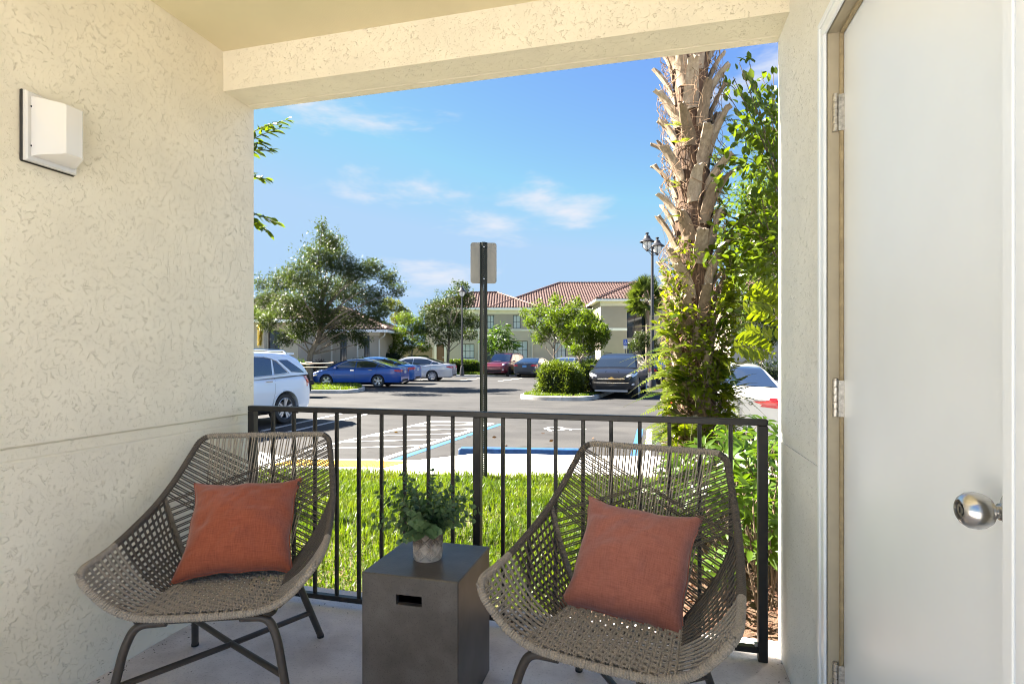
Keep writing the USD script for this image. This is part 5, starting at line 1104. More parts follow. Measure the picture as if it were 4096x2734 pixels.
hedge('boundary_hedge', 'long low dark hedge in front of the low house behind the blue sedan', (*AT(371, 38.5), ISZ), PSI, (3.6, .9, 1.35), 6000, .12, DARKH, 4, lump=.06)
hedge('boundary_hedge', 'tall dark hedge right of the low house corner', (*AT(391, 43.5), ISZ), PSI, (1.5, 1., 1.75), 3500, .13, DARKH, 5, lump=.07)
hedge('boundary_hedge', 'sunlit clipped hedge in front of the brown garden wall', (*AT(418, 46), ISZ), PSI, (2.2, 1., 1.55), 4500, .13, LEAF('sun_hedge_leaf', [(0, (.06, .11, .012)), (.6, (.10, .17, .018)), (1, (.17, .23, .03))], .4, .45), 6, lump=.07)
hedge('boundary_hedge', 'pale green low hedge behind the lamp post', (*AT(463, 46), ISZ), PSI, (3.0, 1.1, 1.15), 5500, .13, LEAF('pale_hedge_leaf', [(0, (.06, .10, .02)), (.6, (.12, .16, .04)), (1, (.24, .25, .12))], .4, .4), 7, lump=.10)
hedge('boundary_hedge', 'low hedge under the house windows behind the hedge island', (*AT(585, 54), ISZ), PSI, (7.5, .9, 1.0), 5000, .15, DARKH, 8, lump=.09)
hedge('flowering_bush', 'green bush with red flowers behind the tool trailer', (*AT(298, 31.5), ISZ), PSI, (1.3, 1.1, 1.35), 3500, .10, LEAF('hibiscus_leaf', [(0, (.03, .06, .012)), (.6, (.06, .10, .018)), (1, (.13, .17, .04))], .35, .4), 9, lump=.2, flower=((.5, .02, .015), 22, .10), cat='bush')
hedge('flowering_bush', 'red flowered bush beside the white sedan by the patio wall', (*AT(775, 16.0), ISZ), PSI, (2.2, 1.2, 1.45), 6000, .07, LEAF('dusky_leaf', [(0, (.02, .035, .012)), (.6, (.04, .06, .018)), (1, (.10, .11, .04))], .35, .35), 10, lump=.2, flower=((.6, .03, .06), 18, .08), cat='bush')
def low_plants():
    rng = np.random.default_rng(31)
    for u, lab in ((318, 'thin reddish shrub at the foot of the low house, beside the oak trunk'), (330, 'thin reddish shrub under the house wall, nearer the blue sedan')):
        b = np.array([*AT(u, 38.5), ISZ]); tree('thin_shrub', lab, b, [(0, 0, 0), (0, 0, .3), (.05, 0, .6)], blob((0, 0, .6), .7, 7, rng), 700, .10, PURP, u, cat='shrub', r0=.02)
    # drooping tropical shrub and red cordyline by the house door
    b = np.array([*AT(500, 46), ISZ]); t = thing('tropical_tree', 'slim tropical tree with long drooping leaves by the house door', 'tree', b)
    part(t, 'trunk', MB().tube(spline([(0, 0, 0), (.05, 0, 1.2), (0, 0, 2.4)], 10), np.linspace(.09, .05, 10), 7), m_bark, True)
    p, d = crown_pts([(0, 0, 2.9, .9), (-.9, 0, 2.6, .6), (.9, 0, 2.4, .6), (.2, 0, 3.7, .6), (-.4, 0, 2.0, .5)], 420, rng, .3); dd = d * [1, 1, .3] + [0, 0, -.35] + rng.normal(size=d.shape) * .25
    part(t, 'crown', leaves(p, dd, .62 * rng.uniform(.7, 1.2, len(p)), .13, rng, .3, 6, .25), LEAF('tropical_leaf', [(0, (.04, .08, .015)), (.6, (.08, .14, .02)), (1, (.2, .22, .04))], .35, .45), True, kind='stuff')
    b = np.array([*AT(517, 47), ISZ]); t = thing('cordyline', 'spiky dark red cordyline in front of the house window', 'plant', b); n = 40
    az, el = rng.uniform(0, 2 * PI, n), rng.uniform(.1, 1.2, n); dd = np.c_[np.cos(az) * np.sin(el), np.sin(az) * np.sin(el), np.cos(el)]
    part(t, 'stem', MB().tube([(0, 0, 0), (0, 0, .5)], .05, 6), m_bark); part(t, 'leaves', leaves(np.repeat([[0, 0, .55]], n, 0), dd, rng.uniform(.7, 1.1, n), .1, rng, .3, 6, .25), LEAF('cordyline_leaf', [(0, (.05, .008, .012)), (1, (.16, .02, .03))], .35, .35), True)
low_plants()
def fan_palm():
    b = np.array([*AT(647, 45), ISZ]); rng = np.random.default_rng(6); t = thing('fan_palm', 'fan palm rising behind the tall double lamp in front of the house wing', 'palm', b); H = Z(297, 45) - ISZ
    part(t, 'trunk', MB().tube([(0, 0, 0), (.05, 0, H * .5), (0, 0, H)], [.17, .15, .16], 10), m_bark, True); fr = MB()
    for k in range(60):
        az = rng.uniform(0, 2 * PI); el = rng.uniform(.05, 2.25); d0 = np.array([math.cos(az) * math.sin(el), math.sin(az) * math.sin(el), math.cos(el)]); L = rng.uniform(.8, 1.1); e = np.array([0, 0, H]) + d0 * L + [0, 0, -.10 * el]
        fr.tube([np.array([0, 0, H]), e], .012, 4); a, c, _ = frame_of(d0); ro = rng.uniform(-1.2, 1.2); a, c = a * math.cos(ro) + c * math.sin(ro), c * math.cos(ro) - a * math.sin(ro); n = 22; th = np.linspace(-1.45, 1.45, n); dd = d0 * np.cos(th)[:, None] + a * np.sin(th)[:, None] + [0, 0, -.15]
        fr.join(leaves_sn(np.repeat(e[None], n, 0), dd / np.linalg.norm(dd, axis=1, keepdims=True), np.repeat(c[None], n, 0), np.cross(np.repeat(c[None], n, 0), dd), rng.uniform(.75, 1.1, n), .075, .3, 2, .25))
    part(t, 'crown', fr, LEAF('fan_palm_leaf', [(0, (.06, .09, .022)), (.5, (.11, .155, .04)), (1, (.22, .24, .07))], .4, .4), kind='stuff')
    # ringed trunk of the foxtail palm at the far left
    b = np.array([*AT(264.5, 31.5), ISZ]); t = thing('ringed_palm', 'smooth grey ringed palm trunk with hanging yellow flower spray by the low house', 'palm', b); H = Z(322, 31.5) - ISZ
    z = np.linspace(0, H, 90); part(t, 'trunk', MB().tube(np.c_[.10 * (z / H), z * 0, z], .13 - .03 * z / H + .008 * (np.sin(z * 38) > .8), 10), MAT('ringed_bark', (.30, .27, .23), .85, var=.2, vscale=14), True)
    sp = MB(); rg = np.random.default_rng(3)
    for k in range(3):
        s = np.linspace(0, 1, 60); ax = np.c_[-.06 - .10 * k - .35 * s * (1 - .5 * s), .02 * k + s * 0, H + .05 - 1.3 * s ** 1.6]; q = np.repeat(ax, 14, 0); sp.join(leaves(q, rg.normal(size=q.shape) * [1, 1, .6] + [0, 0, -.8], rg.uniform(.08, .17, len(q)), .02, rg, .2))
    part(t, 'flower_spray', sp, LEAF('palm_flower', [(0, (.28, .22, .02)), (1, (.45, .36, .05))], .5, .4)); cr = MB()
    for k in range(9):
        az = 2 * PI * k / 9; s = np.linspace(0, 1, 30); ax = np.c_[np.cos(az) * 1.7 * s, np.sin(az) * 1.7 * s, H + .7 * np.sin(s * 2.4)]; q = np.repeat(ax, 10, 0); cr.join(leaves(q, rg.normal(size=q.shape), .32, .035, rg, .2))
    part(t, 'crown', cr, LIME, kind='stuff')
fan_palm()

# the palm in front: boots, ferns, climbing shrub
PB = np.array([*AT(697, 5.25), -.145])
def boot_palm():
    rng = np.random.default_rng(14)
    t = thing('boot_palm', 'palm trunk in the bed beyond the railing, covered in old cut leaf bases', 'palm', PB)
    H = 4.9; lean = lambda z: np.array([-.012 * z, .01 * z, 0])
    z = np.linspace(-.1, H, 60); rr = .178 - .02 * z / H + .012 * np.sin(z * 21); core = np.array([lean(q) + [0, 0, q] for q in z])
    n = {'g': ('texture_coordinate', {}), 'm': ('mapping', {'mapping_type': 'point', 'scale': (60., 60., 5.)}), 'n': ('noise_texture', {'scale': 1., 'detail': 4.}), 'r': ('rgb_ramp', {'ramp': [(.3, (.03, .017, .010)), (.55, (.11, .06, .032)), (.75, (.25, .155, .085))]}), 'b': ('bump', {'strength': 1., 'distance': .02}), 'p': ('principled_bsdf', {'roughness': .9})}
    fib = usdkit.material(stage, '/World/Looks/palm_fibre', n, [('g.object', 'm.vector'), ('m.vector', 'n.vector'), ('n.fac', 'r.fac'), ('n.fac', 'b.height'), ('b.normal', 'p.normal'), ('r.color', 'p.base_color')], surface='p.BSDF')
    part(t, 'trunk', MB().tube(core, rr, 20), fib, True)
    mats = []
    for k, (a, b, c) in enumerate((((.36, .29, .21), (.25, .19, .13), (.12, .088, .058)), ((.44, .37, .28), (.32, .25, .175), (.17, .125, .085)), ((.27, .20, .13), (.18, .128, .078), (.085, .062, .04)))):
        n = {'g': ('geometry', {}), 'm': ('mapping', {'mapping_type': 'point', 'scale': (26., 26., 5.)}), 'n': ('noise_texture', {'scale': 1.3, 'detail': 6., 'roughness': .65}), 'n2': ('noise_texture', {'scale': 24., 'detail': 5., 'roughness': .7}), 'mx': ('mix', {'mix_type': 'mix', 'fac': .45}), 'r': ('rgb_ramp', {'ramp': [(.34, c), (.5, b), (.62, a)]}), 'b': ('bump', {'strength': .6, 'distance': .006}), 'p': ('principled_bsdf', {'roughness': .8})}
        mats.append(usdkit.material(stage, f'/World/Looks/palm_boot_{"abc"[k]}', n, [('g.position', 'm.vector'), ('m.vector', 'n.vector'), ('g.position', 'n2.vector'), ('n.color', 'mx.color1'), ('n2.color', 'mx.color2'), ('mx.color', 'r.fac'), ('r.color', 'p.base_color'), ('mx.color', 'b.height'), ('b.normal', 'p.normal')], surface='p.BSDF'))
    m_cut = MAT('boot_cut', (.40, .33, .25), .85, var=.3, vscale=60)
    N = 112
    for k in range(N):
        zb = -.12 + k * .0425 + rng.normal() * .012; az = k * 2.39996 + rng.normal() * .12; L = rng.uniform(.25, .46); out = rng.uniform(.07, .17) * (1.2 if zb > 1.5 else .9); w0, w1 = rng.uniform(.13, .18), rng.uniform(.06, .10); tw = rng.choice([-1, 1]) * rng.uniform(.05, .42)
        s = np.linspace(0, 1, 9); rad = .168 + .03 * s + out * np.clip(s - .12, 0, 1) ** 1.3 * 1.15; hz = zb + L * (s * .96 - .10 * s ** 3); wd = w1 + (w0 - w1) * np.clip(1 - s / .95, 0, 1) ** .9; th_ = .020 + .010 * s
        outer, inner = [], []
        for i in range(9):
            a = np.linspace(-.5, .5, 6) * wd[i]; fl = np.clip(1 - s[i] / .6, 0, 1)
            ang = az + a / max(rad[i], .2) * (fl * .9 + .1) + tw * s[i] * .5; flat = a * (1 - fl * .9 - .1)
            r_o = rad[i] + .014 * (1 - (2 * a / wd[i]) ** 2) * (1.2 - .3 * s[i]); base = lean(hz[i])
            px_ = np.c_[np.cos(ang) * r_o - np.sin(az) * flat, np.sin(ang) * r_o + np.cos(az) * flat, np.full(6, hz[i]) + a * tw * .5] + base
            inn_ = np.c_[np.cos(ang) * (r_o - th_[i]) - np.sin(az) * flat * .92, np.sin(ang) * (r_o - th_[i]) + np.cos(az) * flat * .92, np.full(6, hz[i]) + a * tw * .5] + base
            outer.append(px_); inner.append(inn_[::-1])
        rings = [np.vstack([o, i_]) + rng.normal(size=(12, 3)) * (.0022 + .006 * (q_ > 7)) for q_, (o, i_) in enumerate(zip(outer, inner))]; e = rings[-1].copy(); c_ = e.mean(0); rings.append(c_ + (e - c_) * .9 + np.array([math.cos(az), math.sin(az), .6]) * .004)
        bt = part(t, 'leaf_base', MB().loft(np.array(rings), caps=False), mats[k % 3], 40)
        last = np.array(rings[-1]); c_ = last.mean(0); part(bt, 'cut_end', MB().add(np.vstack([last, c_]), np.array([[i, (i + 1) % 12, 12] for i in range(12)])), m_cut)
    # dry fibres, vine stems and roots round the trunk
    fb = MB()
    for k in range(420):
        z0 = rng.uniform(0, 4.6); az = rng.uniform(0, 2 * PI); L = rng.uniform(.15, .6); q = []
        for s in np.linspace(0, 1, 7): a = az + s * rng.normal() * .35; r_ = .19 + .09 * rng.uniform() + .06 * math.sin(s * PI); q.append(np.array([math.cos(a) * r_, math.sin(a) * r_, z0 + L * (s - .5)]) + lean(z0))
        fb.tube(spline(q, 12), rng.uniform(.0015, .004), 4)
    part(t, 'fibres', fb, MAT('dry_fibre', (.24, .15, .085), .9, var=.5, vscale=20), True, kind='stuff')
boot_palm()
m_fern = LEAF('fern_leaf', [(0, (.13, .175, .010)), (.4, (.20, .25, .014)), (.8, (.28, .33, .025)), (1, (.38, .38, .06))], .42, .55)
m_fern2 = LEAF('deep_fern_leaf', [(0, (.05, .10, .010)), (.5, (.09, .155, .014)), (1, (.15, .21, .02))], .42, .5)
m_rach = MAT('frond_stalk', (.10, .10, .02), .6)
def frond(parent, base, d0, L, wid, n, rng, mat, droop=.5, lw=.016, name='frond', fold=.15, forward=.35, roll=0.):
    d0 = np.array(d0, float); d0 /= np.linalg.norm(d0); s = np.linspace(0, 1, 16)[:, None]; ax = np.asarray(base) + d0 * L * s + np.array([d0[0] * .15, d0[1] * .15, -1.]) * droop * L * s ** 2.1
    f = part(parent, name, MB().tube(ax, np.linspace(.0032, .001, 16), 4), m_rach, True)
    q = np.linspace(.12, .99, n); P_ = np.stack([np.interp(q, s[:, 0], ax[:, k]) for k in range(3)], 1); T = np.gradient(ax, axis=0); T = np.stack([np.interp(q, s[:, 0], T[:, k]) for k in range(3)], 1); T /= np.linalg.norm(T, axis=1, keepdims=True)
    side = np.cross(T, [0, 0, 1.0]); ln = np.linalg.norm(side, axis=1, keepdims=True); side = np.where(ln > .05, side / np.maximum(ln, 1e-6), [1, 0, 0]); up = np.cross(side, T); side, up = side * math.cos(roll) + up * math.sin(roll), up * math.cos(roll) - side * math.sin(roll); ll = wid * np.sin(np.clip(q * 1.02 + .10, 0, 1) * PI) ** .6 * np.clip(1.15 - q * .75, .1, 1)
    m = MB()
    for sg in (1, -1):
        dd = side * sg + T * forward + rng.normal(size=T.shape) * .07 - up * .12; dd /= np.linalg.norm(dd, axis=1, keepdims=True); sd = T - dd * (T * dd).sum(1, keepdims=True); sd /= np.linalg.norm(sd, axis=1, keepdims=True)
        m.join(leaves_sn(P_, dd, sd, np.cross(sd, dd), ll, np.minimum(lw, ll * .45), fold, 6, .10))
    part(f, 'leaflets', m, mat, True, kind='stuff'); return f
def ferns():
    rng = np.random.default_rng(18)
    t = thing('sword_fern', 'big yellow green sword fern growing from the near side of the palm trunk', 'fern', PB)
    toL = W(-1, 0); toC = -W(0, 1.0)
    def dirv(lat, up, toward): v = W(lat, -toward); return np.array([v[0], v[1], up])
    for k in range(125):
        z0 = rng.choice([rng.uniform(.15, 1.0), rng.uniform(.3, 1.25), rng.uniform(1.0, 1.9)]); lat = rng.uniform(-1.3, .55); base = np.array([*(W(np.sign(lat + .2) * .17, -.16)), z0]) + rng.normal(size=3) * [.05, .05, .04]
        frond(t, base, dirv(lat, rng.uniform(-.1, .95), rng.uniform(.0, .9)), rng.uniform(.30, .56), rng.uniform(.055, .09), 24, rng, m_fern if rng.uniform() < .8 else m_fern2, rng.uniform(.25, .7), .021)
    # long fronds reaching left over the asphalt
    for zz, lat, up, L in ((1.42, -1, .30, .62), (1.40, -1, .05, .60), (1.34, -1, -.15, .50), (1.75, -1, .05, .42), (1.80, -1, .35, .36), (1.15, -1, .2, .52), (1.0, -1, .0, .46), (.85, -1, .1, .46)):
        frond(t, [*W(-.17, -.08), zz], dirv(lat, up, rng.uniform(.1, .45)), L, .10, 22, rng, m_fern, .35, .02)
    t2 = thing('vine_fern', 'small ferns sprouting high up on the palm trunk', 'fern', PB)
    for zz, lat in ((3.55, -1), (3.25, .3), (3.0, -1), (2.72, -.8), (2.35, -1), (2.2, .5), (2.0, .9), (3.6, .2), (1.9, .8), (1.75, 1.), (3.4, -.6), (2.5, .2)):
        for _ in range(2): frond(t2, [*W(np.sign(lat) * .2, -.15), zz], dirv(lat + rng.normal() * .3, rng.uniform(.0, .6), .5), rng.uniform(.14, .26), .04, 12, rng, m_fern, .5, .013)
    t3 = thing('broad_fern', 'broad lobed fern leaning out beside the patio wall above the white sedan', 'fern', (*AT(752, 4.6), 0))
    for u, v, dl, up, L in ((735, 300, 1, -.05, .55), (738, 320, 1, -.12, .50), (742, 295, 1, .15, .5), (728, 338, .9, -.2, .45), (732, 346, 1, .05, .38), (745, 305, .7, .3, .45)):
        b = AT(u, 4.75); o = AT(752, 4.6); frond(t3, [b[0] - o[0], b[1] - o[1], Z(v, 4.75)], dirv(dl, up, .12), L, .17, 10, rng, m_fern, .22, .042, fold=.1, forward=.55, roll=rng.uniform(.9, 1.4))
    t4 = thing('low_fern', 'dark ferns at the foot of the palm trunk in the bed', 'fern', (*PB[:2], -.14))
    for k in range(60):
        a = rng.uniform(0, 2 * PI); frond(t4, [math.cos(a) * .25 + .1, math.sin(a) * .2 - .1, rng.uniform(.02, .35)], (math.cos(a), math.sin(a) * .9 - .2, rng.uniform(.3, 1.)), rng.uniform(.3, .5), .07, 22, rng, m_fern2 if rng.uniform() < .6 else m_fern, .6, .018)
ferns()
m_fic = LEAF('ficus_leaf', [(0, (.075, .115, .008)), (.35, (.14, .19, .012)), (.7, (.21, .265, .018)), (.93, (.30, .33, .035)), (1, (.42, .28, .05))], .32, .5, (1.9, 1.8, .45), .55)
m_twig = MAT('shrub_twig', (.13, .095, .06), .85, var=.3, vscale=20)
def trunk_vine():
    rng = np.random.default_rng(44); t = thing('trunk_vine', 'thin leafy vine winding up the lower half of the palm trunk', 'vine', PB); st = MB(); C, D_ = [], []
    for k in range(46):
        a0 = math.atan2(-W(0, 1)[1], -W(0, 1)[0]) + rng.uniform(-1.7, 1.7); z0 = rng.uniform(.1, 2.1); q = []
        for s in np.linspace(0, 1, 8): a = a0 + s * rng.normal() * .5; r_ = rng.uniform(.22, .36); q.append((math.cos(a) * r_, math.sin(a) * r_, z0 + s * rng.uniform(.4, .9)))
        q = spline(q, 30); st.tube(q, .0028, 4)
        for i in range(2, 30):
            for _ in range(1 + (rng.uniform() < .5)): C.append(q[i] + rng.normal(size=3) * .012); D_.append([math.cos(a0), math.sin(a0), .2] + rng.normal(size=3) * .8)
    part(t, 'stems', st, m_twig, True); C, D_ = np.array(C), np.array(D_); n = len(C); dd = D_ / np.linalg.norm(D_, axis=1, keepdims=True); s = np.cross(dd, rng.normal(size=(n, 3)) * .5 + [0, -.5, 1.]); s /= np.linalg.norm(s, axis=1, keepdims=True); L_ = rng.uniform(.035, .095, n)
    part(t, 'foliage', leaves_sn(C, dd, s, np.cross(s, dd), L_, L_ * .45, .25, 6, .2), m_fern, True, kind='stuff')
trunk_vine()
def climbing_shrub():
    rng = np.random.default_rng(27); b = np.array([*AT(800, 5.6), -.14]); t = thing('climbing_shrub', 'tall leafy shrub climbing between the palm trunk and the patio wall', 'shrub', b)
    st = MB(); ends = []
    for k in range(34):
        z0 = rng.uniform(1.2, 3.2); u1, v1 = rng.uniform(705, 776), rng.uniform(52, 300); u1 = max(u1, np.interp(v1, [40, 90, 150, 230, 300], [735, 722, 700, 680, 720]) + rng.uniform(0, 25)); dep = rng.uniform(4.75, 5.7)
        e = np.array([*AT(u1, dep), Z(v1, dep)]) - b; a = np.array([np.interp(z0, [0, 1.2, 2.6, 4.3], [0, .06, 0, .1]), np.interp(z0, [0, 1.2, 2.6, 4.3], [0, 0, .1, 0]), z0]); m_ = (a + e) / 2 + rng.normal(size=3) * .12 + [0, 0, .12]; q = spline([a, m_, e], 14); st.tube(q, np.linspace(.011, .003, 14), 5); ends.append(q)
    st.tube(spline([(0, 0, 0), (.06, 0, 1.2), (0, .1, 2.6), (.1, 0, 4.3)], 20), np.linspace(.05, .02, 20), 7); part(t, 'branches', st, m_twig, True)
    P_, D_ = [], []
    for q in ends:
        for _ in range(34): i = rng.integers(5, 14); P_.append(q[i] + rng.normal(size=3) * .045); D_.append((q[min(i + 1, 13)] - q[i - 1]) * 1.5 + rng.normal(size=3) * .12 * 1.2 + [0, 0, .02])
    # dense mass low down
    for _ in range(1900):
        u1 = rng.uniform(712, 800); v1 = rng.uniform(90, 310); 
        if u1 < np.interp(v1, [90, 150, 175, 200, 240, 300], [748, 722, 690, 682, 700, 722]): continue
        if meshkit.noise(np.array([u1 * .06, v1 * .06, 2.]), 5) < .30: continue
        dep = rng.uniform(4.7, 6.0); P_.append(np.array([*AT(u1, dep), Z(v1, dep)]) - b); D_.append(rng.normal(size=3) + [0, -.3, .1])
    P_, D_ = np.array(P_), np.array(D_); n = len(P_); Ls = rng.uniform(.06, .11, n)
    dd = D_ / np.linalg.norm(D_, axis=1, keepdims=True); r = rng.normal(size=(n, 3)) * .6 + np.array([0, -.4, 1.]); s = np.cross(dd, r); s /= np.linalg.norm(s, axis=1, keepdims=True); nn = np.cross(s, dd)
    depth = np.array([DEP(p[:2] + b[:2]) for p in P_]); order = np.argsort(depth); near = order[:240]; far = order[240:]
    for i in near: part(t, 'leaf', leaves_sn(P_[i:i + 1], dd[i:i + 1], s[i:i + 1], nn[i:i + 1], Ls[i], Ls[i] * .56, .25, 6, .12), m_fic, True)
    part(t, 'foliage', leaves_sn(P_[far], dd[far], s[far], nn[far], Ls[far], Ls[far] * .56, .25, 6, .12), m_fic, True, kind='stuff')
    # finer growth further back
    rng = np.random.default_rng(28); b2 = np.array([*AT(800, 8.5), ISZ]); spec = [(760, 200, 40), (745, 235, 30), (770, 250, 34), (748, 268, 24), (772, 285, 30), (738, 285, 14), (760, 140, 20)]
    tree('backing_tree', 'finer leaved green tree behind the climbing shrub by the patio wall', b2, [(0, 0, 0), (0, 0, 1.5), (-.1, 0, 3.)], [cl(u, v, r * .8, 8.5, b2, rng.normal() * .4) for u, v, r in spec], 5200, .075, LEAF('fine_leaf', [(0, (.06, .10, .012)), (.6, (.12, .18, .018)), (1, (.22, .27, .04))], .38, .45), 29, r0=.05, shell=.25)
climbing_shrub()
def bed_shrubs():
    rng = np.random.default_rng(33); m_arb = LEAF('bed_shrub_leaf', [(0, (.07, .13, .012)), (.4, (.13, .19, .016)), (.75, (.24, .27, .03)), (.93, (.36, .34, .06)), (1, (.40, .26, .05))], .36, .45)
    for nm, lab, (x0, x1, y0, y1, z0, z1), nc, ll in (('bed_shrub', 'yellow green shrub with finger leaves behind the right railing post', (.12, 1.35, 2.95, 4.7, .0, .80), 400, .088), ('bed_shrub', 'lower yellow green shrub between the palm foot and the railing', (-.15, .6, 3.9, 5.1, -.05, .36), 130, .07)):
        c0_ = np.array([(x0 + x1) / 2, (y0 + y1) / 2, -.14]); t = thing(nm, lab, 'shrub', c0_); st, cc, dd, ss, nn, LL = MB(), [], [], [], [], []
        for k in range(nc):
            q = np.array([rng.uniform(x0, x1), rng.uniform(y0, y1), 0]); hz = z0 + (z1 - z0) * (rng.uniform() ** .6) * (1 - .35 * ((q[0] - (x0 + x1) / 2) / (x1 - x0) * 2) ** 2); q[2] = hz; q -= c0_; ax = np.array([rng.normal() * .5, rng.normal() * .5 - .25, 1.]); ax /= np.linalg.norm(ax); a, b_, _ = frame_of(ax)
            st.tube([np.array([q[0] * .75, q[1] * .75, max(q[2] - .38, 0)]), q - ax * .12, q], [.006, .004, .003], 4)
            m_ = rng.integers(6, 9); L_ = ll * rng.uniform(.75, 1.25)
            for j in range(m_): th = 2 * PI * j / m_ + rng.normal() * .1; o = a * math.cos(th) + b_ * math.sin(th); d_ = o * .9 + ax * rng.uniform(.0, .45); d_ /= np.linalg.norm(d_); s_ = np.cross(d_, ax); s_ /= np.linalg.norm(s_); cc.append(q + o * .012); dd.append(d_); ss.append(s_); nn.append(np.cross(s_, d_)); LL.append(L_)
        part(t, 'stems', st, m_twig, True); LL = np.array(LL); part(t, 'foliage', leaves_sn(np.array(cc), np.array(dd), np.array(ss), np.array(nn), LL, LL * .38, .3, 6, .25), m_arb, True, kind='stuff')
    b = np.array([*AT(742, 4.35), -.14]); t = thing('red_leaf_plant', 'small orange and yellow leaved plant near the top of the bed shrubs', 'plant', b); part(t, 'stem', MB().tube([(0, 0, 0), (0, 0, .55)], .008, 5), m_twig)
    n = 16; az = rng.uniform(0, 2 * PI, n); d_ = np.c_[np.cos(az), np.sin(az), rng.uniform(.2, .9, n)]; part(t, 'leaves', leaves(np.c_[np.zeros((n, 2)), rng.uniform(.4, .56, n)], d_, .13, .05, rng, .2, 6, .2), YEL, True)
bed_shrubs()
def corner_branches():
    rng = np.random.default_rng(41); b = np.array([*AT(215, 5.2), -.15]); t = thing('corner_tree', 'leafy branch tips of a tree beside the stucco wall corner', 'tree', b)
    part(t, 'trunk', MB().tube(spline([(0, 0, 0), (.05, 0, 1.2), (0, .05, 2.4), (.05, 0, 3.2)], 14), np.linspace(.06, .025, 14), 8), m_bark, True); br = MB(); C, D_ = [], []
    for u, v, v0 in ((286, 120, 150), (280, 128, 160), (270, 150, 165), (264, 178, 185), (275, 222, 214), (266, 230, 215), (262, 143, 160)):
        e = np.array([*AT(u, 5.0), Z(v, 5.0)]) - b; a = np.array([*AT(228, 5.1), Z(v0, 5.1)]) - b; q = spline([a, (a + e) / 2 + [0, 0, .05], e], 10); br.tube(q, np.linspace(.006, .002, 10), 5)
        for i in (3, 4, 5, 5, 6, 6, 7, 7, 8, 8, 9, 9):
            for sg in (1, -1): T = q[min(i + 1, 9)] - q[i - 1]; T /= np.linalg.norm(T); sd = np.cross(T, [0, 0, 1]); C.append(q[i]); D_.append(T * .7 + sd * sg * .8 + rng.normal(size=3) * .25)
    part(t, 'branches', br, m_twig, True); n = len(C); C, D_ = np.array(C), np.array(D_); dd = D_ / np.linalg.norm(D_, axis=1, keepdims=True); s = np.cross(dd, rng.normal(size=(n, 3)) * .4 + [0, -.5, 1.]); s /= np.linalg.norm(s, axis=1, keepdims=True); nn = np.cross(s, dd); L_ = rng.uniform(.07, .115, n)
    for i in range(n): part(t, 'leaf', leaves_sn(C[i:i + 1], dd[i:i + 1], s[i:i + 1], nn[i:i + 1], L_[i], L_[i] * .5, .25, 6, .15), m_fic, True)
corner_branches()
# ------------------------------------------------------------------ lamps and signs
m_lamp = MAT('lamp_black', (.025, .024, .026), .45)
m_globe = usdkit.material(stage, '/World/Looks/lamp_globe', {'p': ('principled_bsdf', {'base_color': (.62, .60, .55), 'roughness': .2, 'coat_weight': .6})}, [], surface='p.BSDF')
def lamp_head(t, x, z):
    m = MB().lathe([(.05, z), (.06, z + .04), (.05, z + .06)], 16, t=(x, 0, 0)); a = part(t, 'lamp_neck', m, m_lamp, 40)
    part(t, 'globe', MB().lathe([(.06, z + .07), (.15, z + .16), (.19, z + .30), (.19, z + .42)], 20, t=(x, 0, 0)), m_globe, 50)
    cg = MB()
    for k in range(4):
        q = k * PI / 2 + .4; c, s = math.cos(q), math.sin(q); cg.tube([(x + .06 * c, .06 * s, z + .05), (x + .20 * c, .20 * s, z + .2), (x + .215 * c, .215 * s, z + .43)], .012, 5)
    part(t, 'cage', cg, m_lamp, 40)
    part(t, 'lamp_hood', MB().lathe([(.34, z + .42), (.33, z + .445), (.22, z + .52), (.15, z + .60), (.13, z + .68), (.06, z + .72), (.055, z + .78), (.085, z + .80), (.085, z + .83), (0, z + .86)], 24, t=(x, 0, 0)), m_lamp, 40)
def lamps():
    b = AT(462, 39.5); t = thing('street_lamp', 'single headed black lamp post on the grass behind the silver sedan', 'lamp post', (*b, ISZ)); H = Z(285, 39.5) - ISZ
    part(t, 'base', MB().lathe([(.16, 0), (.16, .25), (.11, .6), (.075, .7)], 16), m_lamp, 40); part(t, 'pole', MB().lathe([(.075, .6), (.055, H - .86)], 14), m_lamp, 40); lamp_head(t, 0, H - .87)
    b = AT(652.3, 25.5); t = thing('street_lamp', 'double headed black lamp post rising beside the palm trunk', 'lamp post', (*b, ISZ), PSI + .95); H = Z(235, 25.5) - ISZ
    part(t, 'base', MB().lathe([(.16, 0), (.16, .25), (.11, .6), (.085, .7)], 16), m_lamp, 40); part(t, 'pole', MB().lathe([(.085, .6), (.06, H - .62), (.08, H - .6), (.08, H - .55), (0, H - .52)], 14), m_lamp, 40)
    for sg in (1, -1):
        part(t, 'arm', MB().tube([(0, 0, H - .78), (sg * .50, 0, H - .74), (sg * .66, 0, H - .80)], .025, 8), m_lamp, 40); m = MB().tube([(0, 0, H - .95), (sg * .3, 0, H - .85), (sg * .55, 0, H - .78)], .015, 6); part(t, 'stay', m, m_lamp, 40); lamp_head(t, sg * .62, H - .87 + .04)
lamps()
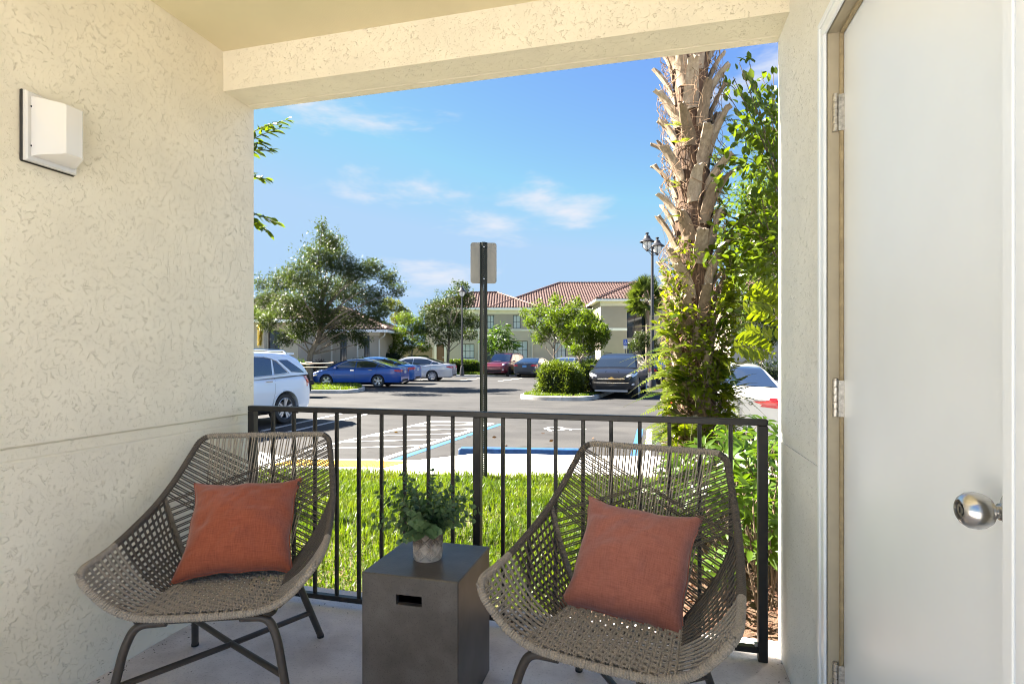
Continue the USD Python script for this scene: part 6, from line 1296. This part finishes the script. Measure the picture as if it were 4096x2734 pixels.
def signs():
    b = AT(483.6, 6.45); t = thing('sign_post', 'back of a metal sign on a punched dark green post at the lawn edge', 'sign', (*b, -.16), PSI + .10)
    H = Z(242, 6.45) + .16; m_post = MAT('post_green', (.018, .021, .014), .45, .2, var=.3, vscale=30)
    n_holes = int((H - .1) / .0254 / 1.0); sec = MB()
    web = sbox(-.017, 0, .017, H)
    for k in range(n_holes): web = web.difference(Point(0, .06 + k * .0254).buffer(.0048, quad_segs=3))
    po = MB().prism(web, 0, .003, R=[[1, 0, 0], [0, 0, 1], [0, 1, 0]], t=(0, -.026, 0))
    pp = part(t, 'post', po, m_post)
    for sg in (1, -1):
        fl = MB(); fl.add(*[np.array([(sg * .0171, -.026, 0), (sg * .024, -.003, 0), (sg * .043, -.001, 0), (sg * .043, .002, 0), (sg * .022, .0015, 0), (sg * .0171, -.021, 0)] + [(sg * .0171, -.026, H), (sg * .024, -.003, H), (sg * .043, -.001, H), (sg * .043, .002, H), (sg * .022, .0015, H), (sg * .0171, -.021, H)]), np.array([[k, (k + 1) % 6, 6 + (k + 1) % 6, 6 + k] for k in range(6)])]); part(pp, 'flange', fl, m_post)
    zb = Z(283, 6.45) + .16; pl = sbox(-.152, zb, .152, zb + .475).buffer(-.032).buffer(.032)
    m_al = MAT('raw_aluminium', (.36, .32, .255), .5, .12, var=.16, vscale=7, stretch=(1, 1, .3), bump=.06, bscale=120, bdist=.001)
    s = part(t, 'sign_plate', MB().prism(pl, 0, .0025, R=[[1, 0, 0], [0, 0, 1], [0, 1, 0]], t=(0, .0035, 0)), m_al)
    face_ = part(s, 'sign_face', MB().prism(pl.buffer(-.004), 0, .0005, R=[[1, 0, 0], [0, 0, 1], [0, 1, 0]], t=(0, .0062, 0)), MAT('sign_blue', (.03, .12, .40), .4))
    for z in (zb + .05, zb + .42):
        part(t, 'bolt', MB().lathe([(.008, 0), (.008, .006), (0, .008)], 6, R=np.array([[1, 0, 0], [0, 0, -1], [0, 1, 0.]]), t=(0, -.0262, z)), m_chrome)
    # distant accessible parking sign
    b = AT(625.4, 43.0); t = thing('parking_sign', 'small blue accessible parking sign above the dark grey car roof', 'sign', (*b, ISZ), PSI)
    z = Z(338.8, 43.0) - ISZ; part(t, 'post', MB().box((-.03, 0, 0), (.03, .05, z - .3)), m_lamp); part(t, 'blue_plate', MB().box((-.155, -.01, z - .47), (.155, -.002, z)), MAT('access_blue', (.012, .07, .36), .4))
    ring = LineString(np.c_[-.01 + .075 * np.cos(np.linspace(-3.4, 1.4, 20)), z - .30 + .075 * np.sin(np.linspace(-3.4, 1.4, 20))]).buffer(.014); man = shapely.union_all([ring, Point(-.03, z - .08).buffer(.025), LineString([(-.028, z - .12), (-.02, z - .25), (.05, z - .25), (.085, z - .36)]).buffer(.016)])
    part(t, 'wheelchair_symbol', MB().prism(man, 0, .002, R=[[1, 0, 0], [0, 0, 1], [0, 1, 0]], t=(0, -.0125, 0)), m_plate); part(t, 'white_plate', MB().box((-.14, -.01, z - .74), (.14, -.002, z - .50)), m_plate)
signs()
# ------------------------------------------------------------------ furniture
def cord_mat(name, col, d=.5):
    n = {'g': ('texture_coordinate', {}), 'n': ('noise_texture', {'scale': 260., 'detail': 2.}), 'r': ('rgb_ramp', {'ramp': [(.35, tuple(np.array(col) * .78)), (.65, tuple(np.array(col) * 1.12))]}),
         'b': ('bump', {'strength': .35, 'distance': .001}), 'p': ('principled_bsdf', {'roughness': .62, 'specular_ior_level': .35})}
    return usdkit.material(stage, '/World/Looks/' + name, n, [('g.object', 'n.vector'), ('n.fac', 'r.fac'), ('n.fac', 'b.height'), ('b.normal', 'p.normal'), ('r.color', 'p.base_color')], surface='p.BSDF')
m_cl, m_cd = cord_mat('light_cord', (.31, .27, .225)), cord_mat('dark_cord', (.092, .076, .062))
m_leg = MAT('taupe_steel', (.045, .036, .030), .42, .0, var=.1, vscale=40)
m_foot = MAT('black_foot', (.015, .015, .015), .6)
def rope_chair():
    t = thing('rope_chair')
    A, B, K, C, D, E, F = [np.array(q) for q in ((.285, .377, .921), (.35, .149, .69), (.383, -.178, .586), (.388, -.393, .576), (.254, -.377, .416), (.193, .021, .411), (.27, .256, 0.))]
    m = np.array([-1, 1, 1.0])
    Bs = B + (K - B) * .0
    loop = [A * m, A, B, K, C, D, np.array([.0, -.392, .410]), D * m, C * m, K * m, B * m]
    rad = [.055, .055, .16, .15, .075, .10, .2, .10, .075, .15, .16]
    p = rounded(loop, rad, closed=True, k=12); p = np.vstack([p, p[:1]]); L = np.linalg.norm(np.diff(p, axis=0), axis=1).sum(); n = int(L / .00165); p = resample(p, n + 1)[:-1]
    arc = np.arange(n) * L / n; rr = .0100 + .0036 * np.abs(np.sin(PI * arc / .0086)) ** .6
    # tone: dark from A to K, light elsewhere (top bar and front)
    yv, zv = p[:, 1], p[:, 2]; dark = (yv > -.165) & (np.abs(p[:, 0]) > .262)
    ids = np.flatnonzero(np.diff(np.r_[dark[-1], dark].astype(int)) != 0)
    rim = None
    for a, b in zip(ids, np.r_[ids[1:], ids[0] + n]):
        ix = np.arange(a, b + 1) % n; mb = MB().tube(p[ix], rr[ix], 9)
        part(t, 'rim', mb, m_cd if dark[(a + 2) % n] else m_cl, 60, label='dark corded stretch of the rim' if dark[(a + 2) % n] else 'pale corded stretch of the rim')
    rim_at = lambda P, Q, s: P + (Q - P) * s
    # seam bars between the back and the side panels
    rng = np.random.default_rng(4)
    def seam(sg):
        b, e = B * [sg, 1, 1], E * [sg, 1, 1]; mid = (b + e) / 2 + np.array([sg * .012, .030, -.02])
        return spline([b, mid, e], 60)
    seams = {1: seam(1), -1: seam(-1)}
    for sg in (1, -1):
        q = resample(seams[sg], 260); r_ = .0075 + .0045 * (.5 + .5 * np.sin(np.arange(260) * 1.9)) + rng.uniform(0, .0022, 260)
        part(t, 'seam_bar', MB().tube(q, r_, 8), m_cd if sg > 0 else m_cl, 50, kind='stuff')
    def cord(mb, pts, r=.0029, k=6, n=None): mb.tube(pts if n is None else resample(pts, n), r, k, caps=False)
    def sag(a, b, o, k=7):
        s = np.linspace(0, 1, k)[:, None]; return a + (b - a) * s + np.asarray(o) * np.sin(PI * s)
    back, backd = MB(), MB(); nb = np.cross(A * m - A, E - A); nb /= np.linalg.norm(nb); nb = nb if nb[1] < 0 else -nb      # towards the sitter
    NV = 19
    for i in range(NV):
        s = (i + .5) / NV
        for o in (-.0042, .0042):
            a = rim_at(A * m, A, .06 + .88 * s) + np.array([o * 1.2, 0, 0]); lean = .10 if i % 2 else -.02
            b = rim_at(E * m, E, np.clip(.03 + .94 * s + lean * (.0), 0, 1)) + np.array([o, 0, 0])
            cord(back, sag(a + nb * .011, b + nb * .008, nb * .004 + np.array([0, .02, -.012])))
    NR = 13
    for sg in (1, -1):
        for i in range(NR):
            s = (i + .3) / NR
            a = rim_at(A, B, .05 + .93 * s) * [sg, 1, 1]; q = seams[-sg][int(np.clip(2 + 56 * (s ** .9), 0, 59))]
            for o in (-.0044, .0044):
                d_ = (B - A) / np.linalg.norm(B - A) * [sg, 1, 1] * o
                cord(backd, sag(a + d_ - nb * (.006 if sg > 0 else .012), q + d_ - nb * .002, np.array([0, .022, -.012])))
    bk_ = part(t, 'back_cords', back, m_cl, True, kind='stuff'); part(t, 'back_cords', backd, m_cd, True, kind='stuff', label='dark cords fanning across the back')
    # side panels
    rimside = rounded([B, K, C, C + (D - C) * .12], [.16, .15, .075, .01], k=14)[1:]; rimside = resample(np.vstack([B, rimside]), 120)
    rimfront = resample(rounded([C, C + (D - C) * .5, D], .02), 60)
    for sg in (1, -1):
        M_ = np.array([sg, 1, 1.0]); Din = (D + np.array([-.02, .035, -.002]))
        inn = -np.cross((K - D), (E - D)); inn /= np.linalg.norm(inn); inn = inn if inn[0] < 0 else -inn
        li, da = MB(), MB(); N1 = 18
        for i in range(N1):
            s = (i + .4) / N1; a = rimside[int(s * 116) + 2]; b = Din + (E - Din) * (1 - s) ** .95
            for o in (-.0033, .0033):
                u_ = np.array([0, o, 0]); pts = sag((a + u_) * M_ + inn * M_ * .008, (b + u_) * M_ + inn * M_ * .006, inn * M_ * -.012 + np.array([0, 0, -.012]))
                cord(da if a[1] > -.165 else li, pts)
        N2 = 12
        for i in range(N2):
            s = (i + .6) / N2; a = rimfront[int(s * 54) + 3] + np.array([-.006, .004, 0]) + (np.array([0, 0, 0])); b = seams[1][int(s * 57) + 1]
            for o in (-.0033, .0033):
                u_ = np.array([0, 0, o]); P_ = sag((a + u_), (b + u_), -inn * .016 + np.array([.006, 0, -.01]), 9) * M_ - inn * M_ * .002
                cut = int(len(P_) * .52); cord(li, P_[:cut + 1]); cord(da, P_[cut:])
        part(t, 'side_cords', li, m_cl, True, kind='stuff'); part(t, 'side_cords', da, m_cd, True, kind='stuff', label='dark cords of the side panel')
    # woven seat
    seat = MB(); NS = 22; Fr = np.array([.245, -.372, .418])
    def seatp(s, w):                                              # s 0 front .. 1 rear, w -1 .. 1
        half = Fr[0] + (E[0] - Fr[0]) * s; return np.array([half * w, Fr[1] + (E[1] - Fr[1]) * s, Fr[2] + (E[2] - Fr[2]) * s - .022 * math.sin(PI * min(s * 1.05, 1)) * (1 - w * w) - .004])
    NL = 18
    for i in range(NS):
        s = (i + .5) / NS
        for o, ph in ((-.0045, 0), (.0045, PI)):
            pts = []
            for j in range(NL * 4 + 1):
                w = -1 + 2 * j / (NL * 4); q = seatp(s, w); wv = math.cos(j / 4 * PI * 2 / 2 + ph + (i % 2) * PI)
                pts.append(q + np.array([0, o + .0030 * wv, .0042 * math.cos(j / 4 * PI + (i % 2) * PI)]))
            cord(seat, np.array(pts), .0040, 6)
    for j in range(NL):
        w = -1 + 2 * (j + .5) / NL
        for o in (-.0042, .0042):
            pts = []
            for i in range(NS * 4 + 1):
                s = i / (NS * 4); q = seatp(s, w); pts.append(q + np.array([o, 0, -.0055 * math.cos((i / 4 - .5) * PI + j * PI) + .001]))
            pts[0] = pts[0] + np.array([0, -.012, .012]); cord(seat, np.array(pts), .0040, 6)
    part(t, 'seat_cords', seat, m_cl, True, kind='stuff')
    # steel frame
    fr = MB(); fz = .389
    fr.tube(rounded([(-.225, -.345, fz), (.225, -.345, fz), (.19, .06, fz), (-.19, .06, fz)], .03, closed=True), .0125, 10, closed=True); fp = part(t, 'seat_frame', fr, m_leg, 50)
    for sg in (1, -1):
        M_ = np.array([sg, 1, 1.0])
        fl = [(.12, -.345, fz - .006), (.215, -.352, fz - .006), (.247, -.362, .31), (.305, -.39, .012)]; q = rounded(np.array(fl) * M_, .055, k=10)
        lg = part(t, 'leg', MB().tube(q, .0145, 12), m_leg, 50); part(lg, 'foot_cap', MB().tube([np.array((.305, -.39, .0125)) * M_, np.array((.3065, -.3906, 0.0)) * M_], .0155, 12), m_foot, 40)
        bl_ = [(.19, .03, fz), (.20, .08, .36), (.27, .256, .012)]; q = rounded(np.array(bl_) * M_, .05, k=8)
        lg = part(t, 'leg', MB().tube(q, .0145, 12), m_leg, 50); part(lg, 'foot_cap', MB().tube([np.array((.27, .256, .0125)) * M_, np.array((.2712, .259, 0.0)) * M_], .0155, 12), m_foot, 40)
    def on(a, b, z): a, b = np.array(a, float), np.array(b, float); return a + (b - a) * (a[2] - z) / (a[2] - b[2])
    for sg, dz in ((1, 0.0), (-1, .0)):
        M_ = np.array([sg, 1, 1.0]); a = on((.247, -.362, .31), (.305, -.39, 0), .185) * M_; b = on((.20, .08, .36), (.27, .256, 0), .150) * M_ * [-1, 1, 1]
        part(t, 'brace', MB().tube([a, (a + b) / 2 + [0, 0, -.004], b], .0115, 10), m_leg, 50)
    return t
chair0 = rope_chair()
def put(path, loc, rot):
    x = UsdGeom.Xform.Get(stage, path); x.ClearXformOpOrder(); x.AddTranslateOp(opSuffix='copy').Set(Gf.Vec3d(*loc)); x.AddRotateZOp(opSuffix='copy').Set(math.degrees(rot))
CH = {0: (-1.642, 1.916, .389), 1: (-.088, 1.971, -.213)}
tag(chair0, 'taupe rope lounge chair in the corner by the stucco wall', 'chair', 'rope lounge chairs on the patio')
x = UsdGeom.Xform.Get(stage, chair0); x.ClearXformOpOrder(); x.AddTranslateOp(opSuffix='copy').Set(Gf.Vec3d(CH[0][0], CH[0][1], .0)); x.AddRotateZOp(opSuffix='copy').Set(math.degrees(CH[0][2]))
copy_of(chair0, 'taupe rope lounge chair between the concrete table and the white door', (CH[1][0], CH[1][1], 0), CH[1][2], 'rope lounge chairs on the patio')

def fabric(name, c1, c2):
    n = {'tc': ('texture_coordinate', {}), 'm1': ('mapping', {'mapping_type': 'point', 'scale': (420, 40, 26)}), 'm2': ('mapping', {'mapping_type': 'point', 'scale': (26, 40, 420)}),
         'a': ('noise_texture', {'scale': 1., 'detail': 3.}), 'b': ('noise_texture', {'scale': 1., 'detail': 3.}), 'mx': ('mix', {'mix_type': 'mix', 'fac': .5}), 'r': ('rgb_ramp', {'ramp': [(.36, c2), (.6, c1)]}),
         'bw': ('rgb_to_bw', {}), 'bp': ('bump', {'strength': .35, 'distance': .0015}), 'p': ('principled_bsdf', {'roughness': .85, 'specular_ior_level': .2, 'sheen_weight': .35, 'sheen_roughness': .5})}
    l = [('tc.object', 'm1.vector'), ('tc.object', 'm2.vector'), ('m1.vector', 'a.vector'), ('m2.vector', 'b.vector'), ('a.color', 'mx.color1'), ('b.color', 'mx.color2'), ('mx.color', 'bw.color'), ('bw.val', 'r.fac'), ('bw.val', 'bp.height'), ('bp.normal', 'p.normal'), ('r.color', 'p.base_color')]
    return usdkit.material(stage, '/World/Looks/' + name, n, l, surface='p.BSDF')
m_cush = {0: fabric('orange_fabric', (.37, .10, .052), (.22, .052, .028)), 1: fabric('coral_fabric', (.40, .145, .108), (.25, .084, .062))}
def cushion(ch, loc, yaw, pitch, roll, s, label, seed):
    px, py, a = CH[ch]; N = 56
    R = rotz(a) @ rotz(yaw) @ np.array([[1, 0, 0], [0, math.cos(pitch), -math.sin(pitch)], [0, math.sin(pitch), math.cos(pitch)]]) @ np.array([[math.cos(roll), 0, math.sin(roll)], [0, 1, 0], [-math.sin(roll), 0, math.cos(roll)]])
    c = rotz(a) @ np.array(loc) + [px, py, 0]
    path = numbered('/World', 'cushion'); xf = UsdGeom.Xform.Define(stage, path); xf.AddTransformOp().Set(Gf.Matrix4d(*[*R[:, 0], 0, *R[:, 1], 0, *R[:, 2], 0, *c, 1]))
    tag(path, label, 'cushion', 'coral scatter cushions on the rope chairs')
    u = np.linspace(-1, 1, N); U, V_ = np.meshgrid(u, u, indexing='ij')
    U = np.sin(U * PI / 2 * .98) / math.sin(PI / 2 * .98); V_ = np.sin(V_ * PI / 2 * .98) / math.sin(PI / 2 * .98)
    rng = np.random.default_rng(seed)
    eph = rng.uniform(0, 6)
    def edge(q): return 1 - .125 * (1 - np.abs(q) ** 3) + .012 * np.sin(q * 7 + eph) * (1 - q ** 4)                                      # sides drawn in between the corners
    X, Zz = U * edge(V_), V_ * edge(U)
    h = np.clip((1 - np.abs(U) ** 2.3) * (1 - np.abs(V_) ** 2.3), 0, 1) ** .5
    ang = np.arctan2(V_, U); rad = np.sqrt(U ** 2 + V_ ** 2)
    ear = np.exp(-((1 - np.abs(U)) ** 2 + (1 - np.abs(V_)) ** 2) / .06)
    wr = 0
    for k in range(16):                                                                    # creases running in from the seams
        side, pos, dep_, w_ = rng.integers(0, 4), rng.uniform(-.8, .8), rng.uniform(.22, .6), rng.uniform(.03, .065)
        al, ac = ((1 - U, V_), (1 + U, V_), (1 - V_, U), (1 + V_, U))[side]; wr = wr - .075 * np.exp(-((ac - pos - .25 * al * rng.normal()) / w_) ** 2) * np.exp(-(al / dep_) ** 2)
    P3 = np.stack([U * 2.2, V_ * 2.2, np.full_like(U, seed)], -1); lump = (meshkit.fbm(P3, 3, seed) - .5) * .6
    g = lambda sgn, T: np.stack([X * s / 2, sgn * (T * h * (1 + lump + wr * (1 - ear)) + .012 * ear * h), Zz * s / 2], -1)
    dent = np.zeros_like(h)
    f = MB(); f.grid(g(-1, .098)); f.grid(g(1, .05), flip=True)
    tm_ = trimesh.Trimesh(*f.vf(), process=False); tm_.merge_vertices(digits_vertex=5)
    part(path, 'cover', (np.array(tm_.vertices), np.array(tm_.faces)), m_cush[ch], True)
    e = np.linspace(-1, 1, 40)[:-1]; ring = np.vstack([np.c_[e, -np.ones(39)], np.c_[np.ones(39), e], np.c_[-e, np.ones(39)], np.c_[-np.ones(39), -e]])
    q = np.stack([ring[:, 0] * edge(ring[:, 1]) * s / 2, ring[:, 0] * 0, ring[:, 1] * edge(ring[:, 0]) * s / 2], 1); q[:, 1] += .003 * np.sin(np.arange(len(q)) * .7)
    part(path, 'piping', MB().tube(q, .0042, 7, closed=True), m_cush[ch], True)
cushion(0, (-.013, .075, .578), .122, -.776, .005, .445, 'burnt orange square cushion with piped edges on the chair by the wall', 3)
cushion(1, (-.007, .080, .552), .026, -.713, .067, .445, 'dusty coral square cushion on the chair beside the concrete table', 8)

def table():
    h, w, d_ = .512, .373, .376
    t = thing('side_table', 'square dark concrete block table with a hand slot', 'table', (-.843, 2.005, 0), -.003)
    m = MB().box((-w / 2, -d_ / 2, 0), (w / 2, d_ / 2, h), .004); v, f = m.vf()
    body = m3.Manifold(m3.Mesh(np.asarray(v, np.float32), np.asarray(f, np.uint32)))
    body = body - m3.Manifold.cube((.100, .10, .036), True).translate((.0, -d_ / 2, .428)) - m3.Manifold.cube((w - .05, d_ - .05, h), True).translate((0, 0, h / 2 - .045)) 
    n = {'tc': ('texture_coordinate', {}), 'n1': ('noise_texture', {'scale': 5., 'detail': 6., 'roughness': .65}), 'r1': ('rgb_ramp', {'ramp': [(.3, (.045, .038, .033)), (.5, (.072, .062, .055)), (.72, (.11, .099, .09))]}),
         'n2': ('noise_texture', {'scale': 230., 'detail': 2.}), 'r2': ('rgb_ramp', {'ramp': [(.32, (.4, .4, .4)), (.42, (1, 1, 1))]}), 'mx': ('mix', {'mix_type': 'multiply', 'fac': .7}), 'b': ('bump', {'strength': .3, 'distance': .002}), 'p': ('principled_bsdf', {'roughness': .40, 'specular_ior_level': .55})}
    l = [('tc.object', 'n1.vector'), ('tc.object', 'n2.vector'), ('n1.fac', 'r1.fac'), ('n2.fac', 'r2.fac'), ('r1.color', 'mx.color1'), ('r2.color', 'mx.color2'), ('mx.color', 'p.base_color'), ('r2.color', 'b.height'), ('b.normal', 'p.normal')]
    l = [q for q in l if q != ('r2.color', 'b.height')] + [('n2.fac', 'b.height')]
    part(t, 'table_block', body, usdkit.material(stage, '/World/Looks/grey_concrete', n, l, surface='p.BSDF'), 30)
table()
def plant():
    H = .512; hp, r0 = .124, .060
    t = thing('potted_plant', 'small artificial eucalyptus in a diamond patterned pot on the table', 'plant', (-.851, 2.007, H), .4)
    na, nz = 150, 44; th = np.linspace(0, 2 * PI, na + 1); z = np.linspace(.004, hp - .004, nz); TH, ZZ = np.meshgrid(th, z, indexing='ij')
    a = (TH / (2 * PI) * 7) % 1 - .5; b = (ZZ - .004) / (hp - .008) * 2.5; b = b % 1 - .5
    dmd = np.abs(a) + np.abs(b); rel = np.maximum.reduce([np.exp(-((dmd - .5) / .055) ** 2), .9 * np.exp(-((dmd - .31) / .05) ** 2), .9 * np.exp(-((dmd - .12) / .06) ** 2)])
    rad = r0 - .0055 + .0055 * rel - .004 * (1 - ZZ / hp) ** 3
    pot = MB().grid(np.stack([rad * np.cos(TH), rad * np.sin(TH), ZZ], -1), flip=False)
    pot.lathe([(0, 0), (.052, 0), (rad[0, 0], .004)], na // 2); pot.lathe([(r0 - .0035, hp - .004), (r0 - .002, hp - .001), (r0 - .006, hp), (r0 - .009, hp - .004), (r0 - .009, hp - .03)], na // 2)
    n = {'tc': ('texture_coordinate', {}), 's': ('separate_xyz', {}), 'n': ('noise_texture', {'scale': 34., 'detail': 4.}), 'ad': ('math', {'math_type': 'multiply_add', 'value2': .10}), 'mr': ('map_range', {'from_min': .075, 'from_max': .155, 'to_min': 0., 'to_max': 1., 'clamp': True}),
         'r': ('rgb_ramp', {'ramp': [(0, (.40, .36, .32)), (.35, (.30, .26, .225)), (.6, (.15, .115, .09)), (1, (.12, .09, .065))]}), 'rr': ('map_range', {'from_min': .3, 'from_max': .8, 'to_min': .7, 'to_max': .2, 'clamp': True}), 'p': ('principled_bsdf', {'specular_ior_level': .6})}
    mp_ = usdkit.material(stage, '/World/Looks/pot_glaze', n, [('tc.object', 's.vector'), ('tc.object', 'n.vector'), ('n.fac', 'ad.value1'), ('s.z', 'ad.value3'), ('ad.value', 'mr.value'), ('mr.result', 'r.fac'), ('r.color', 'p.base_color'), ('mr.result', 'rr.value'), ('rr.result', 'p.roughness')], surface='p.BSDF')
    part(t, 'pot', pot, mp_, 50); part(t, 'soil', MB().lathe([(.0505, hp - .018), (0, hp - .012)], 30), m_soil)
    m_e = LEAF('eucalyptus_leaf', [(0, (.08, .145, .065)), (.3, (.115, .20, .095)), (.6, (.16, .245, .11)), (.85, (.24, .30, .11)), (1, (.33, .37, .18))], .5, .22, (1.3, 1.5, .8))
    m_st = MAT('sprig_stem', (.06, .07, .03), .6)
    rng = np.random.default_rng(11)
    spec = [(az, el, L) for az, el, L in ((0, .15, .17), (20, .45, .20), (65, .62, .19), (100, .35, .19), (140, .70, .20), (178, 1.15, .19), (200, .9, .20), (215, 1.5, .17), (245, .6, .17), (275, .9, .15), (300, 1.35, .13), (325, .75, .18), (350, 1.05, .19), (10, 1.3, .19), (45, 1.0, .18), (120, 1.2, .17), (160, .45, .21), (265, 1.6, .13), (90, .05, .21), (190, .3, .2), (30, .85, .18), (80, .9, .17), (155, .95, .19), (185, .75, .21), (230, 1.2, .18), (285, 1.15, .16), (335, 1.3, .18), (0, .7, .2), (60, 1.25, .17), (250, .25, .2), (310, .4, .19))]
    for az, el, L in spec:
        az = math.radians(az - 23 + rng.normal() * 5); el = min(el * .78 + .03, 1.25); L = L * 1.08
        d0 = np.array([math.cos(az) * math.sin(el), math.sin(az) * math.sin(el), math.cos(el)]); base = np.array([math.cos(az) * .018, math.sin(az) * .018, hp - .02])
        s = np.linspace(0, 1, 14)[:, None]; crv = base + d0 * L * s + np.array([math.cos(az), math.sin(az), -.35]) * (.04 * el) * s ** 2
        sp = part(t, 'sprig', MB().tube(crv, np.linspace(.0019, .0008, 14), 5), m_st, True)
        tang = np.gradient(crv, axis=0); tang /= np.linalg.norm(tang, axis=1, keepdims=True)
        for k in range(11):
            q = .16 + .84 * k / 10; i = min(int(q * 13), 13); ax = tang[i]; a_, b_, _ = frame_of(ax); ph = k * PI / 2 + rng.normal() * .25
            size = .036 * (1.05 - .45 * q) * rng.uniform(.85, 1.15)
            for sg in (0, PI):
                out = a_ * math.cos(ph + sg) + b_ * math.sin(ph + sg); dd = out * .8 + ax * .55 + rng.normal(size=3) * .12; dd /= np.linalg.norm(dd)
                sd = np.cross(dd, ax); sd /= np.linalg.norm(sd); nn_ = np.cross(sd, dd)
                m = leaves_sn(np.array([crv[i]]), dd[None], sd[None], nn_[None], size, size * .92, .12, 6, .12); part(sp, 'leaf', m, m_e, True)
        m = leaves(np.repeat(crv[-1:], 3, 0), tang[-1] + rng.normal(size=(3, 3)) * .5, .014, .011, rng, .2, 6); part(sp, 'leaf', m, m_e, True, kind='stuff')
plant()

def grit():
    rng = np.random.default_rng(51); p = []
    for _ in range(260):
        k = rng.uniform()
        if k < .4: p.append((XL + abs(rng.normal()) * .05 + .01, rng.uniform(1.2, 2.6)))
        elif k < .7: p.append((rng.uniform(XL, XR), 2.60 - abs(rng.normal()) * .05))
        elif k < .85: p.append((XR - abs(rng.normal()) * .04 - .01, rng.uniform(1.9, 2.6)))
        else: p.append((rng.uniform(XL, XR), rng.uniform(1.4, 2.5)))
    p = np.array(p); n = len(p); m = leaves(np.c_[p, np.full(n, .002)], rng.normal(size=(n, 3)) * [1, 1, .08], rng.uniform(.004, .018, n), rng.uniform(.002, .006, n), rng, .3)
    part(None, 'floor_debris', m, LEAF('debris', [(0, (.03, .022, .015)), (.6, (.10, .06, .03)), (1, (.20, .14, .07))], .8, .05), label='bits of dry leaf and grit along the patio floor edges', cat='debris', kind='stuff')
grit()
